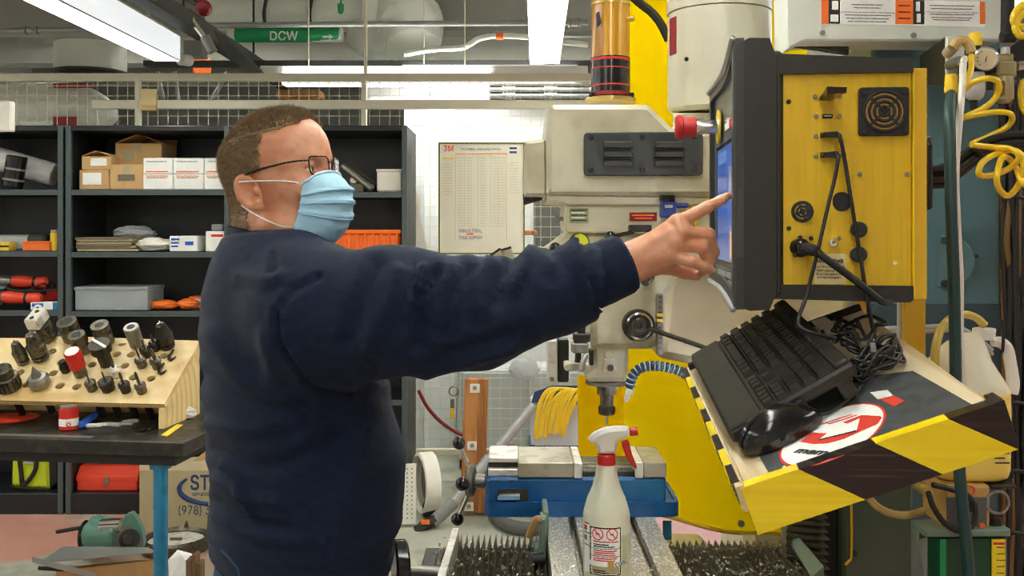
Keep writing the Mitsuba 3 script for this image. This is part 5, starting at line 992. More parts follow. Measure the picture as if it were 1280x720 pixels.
    part(t, 'shade_arm', tube([W(u, v, D+.1) for u, v in ((645, 330), (656, 326), (668, 322))], .01), 'm_cream'); 
    # bracket column left of the spindle
    part(t, 'guide_column', pbox(684, 427, 697, 478, D+.24, .05, .003), 'm_steel_pale'); part(t, 'guide_column_side', pbox(697, 425, 711, 478, D+.25, .05, .003), 'm_black'); part(t, 'guide_bolt', cyl(W(690, 474, D+.235), W(690, 474, D+.245), .006), 'm_dull_steel')
    # ram and column
    part(t, 'ram', extr([(832, 352), (848, 338), (900, 330), (1064, 326), (1064, 480), (905, 470), (868, 457), (822, 448), (828, 400)], D+.09, .3, .02, .02), 'm_ram')
    part(t, 'column', box(.68, .82, 2.8, 3.15, .02, 1.25, .03), 'm_cream'); part(t, 'base', box(.0, .64, 1.7, 2.5, .0, .1, .02), 'm_dark_green'); part(t, 'knee', box(.1, .3, 1.6, 2.3, .1, .72, .02), 'm_green_grey'); part(t, 'saddle', box(.04, .34, 1.62, 2.25, .72, .87, .01), 'm_green_grey')
    part(t, 'knee_slide', box(.1, .5, 2.3, 2.5, .1, .8, .02), 'm_cream'); part(t, 'neck', box(.5, .82, 2.8, 2.95, 1.2, 1.5, .02), 'm_cream')
    # table with T slots
    z1, z0 = .955, .905; X0, X1 = .0735, .312; sl = []
    for xc in (.13, .193, .262): sl += [(xc-.008, z1), (xc-.008, z1-.02), (xc-.014, z1-.02), (xc-.014, z1-.034), (xc+.014, z1-.034), (xc+.014, z1-.02), (xc+.008, z1-.02), (xc+.008, z1)]
    tb = prism([(X0, z0-.035), (X0, z1)]+sl+[(X1, z1), (X1, z0-.035)]  , 1.07, 0); part(t, 'table', mv(xf(tb, FRONT), 0, 1.42, 0), 'm_table_top', False)
    part(t, 'table_stop', pbox(679, 640, 686, 690, 2.0, .1, .002), 'm_green_grey'); 
    part(t, 'lock_handle', tube([P(u, v, 1.98) for u, v in ((661, 672), (668, 655), (672, 649), (680, 652))], .0085), 'm_brass_dull'); part(t, 'lock_handle', tube([P(u, v, 1.95) for u, v in ((668, 692), (664, 708), (661, 722))], .011), 'm_dull_steel'); part(t, 'lock_bracket', extr([(676, 648), (683, 648), (684, 700), (664, 722), (668, 690), (674, 684)], 1.97, .05, .004), 'm_green_grey'); part(t, 'clamp_screw', cyl(P(667, 700, 1.93), P(681, 698, 1.93), .012), 'm_black')
    # way covers: every fold a piece
    def pleat(x, w, y0, y1, z, h, lean=0): return hull([(x, y0, z), (x+w, y0, z), (x+w*.5+lean, y0, z+h), (x, y1, z), (x+w, y1, z), (x+w*.5+lean, y1, z+h)])
    n = 19; xl = np.linspace(-.17, .058, n)
    for i in range(n): part(t, 'way_cover_pleat', pleat(xl[i], .0124, 1.5, 2.1, .885-.03*(1 if i < 4 else 0)*(4-i)/4, .036, .003), 'm_pleat', False)
    part(t, 'way_cover_end', hull([P(u, v, d) for u, v, d in ((546, 722, 1.75), (556, 722, 1.75), (566, 660, 2.1), (574, 660, 2.1))]+[P(u, v, d) for u, v, d in ((546, 760, 1.75), (566, 730, 2.1), (574, 730, 2.1))]), 'm_steel_pale')
    part(t, 'way_cover_frame', box(-.19, .07, 1.55, 2.12, .86, .884, .002), 'm_dark_metal')
    n = 21; xr = np.linspace(.322, .6, n)
    for i in range(n): part(t, 'way_cover_pleat', pleat(xr[i], .0142, 1.5, 2.1, .872, .036, .004), 'm_pleat', False)
    part(t, 'way_cover_frame', box(.32, .63, 1.55, 2.12, .85, .871, .002), 'm_dark_metal')
    part(t, 'cover_clamp', hull([P(976, 655, 2.1), P(982, 652, 2.1), P(1030, 708, 1.78), P(1024, 722, 1.78), P(976, 662, 2.1), P(1014, 722, 1.78), P(1030, 722, 1.78)]), 'm_green_grey')
    for i in range(13): 
        z = P(0, 622+i*9, 1.98)[2]; part(t, 'column_cover_pleat', hull([(P(984, 0, 1.98)[0], 2.02, z), (P(984, 0, 1.98)[0], 1.98, z), (P(1028, 0, 1.98)[0], 2.02, z), (P(1028+(i % 2)*2, 0, 1.98)[0], 1.94, z), (P(984, 0, 1.98)[0], 2.02, z-.014), (P(1024, 0, 1.98)[0], 1.97, z-.014), (P(984, 0, 1.98)[0], 1.99, z-.014), (P(1024, 0, 1.98)[0], 2.02, z-.014)]), 'm_pleat', False)
    # handwheel low at the left
    part(t, 'handwheel', lathe([(0, 0), (.05, 0), (.054, .004), (.054, .022), (.05, .026), (.02, .022), (0, .022)], 36, frame(P(492, 712, 1.8), (1, .25, 0))), 'm_black_gloss'); part(t, 'handwheel_shaft', cyl(P(500, 712, 1.81), P(560, 716, 1.82), .01), 'm_dull_steel')
    # flexible coolant hose
    cl = spline([W(u, v, d) for u, v, d in ((785, 498, D-.02), (787, 490, D-.02), (788, 480, D-.02), (792, 468, D-.02), (799, 461, D-.02), (811, 457.5, D-.02), (826, 458, D-.02), (841, 461, D-.02), (857, 468, D-.02), (875, 486, D-.02))], 12)
    cum = np.r_[0, np.cumsum(np.linalg.norm(np.diff(cl, axis=0), axis=1))]; N = 19
    pt = lambda s: np.array([np.interp(s, cum, cl[:, i]) for i in range(3)])
    hk = part(t, 'coolant_hose', tube(cl[6:], .0065), 'm_navy_hose', True, label='blue segmented coolant hose')
    for i in range(N):
        s0 = cum[-1]*(.1+.9*i/N); s1 = cum[-1]*(.1+.9*(i+1)/N); a0, a1 = pt(s0), pt(s1); LL = np.linalg.norm(a1-a0)
        part(hk, 'segment', lathe([(0, 0), (.0065, 0), (.0105, LL*.3), (.0115, LL*.7), (.0085, LL*.98), (0, LL*.98)], 14, frame(a0, a1-a0)), 'm_navy_hose')
        if i > 0: part(hk, 'collar', lathe([(.0062, -LL*.12), (.0098, -LL*.1), (.0098, LL*.05), (.0062, LL*.07)], 14, frame(a0, a1-a0)), 'm_paper')
    part(hk, 'nozzle', cyl(W(786, 492, D-.02), W(782, 502, D-.02), .0075, .0045), 'm_ivory'); part(hk, 'nozzle_ring', cyl(W(788, 486, D-.02), W(786, 492, D-.02), .009), 'm_ivory')
    # chips scattered over table and covers
    rg = np.random.default_rng(9); N = 3200; V = []; 
    pos = np.column_stack([rg.uniform(-.16, .6, N), rg.uniform(1.55, 2.1, N), np.zeros(N)]); on_t = (pos[:, 0] > X0+.003) & (pos[:, 0] < X1-.003); pos[:, 2] = np.where(on_t, z1+.001, .905+rg.uniform(-.01, .012, N))
    kp = (np.hypot(pos[:, 0]-P(758, 0, 1.72)[0], pos[:, 1]-1.72) > .05) & ~((pos[:, 1] > 2.08) & (pos[:, 0] > -.08)) & ~((pos[:, 0] > .06) & (pos[:, 0] < .0735)) & ~((pos[:, 0] > .312) & (pos[:, 0] < .325)); pos = pos[kp]; N = len(pos)
    sz_ = rg.uniform(.0008, .0022, (N, 1))*np.where((pos[:, 0] > X1)|(pos[:, 0] < X0), 1.5, 1)[:, None]; V = np.concatenate([pos+rg.normal(0, 1, (N, 3))*sz_ for _ in range(4)]); kk = np.arange(N); Fc = np.concatenate([np.stack([kk+a_*N, kk+b_*N, kk+c_*N], 1) for a_, b_, c_ in ((0, 1, 2), (0, 2, 3), (0, 3, 1), (1, 3, 2))])
    part(t, 'metal_chips', trimesh.Trimesh(V, Fc, process=False), 'm_chips', False, kind='stuff')
pbr('m_nameplate', (150, 160, 110), .3, .4); pbr('m_lime_disc', (216, 214, 40), .4); pbr('m_blue_switch', (44, 62, 130), .35); pbr('m_navy_hose', (22, 54, 88), .3); pbr('m_brass_dull', (176, 140, 90), .4, .4)
pbr('m_ram', mikit.proc(lambda p, n, uv: mix(lin(206, 190, 136), lin(188, 168, 112), fbm(p.x*9, p.y*9, p.z*9, 3))), .28, clear=.3)
mill()
# ------------------------------------------------------------------ vise
def vise():
    t = thing('machine_vise', 'blue machine vise with steel jaw blocks bolted on the mill table', 'vise'); d = 2.12; zb = P(0, 597, d)[2]; zt = .9552
    x = lambda u, dd=d: P(u, 0, dd)[0]; z = lambda v, dd=d: P(0, v, dd)[2]
    part(t, 'body', extr([(607, 600), (612, 597), (833, 597), (833, 634), (607, 634)], d, .16, .006, .008), 'm_vise_blue'); 
    fl = rounded([(x(605), d-.012), (x(849), d-.012), (x(849), d+.18), (x(605), d+.18)], .025); m = trimesh.creation.extrude_polygon(Polygon(fl), z(629)-zt, engine='earcut'); part(t, 'base_flange', mv(m, 0, 0, zt), 'm_vise_blue'); part(t, 'flange_rim', mv(trimesh.creation.extrude_polygon(Polygon(fl).difference(Polygon(fl).buffer(-.008)), .006, engine='earcut'), 0, 0, z(629)-.001), 'm_vise_blue')
    k = part(t, 'window', extr([(622, 612), (660, 611), (660, 628), (622, 628)], d-.0008, .002, 0, .004), 'm_dark_metal', False); part(k, 'screw_thread', cyl(P(624, 622, d-.001), P(650, 621, d-.001), .0085), 'm_chrome'); part(k, 'label', pbox(622, 620, 650, 625, d-.012, .002, 0), 'm_pale_blue', False)
    def block(u0, u1, vt, vb, y0, y1, name, mat): return part(t, name, box(x(u0), x(u1), y0, y1, z(vb), z(vt), .002), mat)
    block(610, 648, 588, 597, d+.01, d+.15, 'slide_plate', 'm_steel_pale'); block(610, 648, 580, 588, d+.03, d+.13, 'slide_groove', 'm_dark_metal'); block(610, 648, 575, 581, d+.02, d+.14, 'slide_cap', 'm_steel_pale')
    block(647.5, 717, 578, 597, d-.002, d+.155, 'jaw_block', 'm_steel_jaw'); block(717.5, 728, 578, 597.5, d-.004, d+.157, 'jaw_plate', 'm_steel_pale'); block(794, 804, 577, 597.5, d-.004, d+.157, 'jaw_plate', 'm_steel_pale'); block(804.5, 833, 578, 597, d-.002, d+.155, 'jaw_block', 'm_steel_jaw')
    block(728.5, 793.5, 590, 597, d+.01, d+.15, 'bed', 'm_dark_metal'); part(t, 'bed_screw', cyl(P(728, 586, d+.05), P(793, 586, d+.05), .014), 'm_grip')
    c = P(583, 601, d+.05); part(t, 'shaft', cyl(P(585, 601, d+.05), P(607, 602, d+.05), .0165, b=.002), 'm_dull_steel'); part(t, 'hub', lathe([(0, 0), (.03, 0), (.037, .004), (.038, .012), (.034, .018), (.02, .022), (0, .022)], 36, frame(c, (1, -.12, 0))), 'm_dull_steel')
    for (u0, v0, u1, v1, dd) in ((588, 587, 574, 554, 0), (586, 617, 572, 649, 0), (586, 603, 578, 605, -.16)):
        a, b = P(u0, v0, d+.05), P(u1, v1, d+.05+dd); part(t, 'handle_rod', cyl(a, b, .005), 'm_chrome'); part(t, 'handle_knob', xf(trimesh.creation.icosphere(3, .0145), M4(b, (1, 0, 0), (0, 1, 0), (0, 0, 1))), 'm_black_gloss', True)
pbr('m_steel_jaw', speck((178, 166, 142), (140, 128, 104), 40, .6), .35, .4); pbr('m_pale_blue', (140, 180, 216), .4)
vise()
# ------------------------------------------------------------------ spray bottle
def bottle():
    t = thing('spray_bottle', 'translucent white spray bottle with a red collar and trigger standing on the mill table', 'spray bottle'); d = 1.72; z = lambda v: P(0, v, d)[2]; xc = P(758, 0, d)[0]; z0 = .9562; B = M4((xc, d, 0), (1, 0, 0), (0, 1, 0), (0, 0, 1)); k = d/F
    prof = [(0, z0), (26*k, z0), (29*k, z(713)), (29.3*k, z(690)), (29.3*k, z(642)), (28*k, z(636)), (24*k, z(622)), (17.5*k, z(607)), (13.5*k, z(592)), (12*k, z(580)), (0, z(580))]
    part(t, 'body', lathe(prof, 48, B), 'm_spray'); part(t, 'collar', lathe([(0, z(583)), (11.5*k, z(583)), (11.5*k, z(569)), (9.5*k, z(567)), (0, z(567))], 30, B), 'm_red', label='red collar')
    part(t, 'trigger_head', extr([(736, 551), (741, 544), (756, 537), (770, 535), (787, 535), (788, 545), (779, 550), (773, 552), (770, 568), (748, 568), (746, 557), (738, 554)], d-.014, .028, .006, .004), 'm_ivory'); part(t, 'nozzle', cyl(P(787, 540, d), P(797, 539, d), .0075, n=16, b=.001), 'm_red'); part(t, 'trigger', extr([(777, 554), (786, 551), (790, 567), (797, 586), (793, 586), (783, 572)], d-.008, .016, .003, .003), 'm_red', label='red trigger')
    rb = 29.45*k
    def arc(u0, v0, u1, v1, mat, off=0, name='print'):
        w0, w1 = math.asin(np.clip((u0-758)/29.4, -.99, .99)), math.asin(np.clip((u1-758)/29.4, -.99, .99)); n = max(2, int(abs(w1-w0)/.12)+1); V = []
        for w in np.linspace(w0, w1, n+1):
            for v in (v0, v1): V.append((xc+(rb+off)*math.sin(w), d-(rb+off)*math.cos(w), z(v)))
        Fc = [f for i in range(n) for f in ((2*i, 2*i+3, 2*i+2), (2*i, 2*i+1, 2*i+3))]; part(t, name, trimesh.Trimesh(V, Fc, process=False), mat, False)
    arc(736, 651, 773, 709.5, 'm_black', 0, 'label'); arc(737.2, 652.5, 772, 708.2, 'm_paper', .0002, 'label'); arc(730, 649, 735, 709, 'm_paper', .0001, 'label')
    for v in (648.5, 660, 675): arc(730, v, 735.5, v+1.2, 'm_black', .0003)
    for v0 in (652, 664): arc(730, v0, 733, v0+6, 'm_lettering_red' if v0 < 660 else 'm_grey', .0003)
    for u in (745, 762):
        w = math.asin((u-758)/29.4); part(t, 'symbol', xf(cat_(trimesh.creation.torus(.0125*.95, .0011, 24, 6), xf(box(-.012, .012, -.0009, .0009, -.0004, .0004, 0), rotm((0, 0, 1), -45)), box(-.004, .004, -.002, .002, -.0003, .0003, 0)), frame((xc+(rb+.0006)*math.sin(w), d-(rb+.0006)*math.cos(w), z(659)), (math.sin(w), -math.cos(w), 0)) @ np.diag([.82, .82, .3, 1])), 'm_lettering_red', False)
    for v, u1, m in ((667.5, 770, 'm_lettering_red'), (671, 758, 'm_lettering'), (673.5, 765, 'm_lettering'), (678.5, 768, 'm_lettering_red'), (681, 765, 'm_lettering_red'), (683.5, 767, 'm_lettering_red'), (688, 768, 'm_lettering_red'), (690.5, 766, 'm_lettering_red'), (703, 754, 'm_lettering'), (705.5, 758, 'm_lettering')): arc(740, v, u1, v+1.5, m, .0004)
    for v in (676.3, 686): arc(738, v, 772, v+.8, 'm_lettering', .0004)
    for v0, v1, m in ((700, 707, 'm_card_pale'),): arc(738, v0-1.5, 771.5, v1+.5, m, .0003)
    arc(733, 692.5, 781, 698, 'm_paper', .0006, 'label'); arc(756.5, 690.5, 764.5, 700, 'm_stain', .0008, 'stain')
    for i, ch in enumerate('COOL'):
        w = math.asin((765+i*4.6-758)/29.4); part(t, 'lettering', xf(text(ch, .0062, .0003, True), M4((xc+(rb+.001)*math.sin(w), d-(rb+.001)*math.cos(w), z(697.8-.35*i)), (math.cos(w), math.sin(w), 0), (0, 0, 1), (math.sin(w), -math.cos(w), 0))), 'm_lettering', False)
pbr('m_stain', (196, 150, 80), .6)
bottle()
# ------------------------------------------------------------------ yellow sheet, floor things behind the vise
def curtain():
    t = thing('yellow_curtain', 'tall translucent yellow plastic sheet hanging behind the milling machine', 'curtain'); n = 60; V = []; us = np.linspace(0, 1, n); x0, x1 = P(776, 0, 2.62)[0], P(1010, 0, 2.62)[0]; zs = np.linspace(.82, 2.25, 24)
    for z in zs:
        for u in us: V.append((x0+(x1-x0)*u, 2.6+.03*math.sin(u*9)*(1-.3*(z-.8))+.02*u, z-(.09*u if z < .83 else 0)))
    Fc = [f for j in range(23) for i in range(n-1) for f in ((j*n+i, j*n+i+1, (j+1)*n+i+1), (j*n+i, (j+1)*n+i+1, (j+1)*n+i))]
    part(t, 'sheet', trimesh.Trimesh(V, Fc, process=False), 'm_curtain', True)
    part(t, 'flat_panel', extr([(722, 470), (779, 462), (782, 640), (724, 636)], 2.55, .003, 0), 'm_curtain', False)
    part(t, 'hem', tube([V[i]+np.array([0, -.004, .004]) for i in range(0, n, 3)], .006, 6), 'm_yellow_bracket', True); p = np.array(V[int(n*.63)]); part(t, 'grommet', cyl(p+(0, -.012, .03), p+(0, -.004, .03), .009), 'm_dull_steel')
    part(t, 'hanging_rail', box(x0, x1, 2.58, 2.64, 2.24, 2.27, .003), 'm_strut')
    for x in (x0+.05, x1-.05): part(t, 'rail_hanger', cyl((x, 2.61, 2.26), (x, 2.61, 3.45), .005, n=8), 'm_strut')
pbr('m_curtain_panel', (246, 206, 14), .35)
curtain()
solo('tape_strip', 'short blue tape strip hanging below the vise flange', 'tape', pbox(828.5, 651, 839.5, 675, 2.2, .002, 0), 'm_blue_leg', False)
t = thing('wood_post', 'upright orange brown wooden post with bolted plates behind the vise', 'post'); d = 5.3
part(t, 'post', extr([(581, 474), (610, 474), (606, 642), (575, 641)], d, .06, .004), 'm_post_wood')
for u, v in ((593.5, 485), (590, 557), (586, 633)): k = part(t, 'plate', pbox(u-6, v-5, u+6, v+6, d-.006, .006, .001), 'm_ivory'); part(k, 'bolt', cyl(P(u, v, d-.014), P(u, v, d-.005), .012, n=8), 'm_dull_steel')
t = thing('vacuum_wand', 'grey white vacuum tube with a dark nozzle leaning behind the vise', 'vacuum tube')
part(t, 'tube', cyl(P(567, 629, 5.12), P(668, 506, 5.2), .026, n=18), 'm_bezel_pale'); part(t, 'joint', cyl(P(590, 600, 5.13), P(612, 572, 5.15), .03, n=18), 'm_bezel_pale'); part(t, 'grip', cyl(P(541, 653, 5.08), P(568, 627, 5.12), .034, n=18, b=.004), 'm_grey'); part(t, 'nozzle', cyl(P(520, 665, 5.05), P(545, 648, 5.08), .03, n=6, b=.004), 'm_black'); part(t, 'red_button', pbox(526, 650, 537, 656, 5.03, .01, .002), 'm_orange_tag')
def disc():
    t = thing('drum_lid', 'pale round rimmed wheel standing on edge beside the man\'s hip', 'wheel'); d = 5.3; part(t, 'rim', lathe([(.135, -.03), (.165, -.03), (.165, .05), (.15, .055), (.14, .03)], 44, frame(P(535, 603, d), (-1, -.38, 0))), 'm_ivory'); part(t, 'face', lathe([(0, -.02), (.14, -.02), (.14, .0), (0, .02)], 44, frame(P(535, 603, d), (-1, -.38, 0))), 'm_dull_steel'); part(t, 'foot', pbox(528, 630, 545, 648, 5.2, .1, .01), 'm_dark_metal')
disc()
def pegs():
    t = thing('pegboard', 'white perforated panel standing on the floor beside the man', 'panel'); d = 5.1
    part(t, 'panel', extr([(499, 581), (520, 580), (520, 655), (497, 656)], d, .02, .002), 'm_ivory')
    for i in range(3):
        for j in range(12): part(t, 'hole', cyl(P(503+i*6, 586+j*5.6, d-.001), P(503+i*6, 586+j*5.6, d+.004), .0045, n=8), 'm_grey')
pegs()
def vac():
    t = thing('shop_vacuum', 'pale blue and white vacuum cleaner behind the vise', 'vacuum cleaner'); d = 5.25; zf = .0
    a, c = P(664, 500, d), P(730, 575, d); part(t, 'body', box(a[0], c[0], d, d+.3, .3, a[2], .03), 'm_pale_body'); part(t, 'top', hull([P(u, v, dd) for u, v in ((664, 503), (668, 490), (690, 482), (730, 482), (730, 503)) for dd in (d-.01, d+.3)]), 'm_navy_plastic'); part(t, 'band', box(a[0]-.01, c[0], d-.01, d+.3, .33, .4, .01), 'm_navy_plastic'); part(t, 'lower_body', box(a[0]-.01, c[0]+.02, d, d+.32, 0, .31, .03), 'm_grey')
pbr('m_pale_body', (206, 214, 220), .4); pbr('m_navy_plastic', (52, 70, 110), .4)
vac()
def cord():
    rg = np.random.default_rng(3); t = thing('extension_cord', 'coiled yellow extension cord draped over the vacuum cleaner', 'cord')
    for k in range(12):
        e = 667+3.6*k+rg.normal(0, .8); top = 484+rg.uniform(0, 5); pts = [P(e, 553-rg.uniform(0, 10)-.4*k, 5.19), P(e+1+.1*k, 530, 5.18), P(e+5+.5*k, 507+rg.normal(0, 2), 5.17), P(e+14+.6*k, top+4, 5.17), P(e+26+.4*k, top, 5.18), P(727+rg.uniform(0, 4), top+3, 5.2)]; part(t, 'loop', tube(pts, .0085, 6), 'm_hose_yellow', True)
cord()
solo('hose', 'reddish brown hose lying in a loop on the floor behind the vise', 'hose', tube([P(u, v, d) for u, v, d in ((598, 626, 5.5), (602, 592, 5.6), (608, 570, 5.75), (628, 562, 5.85), (640, 560, 5.85), (652, 566, 5.8))], .022), 'm_rust_red', True)
solo('hose', 'thick black vacuum hose curving on the floor under the vise', 'hose', tube([P(u, v, d) for u, v, d in ((616, 616, 5.62), (619, 640, 5.25), (632, 655, 5.03), (660, 661, 4.95), (700, 659, 4.98))], .035, 12), 'm_grey_dark', True)
solo('air_hose', 'dark red hose hanging on the wire mesh beside the man', 'hose', tube([P(u, v, 5.98) for u, v in ((523, 488), (535, 510), (552, 528), (572, 541), (590, 546))], .011), 'm_dark_red', True)
t = thing('key_strap', 'yellow and white strap hanging from a ring on the wire mesh', 'strap'); part(t, 'strap', pbox(563, 499, 568, 523, 5.97, .01, .001), 'm_yellow_tape'); part(t, 'clasp', pbox(563, 499, 568, 510, 5.965, .008, .001), 'm_dull_steel'); part(t, 'ring', xf(trimesh.creation.torus(.028, .005, 28, 8), frame(P(567, 489, 5.96), (0, -1, .1))), 'm_dull_steel')
pbr('m_rust_red', (150, 72, 54), .6); pbr('m_grey_dark', (88, 88, 84), .6)
# behind the wire: dim lockers seen through the mesh
t = thing('far_locker', 'grey locker seen through the wire mesh above the vise', 'locker'); part(t, 'body', pbox(572, 462, 742, 575, 6.3, .4, .01), 'm_locker'); part(t, 'door', pbox(578, 466, 655, 572, 6.285, .015, .004), 'm_locker'); part(t, 'door', pbox(660, 466, 738, 572, 6.285, .015, .004), 'm_locker'); part(t, 'leg', box(P(574, 0, 6.3)[0], P(740, 0, 6.3)[0], 6.35, 6.65, 0, .12, 0), 'm_strut')
t = thing('far_cabinet', 'dark grey cabinet seen through the wire right of the poster', 'cabinet'); part(t, 'body', pbox(668, 232, 745, 335, 6.6, .3, .01), 'm_locker_dark'); part(t, 'shelf', pbox(656, 288, 672, 294, 6.35, .15, .004), 'm_post_wood')
solo('plastic_bag', 'white plastic bag hanging on the mesh below the sleeve', 'bag', crumple(P(655, 462, 6.0), (.09, .05, .07), 21, .2), 'm_bag', True)
pbr('m_locker', (190, 196, 194), .5); pbr('m_locker_dark', (96, 102, 100), .5)

t = thing('work_light', 'small machine work light on a bent arm behind the keyboard tray', 'lamp'); q = P(920, 520, 1.96); dv = unit(P(846, 438, 2.21)-q)
part(t, 'shade', lathe([(.012, -.03), (.03, .0), (.034, .02), (.031, .02), (.026, 0), (.012, -.024)], 24, frame(q, dv)), 'm_black'); part(t, 'bulb', lathe([(0, .012), (.016, .012), (.014, .017), (0, .019)], 20, frame(q, dv)), 'm_lens', emitter=emit((1, .93, .8), 5000)); part(t, 'arm', tube([q-dv*.028, q+(.03, .05, -.1), q+(.1, .12, -.12), q+(.12, .2, -.03)], .007), 'm_black', True)
# ------------------------------------------------------------------ control pendant; local axes: A to the right, BD away from the camera, z up
PA = unit((.995, -.0995, 0)); PB = np.array([.0995, .995, 0]); PO = P(920, 285, 1.46); PO[2] = 0
def pl(a, b, z): return PO+PA*a+PB*b+np.array([0, 0, z])
LM = M4(PO, PA, PB, (0, 0, 1))
def lbox(a0, a1, b0, b1, z0, z1, bv=.003): return xf(box(a0, a1, b0, b1, z0, z1, bv), LM)
def zb(v, d=1.455): return P(0, v, d)[2]
def nhit(u, v, off=0.0): return phit(u, v, PO+PB*(.012-off), PB)
FM = lambda a: M4(PO+PA*a, -PB, (0, 0, 1), -PA)                      # prism front facing -A
def pendant():
    t = thing('control_pendant', 'control pendant with a black monitor case facing the man and a yellow electronics box', 'control panel')
    bs = np.linspace(0, .345, 15); zt = lambda b: 1.843+.036*max(0, 1-b/.17)**2; zl = lambda b: 1.492-.02*max(0, 1-b/.2)**2-.006*(1-b/.345)
    outer = [(-b, zt(b)) for b in bs]+[(-b, zl(b)) for b in bs[::-1]]
    inner = [(-b, zt(b)-.018) for b in np.linspace(.02, .327, 12)]+[(-b, zl(b)+.02) for b in np.linspace(.327, .02, 12)]
    # case: deep dark housing with cut corners on the near side
    part(t, 'case', xf(prism([(0, 1.852), (-.345, 1.842), (-.345, 1.494), (0, 1.482)], .05, .003), FM(.012)), 'm_case')
    side = hull([pl(a, b, z) for b in (0, .05) for a, z in ((.0, 1.868), (.02, 1.879), (.05, 1.878), (.0, 1.472), (.02, 1.464), (.05, 1.466), (.06, 1.85), (.06, 1.49))]); part(t, 'case_side', side, 'm_case', 20)
    part(t, 'case_back', lbox(.05, .072, .004, .34, 1.485, 1.86, .006), 'm_case')
    part(t, 'bezel', xf(prism(outer, .016, 0, [inner]), FM(-.004)), 'm_bezel', False)
    for k, (n_, f_, e_) in enumerate((('bezel_edge', zt, .0), ('bezel_edge', zl, .0))):
        part(t, n_, tube([pl(-.005, b, f_(b)) for b in np.linspace(.0, .345, 12)], .005, 8, 3), 'm_bezel_pale', True)
    part(t, 'face_panel', xf(prism([(-.014, 1.862), (-.335, 1.838), (-.335, 1.498), (-.014, 1.482)], .004, 0), FM(.004)), 'm_panel', False)
    k = part(t, 'screen_frame', xf(prism([(-.04, 1.733), (-.275, 1.733), (-.275, 1.525), (-.04, 1.525)], .006, 0, [[(-.046, 1.727), (-.269, 1.727), (-.269, 1.535), (-.046, 1.535)]]), FM(.001)), 'm_black_gloss', False)
    part(k, 'screen', xf(trimesh.Trimesh([(-.045, 1.534, 0), (-.045, 1.728, 0), (-.27, 1.728, 0), (-.27, 1.534, 0)], [(0, 2, 3), (0, 1, 2)], process=False), FM(.002)), 'm_screen', False, label='lit blue screen', emitter=emit(lin(78, 106, 158), .58))
    for (b0, b1, z0, z1, c) in ((.06, .1, 1.64, 1.69, (150, 150, 170)), (.052, .09, 1.54, 1.585, (240, 190, 110)), (.12, .25, 1.56, 1.7, (52, 84, 148)), (.13, .24, 1.7, 1.72, (110, 140, 190))):
        part(k, 'screen_panel', xf(trimesh.Trimesh([(-b0, z0, 0), (-b0, z1, 0), (-b1, z1, 0), (-b1, z0, 0)], [(0, 2, 3), (0, 1, 2)], process=False), FM(.0014)), 'm_screen', False, emitter=emit(lin(*c), .6))
    for i in range(8): part(t, 'soft_key', xf(prism([(-.024, 1.73-.024*i), (-.034, 1.73-.024*i), (-.034, 1.716-.024*i), (-.024, 1.716-.024*i)], .003, .0005), FM(.0005)), 'm_bezel_pale', False)
    for i in range(7):
        for j in range(2): part(t, 'keypad_key', xf(prism([(-.05-.03*i, 1.518-.013*j), (-.074-.03*i, 1.518-.013*j), (-.074-.03*i, 1.508-.013*j), (-.05-.03*i, 1.508-.013*j)], .003, .0005), FM(.0008)), 'm_bezel_pale', False)
    part(t, 'print', xf(prism([(-.092, 1.764), (-.15, 1.764), (-.15, 1.752), (-.092, 1.752)], .001, 0), FM(.0008)), 'm_paper', False); part(t, 'print', xf(prism([(-.05, 1.765), (-.09, 1.765), (-.09, 1.751), (-.05, 1.751)], .001, 0), FM(.0008)), 'm_lettering_red', False)
    # emergency stop
    e = phit(899, 158.5, PO, PA); k = part(t, 'emergency_stop', lathe([(0, .04), (.0165, .04), (.0175, .042), (.0175, .062), (.021, .064), (.0215, .071), (.017, .076), (0, .077)], 36, frame(e, -PA)), 'm_red', label='red emergency stop button')
    part(k, 'sleeve', lathe([(0, 0), (.0125, 0), (.0125, .03), (.011, .041), (0, .041)], 28, frame(e, -PA)), 'm_chrome'); part(k, 'legend_plate', lathe([(0, 0), (.03, 0), (.03, .003), (0, .003)], 36, frame(e, -PA)), 'm_yellow_tape')
    # slots behind the case
    for v in (118, 178, 235): q = nhit(974.5, v, -.02); part(t, 'clip', mv(box(-.004, .004, -.01, .01, -.006, .006, .002), *q), 'm_bezel')
    part(t, 'case_screw', cyl(nhit(967, 100, .01), nhit(967, 100, -.01), .004), 'm_black_gloss')
    # yellow box
    a0, a1 = .066, .2615; part(t, 'yellow_box', lbox(a0, a1, .012, .33, 1.5, 1.828, .002), 'm_yellow_box', label='yellow electronics box')
    part(t, 'top_trim', hull([pl(a, b, z) for b in (.004, .335) for a, z in ((a0-.004, 1.824), (a0-.004, 1.855), (a1-.004, 1.844), (a1+.0005, 1.84), (a1+.0005, 1.824))]), 'm_case', 20); part(t, 'bottom_trim', hull([pl(a, b, z) for b in (.006, .335) for a, z in ((a0-.004, 1.504), (a0-.004, 1.482), (a1-.004, 1.478), (a1+.001, 1.482), (a1+.001, 1.503))]), 'm_case', 20)
    part(t, 'back_flange', lbox(a1+.0015, a1+.0235, .016, .34, 1.482, 1.8315, .001), 'm_yellow_bracket'); part(t, 'flange_edge', lbox(a1+.001, a1+.003, .008, .02, 1.482, 1.831, .0008), 'm_yellow_tape')
    # fan guard
    f0 = nhit(1103.5, 140); FX = M4(f0, PA, (0, 0, 1), -PB); w = .0365; k = part(t, 'fan_guard', xf(prism(rounded([(-w, -w), (w, -w), (w, w), (-w, w)], .006), .008, .001), FX@T_(0, 0, .008)), 'm_black_soft', label='square black fan guard')
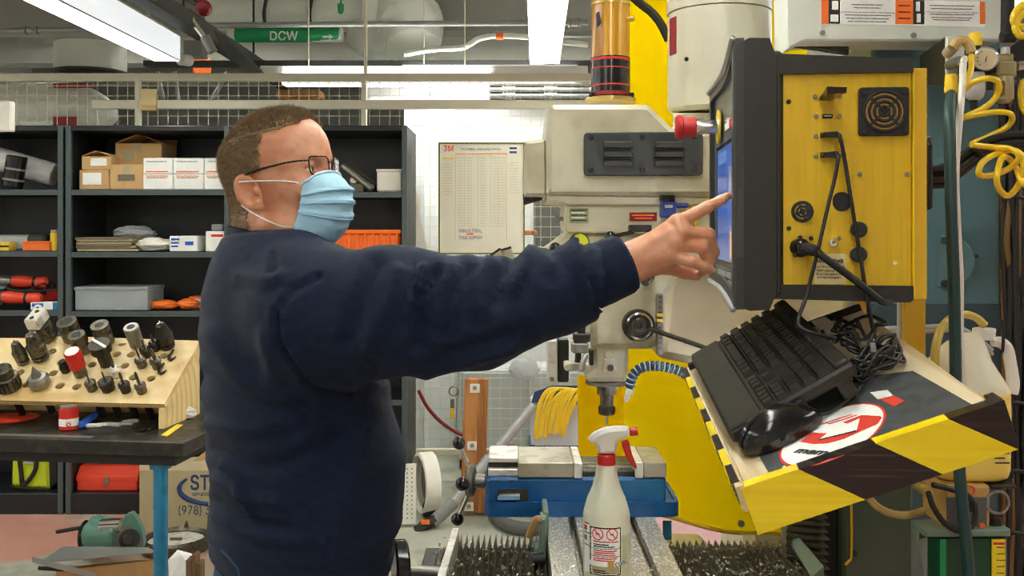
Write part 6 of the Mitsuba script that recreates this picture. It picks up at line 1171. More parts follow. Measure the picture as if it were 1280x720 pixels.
    for r in (.03, .0225, .0145, .007): part(k, 'guard_ring', xf(trimesh.creation.torus(r, .0021, 40, 8), FX@T_(0, 0, .0095)), 'm_black_soft', True)
    for r0, r1 in ((.0275, .0245), (.02, .017), (.012, .0093)): part(k, 'guard_gap', xf(trimesh.creation.annulus(r1, r0, .0006, 40), FX@T_(0, 0, .0085)), 'm_guard_gap', False)
    for g in (45, 135): part(k, 'guard_bar', xf(xf(box(-.029, .029, -.0016, .0016, .008, .0112, .0005), rotm((0, 0, 1), g)), FX), 'm_black_soft')
    for sx in (-1, 1):
        for sy in (-1, 1): part(k, 'screw', xf(cyl((sx*.0295, sy*.0295, .007), (sx*.0295, sy*.0295, .0105), .0042, n=14), FX), 'm_dark_metal')
    def pin(u, v, r, h, m, n=18, b=.0008): part(t, 'screw' if m == 'm_chrome' else 'plug', cyl(nhit(u, v), nhit(u, v, h), r, n=n, b=b), 'm_dull_steel' if m == 'm_chrome' else m)
    for u, v in ((1019, 121), (1020, 145), (1049, 145.5), (1020, 170.5), (1020, 195.5), (1075, 217.5), (1134, 218), (1050, 120.5), (1050, 170), (1050, 194.5)): pin(u, v, .0034, .004, 'm_chrome')
    for u, v in ((986, 127), (986, 285.5), (1014, 298), (994, 319), (1000, 297)): pin(u, v, .0034, .003, 'm_black')
    part(t, 'usb_port', mv(xf(box(-.0075, .0075, -.0, .003, -.0032, .0032, .0006), M4((0, 0, 0), PA, -PB, (0, 0, 1))), *nhit(1034, 145.5)), 'm_black_gloss'); part(t, 'usb_tongue', mv(xf(box(-.0055, .0055, .003, .0036, -.0003, .0014, 0), M4((0, 0, 0), PA, -PB, (0, 0, 1))), *nhit(1034, 145.5)), 'm_bezel_pale')
    part(t, 'blank_plug', cyl(nhit(1052, 252), nhit(1052, 252, .003), .0145, n=36, b=.001), 'm_black_soft')
    for v in (287, 318): 
        part(t, 'cap', cyl(nhit(1074, v), nhit(1074, v, .014), .0118, n=32, b=.0015), 'm_black'); part(t, 'cap_chain', xf(trimesh.creation.torus(.0105, .0012, 28, 6), frame(nhit(1072, v, .004), PB)), 'm_dull_steel')
    k = part(t, 'vent_grille', cyl(nhit(1003, 264.5), nhit(1003, 264.5, .004), .0165, n=36, b=.001), 'm_black'); 
    for r in (.0115, .0062): part(k, 'grille_ring', xf(trimesh.creation.annulus(r-.0018, r, .0012, 32), frame(nhit(1003, 264.5, .0045), PB)), 'm_guard_gap', False)
    for g in (0, 90): part(k, 'grille_bar', xf(box(-.013, .013, -.0014, .0014, -.0005, .0012, 0), frame(nhit(1003, 264.5, .0052), -PB)@rotm((0, 0, 1), g+20)), 'm_black')
    part(t, 'toggle_switch', cyl(nhit(1042, 303), nhit(1042, 303, .006), .0072, n=6, b=.001), 'm_chrome'); part(t, 'toggle_lever', cyl(nhit(1042, 303, .005), nhit(1049, 298, .022), .0025, .0032), 'm_chrome')
    part(t, 'scuff', xf(trimesh.creation.icosphere(2), M4(nhit(1119, 329), PA*.0035, (0, 0, .0035), PB*.0006)), 'm_label', True)
    # warning label
    LMx = lambda u, v, off=.0011: M4(nhit(u, v, off), PA, (0, 0, 1), -PB); a, c = nhit(1018, 317), nhit(1057.5, 355); wq = np.linalg.norm((c-a)[:2]); hq = a[2]-c[2]
    part(t, 'label', xf(prism(rounded([(0, 0), (wq, 0), (wq, -hq), (0, -hq)], .002), .0004, 0), M4(a-PB*.0006, PA, (0, 0, 1), -PB)), 'm_label', False)
    k_ = 1.45/F
    for s, u, v, h, wd, bo in (('WARNING', 1021, 328.5, 4.4, 32, True), ('Do not shut off until', 1019, 334.5, 2.5, 36, False), ('"exit" display reads', 1019, 339.2, 2.5, 36, False), ('"It is now safe to turn', 1019, 343.6, 2.5, 36, False), ('off your computer"', 1021, 348, 2.5, 31, False)): textM(s, h*k_, LMx(u, v), 'm_lettering', t, 'lettering', bo, wd*k_)
    # plugs and leads
    def plug(u, v, up): 
        q = nhit(u, v); part(t, 'connector', xf(box(-.0165, .0165, 0, .012, -.0055, .0055, .002), M4(q, PA, -PB, (0, 0, 1))), 'm_black_gloss')
        return q
    q = nhit(1036, 121); part(t, 'dongle', hull([nhit(u, v, o) for u, v, o in ((1024, 123, .002), (1024, 126, .002), (1040, 121, .002), (1040, 126, .002), (1034, 108, .055), (1059, 109, .055), (1034, 118, .05), (1058, 116, .05))]), 'm_black_gloss')
    for v, pts, r in ((169, [(1046, 167, .016), (1050, 172, .024), (1056, 200, .02), (1063, 245, .022), (1072, 300, .018), (1080, 350, .02), (1086, 385, .018), (1092, 415, .0), (1100, 432, -.03)], .0029), (194, [(1046, 192, .016), (1047.5, 200, .024), (1043, 225, .022), (1034, 262, .024), (1022, 315, .03), (1008, 370, .03), (998, 398, .06), (1002, 410, .075), (1020, 417, .08), (1045, 423, .075)], .0028)):
        q = nhit(1038, v); part(t, 'connector', hull([nhit(u, vv, o) for u, vv, o in ((1025, v-3.5, .0), (1025, v+3.5, .0), (1048, v-4.5, 0), (1048, v+3.5, .0), (1029, v-3, .014), (1029, v+3, .014), (1046, v-5, .018), (1046, v+3, .018))]), 'm_black_gloss'); part(t, 'lead', tube([nhit(*p) for p in pts], r, 8), 'm_cable', True)
    pts = [(1003, 309, .012), (1018, 312, .03), (1030, 322, .034), (1055, 340, .03), (1080, 359, .028), (1096, 372, .026), (1106, 378, .02), (1113, 377, .01)]
    part(t, 'power_connector', cyl(nhit(996, 309, 0), nhit(1006, 310, .026), .0125, .0115, n=24, b=.002), 'm_black_gloss'); part(t, 'power_connector', cyl(nhit(1004, 310, .02), nhit(1022, 314, .038), .0095, .0085, n=20, b=.001), 'm_black_soft'); part(t, 'connector_ring', cyl(nhit(999, 309.5, .008), nhit(1002, 309.8, .014), .0145, n=12), 'm_dark_metal')
    part(t, 'power_lead', tube([nhit(*p) for p in pts], .0056, 10), 'm_cable', True)
    # support bracket below the box
    for u0, u1, m, o in ((1062, 1068, 'm_bezel_pale', .335), (1069, 1083, 'm_yellow_bracket', .34), (1125, 1130.5, 'm_bezel_pale', .35), (1131, 1157, 'm_yellow_bracket', .33)):
        x0, x1 = nhit(u0, 400, -o), nhit(u1, 400, -o); b_ = np.dot(x0-PO, PB); part(t, 'bracket_bar', lbox(np.dot(x0-PO, PA), np.dot(x1-PO, PA), b_, b_+.02, P(0, 500, 1.8)[2], 1.49, .001), m)
    part(t, 'bracket_stub', lbox(a1+.024, a1+.036, .12, .2, 1.62, 1.75, .003), 'm_black'); part(t, 'bracket_plug', cyl(pl(a1+.03, .15, 1.71), pl(a1+.03, .15, 1.73), .016), 'm_bezel')
    part(t, 'swing_arm', cyl(pl(.2, .335, 1.56), np.array([pl(.2, .74, 1.5)[0], 2.195, 1.5]), .03, n=20), 'm_cream')
def T_(x, y, z): M = np.eye(4); M[:3, 3] = x, y, z; return M
pbr('m_panel', (96, 102, 104), .35); pbr('m_guard_gap', (150, 110, 40), .5); pbr('m_label', (226, 208, 150), .6)
pendant()
# ------------------------------------------------------------------ keyboard tray
NL, NR, FL = P(930, 606, 1.22), P(1238, 503, 1.19), P(872, 459, 1.72)
TA = unit(NR-NL); TB = FL-NL; TB = unit(TB-TA*np.dot(TB, TA)); TN = np.cross(TA, TB); TW = np.linalg.norm(NR-NL); TL = np.linalg.norm(FL-NL)
TM = M4(NL, TA, TB, TN)
def tbx(a0, a1, b0, b1, c0, c1, bv=.002): return xf(box(a0, a1, b0, b1, c0, c1, bv), TM)
def thit(u, v, h=0): p = phit(u, v, NL+TN*h, TN)-NL; return np.dot(p, TA), np.dot(p, TB)
def tp(a, b, c=0): return NL+TA*a+TB*b+TN*c
def tray():
    t = thing('keyboard_tray', 'tilted wooden keyboard tray with black and yellow hazard taped edges', 'tray')
    part(t, 'board', tbx(0, TW, 0, TL+.0, -.012, 0, .002), 'm_tray_wood')
    h = .062
    part(t, 'near_lip', tbx(-.006, TW+.012, -.012, -.0005, -h, .002, .001), 'm_black_soft'); part(t, 'left_lip', tbx(-.012, -.0005, -.012, TL, -.03, .006, .001), 'm_tray_wood'); part(t, 'far_lip', tbx(0, TW, TL, TL+.01, -.03, .01, .001), 'm_black_soft')
    # hazard stripes on the near lip (front face and over the top edge)
    def stripe(a0, a1, b0, b1, m, y=-.0128, n_='hazard_stripe'):
        q = [tp(a0, y, .0026), tp(a1, y, .0026), tp(b1, y, -h-.0008), tp(b0, y, -h-.0008)]; part(t, n_, hull([p-TB*o for p in q for o in (0, .0006)]), m, False)
        part(t, n_, hull([p+TN*o for p in (tp(a0, -.0135, .0027), tp(a1, -.0135, .0027), tp(a1, .004, .0027), tp(a0, .004, .0027)) for o in (0, .0005)]), m, False)
    W_ = TW
    stripe(-.006, .07, -.006, .135, 'm_hazard_yellow'); stripe(.071, .168, .136, .233, 'm_hazard_black'); stripe(.169, .262, .234, W_+.01, 'm_hazard_yellow'); stripe(.263, W_+.012, W_+.0105, W_+.012, 'm_hazard_black')
    part(t, 'end_cap', tbx(W_+.0005, W_+.013, -.0125, .02, -.05, .003, .001), 'm_hazard_black')
    n = 9
    for i in range(n):
        b0, b1 = TL*i/n, TL*(i+1)/n; m = 'm_hazard_yellow' if i % 2 else 'm_hazard_black'
        q = [tp(-.0128, b0, .0065), tp(-.0128, b1, .0065), tp(-.0128, b1+.015, -.0305), tp(-.0128, b0+.015, -.0305)]; part(t, 'hazard_stripe', hull([p-TA*o for p in q for o in (0, .0006)]), m, False)
        part(t, 'hazard_stripe', hull([p+TN*o for p in (tp(-.013, b0, .0066), tp(-.013, b1, .0066), tp(-.004, b1, .0066), tp(-.004, b0, .0066)) for o in (0, .0005)]), m, False)
    part(t, 'tray_arm', cyl(tp(.2, .4, -.012), pl(.3, .35, 1.3), .014, n=16), 'm_yellow_bracket')
    # black printed mat
    cs = [thit(u, v, .0) for u, v in ((972, 596), (1195, 513), (1105, 487), (1020, 492))]
    cs = [(.035, .008), (.30, .006), (.285, .17), (.19, .235), (.035, .235)]
    k = part(t, 'printed_mat', xf(prism(cs, .0012, 0), TM@T_(0, 0, .0016)), 'm_mat_black', False, label='black mat with a round white and red arrow emblem')
    HZ = lambda z: TM@T_(0, 0, z)
    def quad(px, m, z, nm='print', kk=k): part(kk, nm, xf(prism([thit(u, v) for u, v in px], .0003, 0), HZ(z)), m, False)
    w = np.linspace(0, 2*math.pi, 56, endpoint=False); o = (960, 510); sc = 8.0
    # oval emblem fitted to its outline
    import numpy.linalg as la
    cx_, cy_ = np.array(thit(1041, 544)); ea = np.array(thit(1108, 520))-np.array((cx_, cy_)); eb = np.array(thit(1038, 578))-np.array((cx_, cy_))
    el = lambda s: [tuple(np.array((cx_, cy_))+ea*math.cos(x)*s+eb*math.sin(x)*s) for x in w]
    part(k, 'print', xf(prism(el(1.0), .0003, 0), HZ(.0021)), 'm_lettering_red', False); part(k, 'print', xf(prism(el(.955), .0003, 0), HZ(.0025)), 'm_paper', False)
    X = lambda pts: [(o[0]+x/sc, o[1]+y/sc) for x, y in pts]
    quad(X([(940, 90), (1130, 100), (1145, 115), (1100, 180), (960, 240), (760, 330), (600, 372), (450, 378), (330, 355), (450, 262), (620, 262), (900, 240), (800, 180), (760, 160)]), 'm_lettering_red', .0029)
    quad(X([(520, 230), (700, 170), (760, 165), (800, 180), (925, 125), (895, 245), (520, 335), (600, 275), (450, 265)]), 'm_paper', .0033)
    quad(X([(520, 335), (895, 243), (880, 258), (510, 345)]), 'm_lettering', .0034)
    for a_, b_ in (((520, 185), (830, 85)), ((600, 180), (880, 92))): quad(X([a_, b_, (b_[0]+25, b_[1]), (a_[0]+25, a_[1])]), 'm_lettering_red', .0033)
    p0, p1 = thit(*X([(255, 465)])[0]), thit(*X([(690, 505)])[0]); ux = unit(np.r_[np.array(p1)-np.array(p0), 0]); ux3 = TA*ux[0]+TB*ux[1]; uy3 = np.cross(TN, ux3)
    textM('mam', .013, M4(tp(*p0, .003), ux3, unit(uy3+ux3*.35), TN), 'm_lettering', k, bold=True, width=np.linalg.norm(np.array(p1)-np.array(p0))*.72)
    quad([(1088, 492), (1110, 489), (1117, 496), (1098, 501)], 'm_paper', .0022); quad([(1101, 501), (1118, 496.5), (1132, 503), (1118, 510)], 'm_lettering_red', .0023)
    quad([(978, 585), (982, 583), (986, 592), (984, 594)], 'm_chips', .0022)
tray()
def keyboard():
    t = thing('keyboard', 'black computer keyboard with worn keys lying on the tilted tray', 'keyboard')
    # local: x along the keys (away from the camera), y up the key rows (to the right)
    Lk, Wk, th = .43, .172, .026; KO = tp(.012, TL-.012, .006); KX = -TB; KY = unit(TA*np.cos(.2)+TN*np.sin(.2)); KZ = np.cross(KX, KY)
    KM = M4(KO, KX, KY, KZ)@np.diag([.89, 1.13, 1, 1]); kb = lambda *a: xf(box(*a), KM)
    part(t, 'case', kb(0, Lk, 0, Wk, 0, th-.006, .004), 'm_keyboard'); part(t, 'palm_rest', kb(.002, Lk-.002, .002, .05, th-.008, th-.002, .003), 'm_keyboard'); part(t, 'top_bar', kb(.004, Lk-.004, Wk-.02, Wk-.002, th-.008, th+.002, .003), 'm_keyboard')
    rowy = [.054, .0725, .091, .1095, .128, .15]; kw = .0186; gap = .0012; src = {}
    def key(x, y, w, h=.0172):
        kk = (round(w, 4), round(h, 4))
        if kk not in src:
            m = hull([(a, b, z) for z, i in ((0, 0), (.0085, .0028)) for a in (i, w-gap-i) for b in (i*.6, h-gap-i)]); n_ = numbered(t+'__key'); put(n_, m, 'm_key', False); src[kk] = n_; scene[n_]['to_world'] = T4((KM@T_(x, y, th-.006)).tolist()); return
        copypart(t, 'key', src[kk], KM@T_(x, y, th-.006))
    x0 = .01
    for w_, n_ in (((1.4, 1.2, 1.2, 6.0, 1.2, 1.2, 1.4), 0), ((2.3, *[1]*10, 2.3), 1), ((1.8, *[1]*11, 1.8), 2), ((1.5, *[1]*12, 1.1), 3), ((*[1]*13, 1.6), 4)):
        x = x0
        for w in w_:
            key(x, rowy[n_], w*kw); x += w*kw
    x = x0
    for g in (1, 4, 4, 4):
        for _ in range(g): key(x, rowy[5], kw*.92, .015); x += kw*.92
        x += .008
    xa = x0+14.9*kw
    for n_ in (3, 4): [key(xa+i*kw, rowy[n_], kw) for i in range(3)]
    [key(xa+i*kw, rowy[0], kw) for i in range(3)]; key(xa+kw, rowy[1], kw); [key(xa+i*kw, rowy[5], kw*.95, .015) for i in range(3)]
    xn = xa+3.35*kw
    for n_ in range(5): [key(xn+i*kw, rowy[n_], kw) for i in range(4)]
    part(t, 'foot', kb(.02, .06, Wk-.03, Wk-.01, -.032, 0, .002), 'm_keyboard'); part(t, 'foot', kb(Lk-.06, Lk-.02, Wk-.03, Wk-.01, -.032, 0, .002), 'm_keyboard')
keyboard()
def mouse():
    t = thing('computer_mouse', 'glossy black computer mouse on the left front corner of the tray', 'mouse')
    a0, b0 = thit(935, 570); a1, b1 = thit(1022, 528); c = (np.array([a0, b0])+np.array([a1, b1]))/2; L = np.linalg.norm(np.array([a1, b1])-np.array([a0, b0])); ex = unit(np.r_[np.array([a1, b1])-np.array([a0, b0]), 0]); X3 = TA*ex[0]+TB*ex[1]; Y3 = np.cross(TN, X3)
    m = trimesh.creation.icosphere(4); v = m.vertices.copy(); s = np.sign(v)*np.abs(v)**.85; x = s[:, 0]; zt = np.maximum(s[:, 2], -.12); hz = .039*(1-.35*(x*.9)**2-.12*x)
    vv = np.column_stack([x*L*.56, s[:, 1]*.031*(1-.1*x**2), .0045+zt*hz]); m.vertices = vv; M = M4(tp(*c, .0045), X3, Y3, TN); part(t, 'body', xf(m, M), 'm_black_gloss', True)
    part(t, 'wheel', xf(cyl((L*.36, -.004, .026), (L*.36, .004, .026), .009), M), 'm_black_soft'); part(t, 'button_seam', xf(tube([(L*.5, 0, .0165), (L*.3, 0, .0325), (L*.12, 0, .0365)], .0009, 5), M), 'm_black', True)
    part(t, 'cord', tube([tp(c[0]+ex[0]*L*.5, c[1]+ex[1]*L*.5, .012), tp(*thit(1038, 522), .008), tp(*thit(1064, 505), .008), tp(*thit(1082, 490), .012)], .0025, 8), 'm_cable', True)
mouse()
def bundle():
    t = thing('cable_bundle', 'bundle of coiled black computer cables lying on the tray behind the keyboard', 'cable'); rg = np.random.default_rng(12)
    for k in range(11):
        pts = []; c0 = np.array(thit(1075, 489)); c1 = np.array(thit(1128, 455)); ax = c1-c0; side = np.array([-ax[1], ax[0]])*.22
        for w in np.linspace(0, 2*math.pi, 11)[:-1]: q = (c0+c1)/2+ax*.5*math.cos(w)*rg.uniform(.85, 1.1)+side*math.sin(w)*rg.uniform(.5, 1.15); pts.append(tp(*q, .017+.022*rg.uniform()+.012*math.sin(w+k)))
        pts.append(pts[0]); part(t, 'loop', tube(pts, .0026, 6, 5), 'm_cable', True)
    for k in range(9):
        q0 = thit(1045+rg.uniform(0, 30), 432+rg.uniform(0, 30)); pts = [tp(q0[0]+rg.normal(0, .012)+.004*j, q0[1]+rg.normal(0, .02)-.01*j, 0.028+rg.uniform(0, .03)) for j in range(6)]; part(t, 'loop', tube(pts, .0028, 6), 'm_cable', True)
    part(t, 'tie', cyl(tp(*thit(1098, 472), .01), tp(*thit(1104, 468), .05), .004), 'm_bezel_pale')
bundle()
solo('note_pad', 'folded white card standing behind the keyboard on the tray', 'card', hull([phit(u, v, tp(.2, .45), TB)+TB*o for u, v in ((1014, 402), (1032, 396), (1038, 408), (1058, 417), (1040, 420), (1020, 408)) for o in (0, .004)]), 'm_ivory', False)
# ------------------------------------------------------------------ right side: cabinets, air line, jug
def W2(u, v, d=2.2): return P(u, v, d)
t = thing('control_cabinet', 'tall blue green machine cabinet behind the yellow control box', 'cabinet'); dc = 2.2
part(t, 'body', box(P(1090, 0, dc)[0], P(1252, 0, dc)[0], dc, dc+.5, 0, P(0, 48, dc)[2], .006), 'm_teal'); part(t, 'side_trim', box(P(1250, 0, dc)[0], P(1255, 0, dc)[0], dc-.01, dc+.5, 0, P(0, 60, dc)[2], .002), 'm_brown')
k = part(t, 'round_cover', cyl(P(1182, 327, dc+.002), P(1182, 327, dc-.006), .061, n=48, b=.002), 'm_teal')
for v in (301, 354): part(k, 'bolt', cyl(P(1181, v, dc-.006), P(1181, v, dc-.016), .008, n=14, b=.002), 'm_black')
part(t, 'screw', cyl(P(1221, 320, dc), P(1221, 320, dc-.004), .004), 'm_black'); part(t, 'lower_panel', extr([(1090, 380), (1252, 380), (1252, 600), (1090, 600)], dc-.004, .006, .002), 'm_dark_teal')
part(t, 'socket', cyl(P(1180, 442, dc-.03), P(1180, 442, dc), .016, n=20, b=.003), 'm_dull_steel'); part(t, 'socket_nut', cyl(P(1180, 443, dc-.034), P(1180, 443, dc-.03), .008), 'm_brass')
part(t, 'scratch_disc', cyl(P(1094, 470, dc), P(1094, 470, dc-.002), .03), 'm_dark_teal')
t = thing('drive_enclosure', 'pale grey enclosure with orange warning labels at the upper right', 'enclosure'); de = 2.08
part(t, 'body', extr([(984, -60), (1254, -60), (1262, 51), (1006, 51), (985, 62)], de, .112, .004, (.004, .01, .02, .004, .004)), 'm_box_white'); part(t, 'side_face', hull([P(u, v, d) for u, v, d in ((984, -60, de), (986, 60, de), (974, -60, de+.1), (976, 50, de+.1))]), 'm_box_white', False)
for u, v in ((1028, 41), (1142, 44)): part(t, 'bolt', cyl(P(u, v, de-.007), P(u, v, de), .006, n=8, b=.001), 'm_dull_steel')
def lab(u0, v0, u1, v1, m, k=0, nm='label'): part(t, nm, extr([(u0, v0), (u1, v0+(u1-u0)*.02), (u1, v1+(u1-u0)*.02), (u0, v1)], de-.0012-.0006*k, .001, 0), m, False)
lab(1027, -2, 1231.5, 30, 'm_paper'); lab(1027, -2, 1036, 29.6, 'm_orange_tag', 1); lab(1035.5, -2, 1050, 29.4, 'm_lettering', 1); lab(1119.5, 0, 1141.5, 29.8, 'm_orange_tag', 1); lab(1141.5, 0, 1155.5, 30, 'm_lettering', 1); lab(1225, 2, 1231.6, 29.8, 'm_orange_tag', 1)
lab(1040, 1, 1048, 12, 'm_paper', 2, 'print'); lab(1038, 18, 1048, 27, 'm_paper', 2, 'print'); lab(1145, 2, 1150, 14, 'm_paper', 2, 'print'); lab(1146, 17, 1151, 28, 'm_paper', 2, 'print')
for k2 in range(3): lab(1123, 6+8*k2, 1138, 7.6+8*k2, 'm_dark_red', 2, 'print')
for u0, u1, vs in ((1065, 1104, (5, 9)), (1056, 1114, (18, 22, 26)), (1162, 1218, (6, 10)), (1162, 1218, (17, 21, 24))):
    for i, v in enumerate(vs): lab(u0+2*i, v, u1-3*i, v+1, 'm_grey', 2, 'print')
lab(1051, 14.5, 1119, 15, 'm_grey', 2, 'print'); lab(1157, 14.5, 1224, 15, 'm_grey', 2, 'print')
solo('wire_loom', 'black wires and connectors under the pale enclosure above the control box', 'wires', cat_(*[tube([P(u, v, 2.15) for u, v in ((985+4*k, 58-k), (1005+6*k, 56+2*(k % 3)), (1030+5*k, 62), (1060, 66-k))], .006) for k in range(6)]), 'm_cable', True)
t = thing('junction_box', 'black wedge shaped box with a beige fitting plate beside the pressure gauge', 'box'); dj = 1.98
part(t, 'body', hull([P(u, v, d) for u, v, d in ((1150, 70, dj+.15), (1183, 45, dj), (1183, 108, dj), (1150, 106, dj+.15), (1160, 70, dj+.2), (1205, 62, dj+.09), (1205, 106, dj+.15))]), 'm_black', False); part(t, 'plate', extr([(1183.5, 45), (1206, 45), (1206, 94), (1183.5, 98)], dj-.004, .01, .002), 'm_box_white')
part(t, 'fitting', cyl(P(1184, 67, dj-.02), P(1196, 55, dj-.06), .011, n=18), 'm_card_pale'); part(t, 'fitting', cyl(P(1186, 82, dj-.01), P(1200, 76, dj-.05), .01, n=16), 'm_dull_steel'); part(t, 'elbow_hose', tube([P(u, v, dj-.1) for u, v in ((1190, 61), (1196, 53), (1204, 51), (1211, 56), (1214.5, 66))], .0095, 12), 'm_hose_beige', True)
part(t, 'adapter', cyl(P(1189, 93, dj-.03), P(1189, 116, dj-.03), .012, .014, n=18, b=.002), 'm_hose_yellow'); part(t, 'rail', extr([(1206, 95), (1256, 84), (1256, 66), (1290, 40), (1290, 110), (1206, 112)], dj+.1, .02, .002), 'm_black_soft')
# filter regulator lubricator
t = thing('air_regulator', 'compressed air regulator with a yellow knob, round gauge and two bowls at the right', 'regulator'); dr_ = 1.93; X = lambda u, v, o=0: P(u, v, dr_+o)
Lz = lambda u, pr, n=28: lathe([(r*dr_/F, P(0, v, dr_)[2]) for r, v in pr], n, M4((P(u, 0, dr_)[0], dr_, 0), (1, 0, 0), (0, 1, 0), (0, 0, 1)))
part(t, 'regulator_body', cat_(extr([(1211, 68), (1246, 70), (1246, 90), (1211, 92)], dr_-.01, .05, .004, .004)), 'm_black'); part(t, 'bonnet', Lz(1219, [(0, 70), (6, 70), (6.5, 60), (5, 55), (0, 55)]), 'm_black'); part(t, 'knob', Lz(1219, [(0, 58), (8, 58), (8.6, 50), (8, 43), (6, 41), (0, 41)], 14), 'm_hose_yellow', label='yellow knob')
k = part(t, 'gauge', cyl(X(1232, 73.5, -.045), X(1232, 73.5, -.012), .0235, n=40, b=.003), 'm_chrome', label='round pressure gauge'); part(k, 'dial', cyl(X(1232, 73.5, -.0462), X(1232, 73.5, -.044), .019, n=40), 'm_dial'); part(k, 'needle', cyl(X(1232, 77, -.047), X(1234, 66, -.047), .0009), 'm_black')
for i in range(11): w = math.radians(225-27*i); c = X(1232, 73.5, -.0465); part(k, 'tick', cyl(c+np.array([math.cos(w), 0, math.sin(w)])*.0145, c+np.array([math.cos(w), 0, math.sin(w)])*.0175, .0007, n=6), 'm_black')
part(t, 'filter_bowl', Lz(1218.5, [(0, 128), (4, 127), (10, 122), (12.3, 114), (12.5, 98), (11, 91), (0, 91)]), 'm_bowl'); part(t, 'drain', Lz(1217, [(0, 138), (4, 138), (4.5, 128), (6, 126), (0, 124)]), 'm_black')
part(t, 'lubricator_body', cat_(extr([(1247, 75), (1272, 76), (1272, 96), (1247, 94)], dr_-.012, .05, .004, .004), extr([(1249, 67), (1268, 67), (1268, 77), (1249, 77)], dr_-.004, .035, .003, .003)), 'm_frl'); part(t, 'sight_dome', Lz(1256.5, [(0, 68), (5.5, 68), (5.5, 60), (4, 59), (0, 59)]), 'm_bowl'); part(t, 'lubricator_bowl', Lz(1254.5, [(0, 130), (6, 129), (11, 125), (12, 119), (11.5, 96), (0, 96)]), 'm_frl'); part(t, 'sight_slot', extr([(1250.5, 101), (1256.5, 101), (1256.5, 119), (1250.5, 119)], dr_-.0215, .004, 0, .004), 'm_amber_dark', False)
part(t, 'outlet', cyl(X(1271, 83), X(1290, 80), .009), 'm_chrome')
pbr('m_amber_dark', (120, 92, 30), .25); pbr('m_brown', (120, 84, 40), .5); pbr('m_hose_beige', (190, 160, 96), .4)
# hoses
def hz(name, label, pts, r, mat, cat='hose', n=10): return solo(name, label, cat, tube([P(*p) for p in pts], r, n), mat, True)
hz('air_hose', 'white braided hose hanging down the right side from the beige fitting plate', [(1206, 73, 1.86), (1204, 80, 1.82), (1203, 105, 1.78), (1201, 130, 1.765), (1198, 165, 1.75), (1194.5, 220, 1.73), (1197, 290, 1.725), (1200, 350, 1.72), (1200, 420, 1.71), (1203, 470, 1.71), (1204, 505, 1.72)], .0064, 'm_hose_clear')
hz('coolant_pipe', 'long dark green hose hanging in front of the jug', [(1189, 118, 1.92), (1188, 124, 1.8), (1187, 134, 1.73), (1187, 160, 1.69), (1189, 260, 1.67), (1192, 340, 1.665), (1194, 430, 1.665), (1195, 500, 1.66), (1198, 570, 1.655), (1204, 640, 1.65), (1210, 700, 1.65), (1213, 760, 1.65)], .0098, 'm_hose_teal', 'hose', 14)
t = thing('air_hose', 'yellow coiled air hose hanging from the regulator at the right edge', 'hose')
part(t, 'upper_coil', tube([P(u, v, d) for u, v, d in ((1214, 69, 1.88), (1214, 85, 1.85), (1208, 103, 1.82), (1203, 114, 1.81), (1216, 103, 1.79), (1234, 98, 1.78), (1247, 102, 1.78), (1248, 114, 1.79), (1240, 127, 1.8), (1226, 137, 1.81), (1205, 147, 1.82), (1222, 143, 1.8), (1246, 140, 1.79), (1262, 142, 1.79), (1265, 150, 1.8), (1257, 160, 1.81), (1237, 170, 1.82), (1214, 180, 1.83))], .0056, 10), 'm_hose_yellow', True)
rg = np.random.default_rng(4); pts = []
for i, (u, v) in enumerate(((1214, 181), (1240, 184), (1262, 186), (1274, 196), (1262, 210), (1240, 219), (1224, 218), (1228, 203), (1246, 192), (1268, 188), (1279, 200), (1276, 225), (1262, 244), (1250, 238), (1246, 220), (1254, 196), (1268, 206), (1278, 228), (1292, 238))): pts.append(P(u, v, 1.738+.018*math.sin(i*1.7)))
part(t, 'lower_coil', tube(pts, .0056, 10), 'm_hose_yellow', True)
part(t, 'far_coil', tube([P(u, v, 1.95) for u, v in ((1285, 2), (1272, 12), (1267, 26), (1276, 34), (1290, 28), (1282, 14), (1270, 30), (1274, 44), (1292, 48), (1300, 90), (1279, 104), (1278, 130), (1284, 142))], .0075, 10), 'm_hose_yellow', True)
t = thing('cable_harness', 'four thick black cables curving from the control box to the right edge', 'cable')
for k in range(4): part(t, 'cable', tube([P(u, v+dv*k, 1.78+.01*(k % 2)) for u, v, dv in ((1164, 212, 6.5), (1180, 209, 7), (1200, 196, 7), (1222, 182, 6), (1245, 172, 5), (1270, 168, 5), (1300, 168, 5))], .0068, 10), 'm_cable', True)
part(t, 'tie', tube([P(u, v, 1.765) for u, v in ((1214, 184), (1221, 189), (1229, 197))], .005, 6), 'm_black', True); part(t, 'plug', pbox(1159, 178, 1167, 262, 1.72, .04, .004), 'm_black'); part(t, 'plug', pbox(1160, 169, 1166, 181, 1.72, .04, .004), 'm_bezel')
t = thing('cable_run', 'vertical run of black cables down the right edge beside the jug', 'cable'); rg = np.random.default_rng(8)
for k in range(12):
    u = 1256+2.4*k; part(t, 'cable', tube([P(u+rg.normal(0, 2.2)+(3 if k < 6 else 0), v, 2.02+.02*rg.uniform()) for v in (100, 200, 300, 380, 470, 560, 640, 740)], rg.uniform(.004, .009), 8), 'm_cable_brown' if k % 5 == 2 else 'm_cable', True)
for v in (248, 505, 590, 668): part(t, 'tie', tube([P(1254, v+3, 1.99), P(1268, v-2, 1.985), P(1284, v+1, 1.99)], .004), 'm_black', True)
solo('cable_duct', 'dark upright duct behind the cables at the right edge', 'duct', pbox(1254, 72, 1340, 900, 2.3, .05, .004), 'm_black_soft'); solo('yellow_strip', 'yellow painted strip showing behind the right cables', 'strip', pbox(1253, 367, 1262, 422, 2.288, .0115, .001), 'm_hose_yellow')
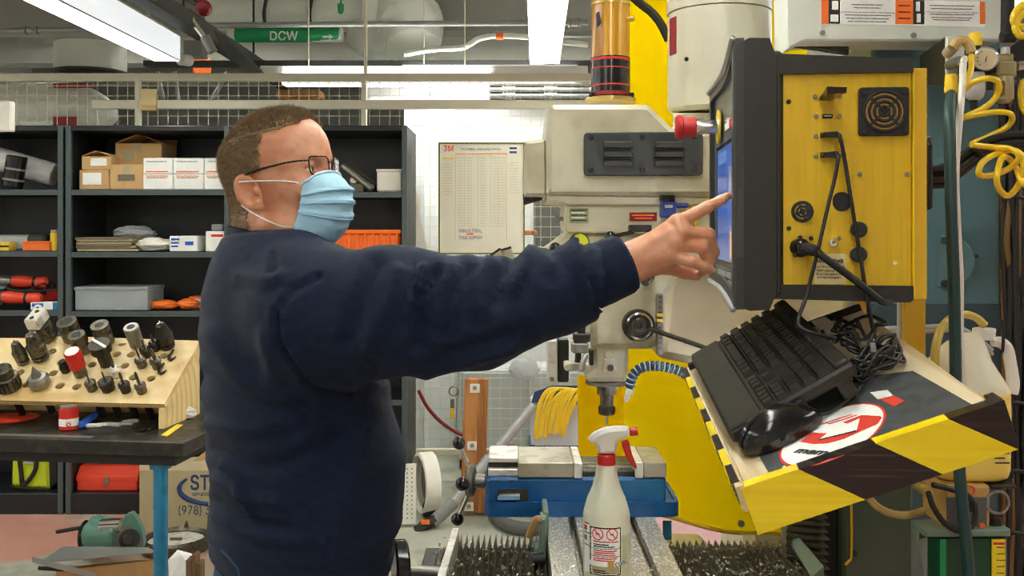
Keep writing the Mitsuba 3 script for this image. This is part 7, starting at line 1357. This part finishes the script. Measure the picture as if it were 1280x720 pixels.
solo('conduit', 'thick dark hose rising beside the pale enclosure at the top right', 'pipe', cat_(cyl(P(1260, -20, 2.0), P(1259, 44, 2.0), .013, n=20), cyl(P(1252, 46, 2.0), P(1268, 46, 2.0), .012, n=16)), 'm_black_soft')
pbr('m_cable_brown', (112, 84, 40), .45)
t = thing('pipe_pair', 'two thin cream pipes running level behind the jug', 'pipe')
for v, m in ((408.5, 'm_bezel_pale'), (413.5, 'm_card_pale')): part(t, 'pipe', tube([P(u, v+dv, 2.1) for u, dv in ((1076, 2), (1130, 1.5), (1190, -1), (1205, 4), (1222, 14), (1240, 30))], .0055, 10), m, True)
# jug
def jug():
    t = thing('plastic_jug', 'translucent gallon jug of yellow coolant with a wide neck at the right', 'jug'); d = 1.74; k = d/F*1.035; xc = 1225; Z_ = lambda v: P(0, v, d)[2]; X0 = P(xc, 0, d)[0]
    sec = lambda hw, hd, n=48: [(math.copysign(abs(math.cos(w))**.55, math.cos(w))*hw, math.copysign(abs(math.sin(w))**.55, math.sin(w))*hd) for w in np.linspace(0, 2*math.pi, n, endpoint=False)]
    prof = [(604, 40, 40, 0), (600, 45, 45, 0), (590, 47.5, 47, 0), (520, 48.5, 47, 0), (492, 48, 46, 0), (478, 43, 42, -2), (455, 32, 31, -3), (436, 21, 22, 3), (426, 14, 14, 8), (422, 13, 13, 8)]
    V = []; n = 48
    for v, hw, hd, ox in prof: V += [(X0+(x+ox)*k, d+45*k+y*k, Z_(v)) for x, y in sec(hw, hd)]
    Fc = []
    for j in range(len(prof)-1):
        for i in range(n): i2 = (i+1) % n; Fc += [(j*n+i, j*n+i2, (j+1)*n+i2), (j*n+i, (j+1)*n+i2, (j+1)*n+i)]
    Fc += [(0, i+1, i) for i in range(1, n-1)]; b = (len(prof)-1)*n; Fc += [(b, b+i, b+i+1) for i in range(1, n-1)]
    part(t, 'body', trimesh.Trimesh(V, Fc, process=False), 'm_jug', 40)
    q = P(1230, 424, d+.065); part(t, 'neck', lathe([(0, 0), (.02, 0), (.0195, .012), (.0205, .013), (.0205, .02), (.0185, .021), (0, .021)], 32, M4(q, (1, 0, 0), (0, 1, 0), (0, 0, 1))), 'm_ivory')
    part(t, 'handle', tube([P(u, v, d+.06) for u, v in ((1240, 428), (1250, 428), (1259, 436), (1263, 455), (1266, 478), (1264, 492))], [.008, .011, .011, .011, .012, .012], 12), 'm_ivory', True); part(t, 'hook', tube([P(u, v, d+.03) for u, v in ((1254, 400), (1254, 430), (1252, 440), (1247, 436))], .003), 'm_black', True)
    for u0, u1, v, m in ((1236, 1256, 511, 'm_lettering_red'), (1248, 1262, 530, 'm_lettering'), (1247, 1262, 536, 'm_lettering'), (1250, 1262, 545, 'm_lettering'), (1236, 1262, 566, 'm_lettering'), (1230, 1256, 572, 'm_lettering'), (1240, 1262, 578, 'm_lettering'), (1216, 1236, 582, 'm_lettering')): part(t, 'print', pbox(u0, v, u1, v+1.6, d-.0025, .001, 0), m, False)
jug()
hz('suction_tube', 'amber plastic tube arching into the neck of the jug', [(1176, 500, 1.66), (1170, 470, 1.67), (1169, 440, 1.69), (1176, 412, 1.72), (1190, 397, 1.76), (1206, 393, 1.78), (1220, 397, 1.8), (1229, 405, 1.806), (1231.5, 407, 1.806)], .0075, 'm_hose_amber', 'hose')
hz('drain_tube', 'tan hose looping under the tray toward the pump', [(1080, 600, 1.9), (1086, 622, 1.88), (1104, 638, 1.86), (1130, 644, 1.84), (1158, 637, 1.82), (1172, 628, 1.8), (1178, 612, 1.8)], .0075, 'm_hose_beige', 'hose')
# pump, tank and low cabinet
t = thing('coolant_pump', 'tan pump unit with a grey front panel under the jug', 'pump'); dp = 1.73; X0, X1 = P(1182, 0, dp)[0], P(1238, 0, dp)[0]
part(t, 'body', box(X0, X1, dp, dp+.1, P(0, 662, dp)[2], P(0, 606.5, dp)[2], .004), 'm_tan'); part(t, 'panel', pbox(1184, 622, 1234, 660, dp-.003, .004, .001), 'm_grey_dark'); part(t, 'badge', xf(trimesh.creation.torus(.011, .0014, 28, 6), frame(P(1209, 613, dp-.001), (0, -1, 0))@np.diag([1.2, .8, 1, 1])), 'm_lettering_red'); part(t, 'screen', pbox(1199, 629, 1222, 640, dp-.005, .003, .0005), 'm_black')
for u in (1203, 1216, 1228): part(t, 'lamp', cyl(P(u, 657, dp-.006), P(u, 657, dp), .005), 'm_orange')
part(t, 'shelf', box(P(1170, 0, dp)[0], P(1280, 0, dp)[0], dp-.01, dp+.2, P(0, 605, dp)[2]-.0002, P(0, 605, dp)[2]-.0001, 0), 'm_dark_green') if 0 else None
part(t, 'side_block', box(P(1238.5, 0, dp)[0], P(1272, 0, dp)[0], dp+.0, dp+.12, P(0, 612, dp)[2], P(0, 606.5, dp)[2], .003), 'm_dark_metal'); part(t, 'clamp', pbox(1240, 646, 1254, 661, dp, .03, .004), 'm_black'); part(t, 'coil', xf(trimesh.creation.torus(.02, .003, 30, 8), frame(P(1247, 628, dp), (0, -1, 0))), 'm_dull_steel')
part(t, 'fitting', cyl(P(1149, 608, dp+.02), P(1160, 616, dp-.01), .009, n=14), 'm_brass'); part(t, 'fitting_nut', cyl(P(1146, 605, dp+.02), P(1151, 609, dp+.02), .012, n=6), 'm_dull_steel'); part(t, 'hose_loop', tube([P(u, v, dp-.03) for u, v in ((1160, 615), (1168, 636), (1182, 655), (1200, 664), (1216, 656), (1219, 636), (1210, 620), (1190, 612), (1165, 606))], .005, 8), 'm_cable', True)
t = thing('coolant_tank', 'dark green glass coolant tank with a yellow level scale at the bottom right', 'tank'); part(t, 'lid', extr([(1158, 664), (1264, 662), (1264, 671), (1158, 672)], dp-.02, .07, .003), 'm_green_grey'); part(t, 'body', pbox(1164, 671, 1260, 800, dp-.01, .055, .004), 'm_tank_green')
part(t, 'highlight_bar', pbox(1175, 674, 1183, 720, dp-.012, .002, .0005), 'm_green_sign'); k = part(t, 'level_scale', pbox(1240, 674, 1257, 760, dp-.014, .003, .0005), 'm_yellow_tape', label='yellow level scale')
for i in range(7): part(k, 'tick', pbox(1246, 684+i*8, 1256, 684.8+i*8, dp-.0148, .0008, 0), 'm_lettering', False)
part(k, 'print', pbox(1242, 678, 1256, 681, dp-.0148, .0008, 0), 'm_lettering_red', False); part(t, 'side_foil', hull([P(u, v, d) for u, v, d in ((1139, 655, dp+.1), (1163, 664, dp), (1139, 760, dp+.1), (1163, 760, dp), (1150, 690, dp+.02))]), 'm_galv', False)
t = thing('lower_cabinet', 'dark olive machine cabinet under the keyboard tray', 'cabinet'); dl = 2.0; part(t, 'body', box(P(1054, 0, dl)[0], P(1142, 0, dl)[0], dl, dl+.19, 0, P(0, 560, dl)[2], .006), 'm_dark_green'); part(t, 'edge_strip', tube([P(u, v, dl-.004) for u, v in ((1064, 610), (1064, 690), (1060, 702), (1056, 706))], .003, 6), 'm_yellow_bracket', True); part(t, 'side', box(P(1028, 0, dl)[0], P(1054, 0, dl)[0], dl+.03, dl+.19, 0, P(0, 560, dl)[2], .004), 'm_black_soft'); part(t, 'screw', cyl(P(1068, 692, dl-.005), P(1068, 692, dl), .006), 'm_black')
pbr('m_tan', (190, 150, 84), .5); pbr('m_tank_green', (22, 70, 44), .15)
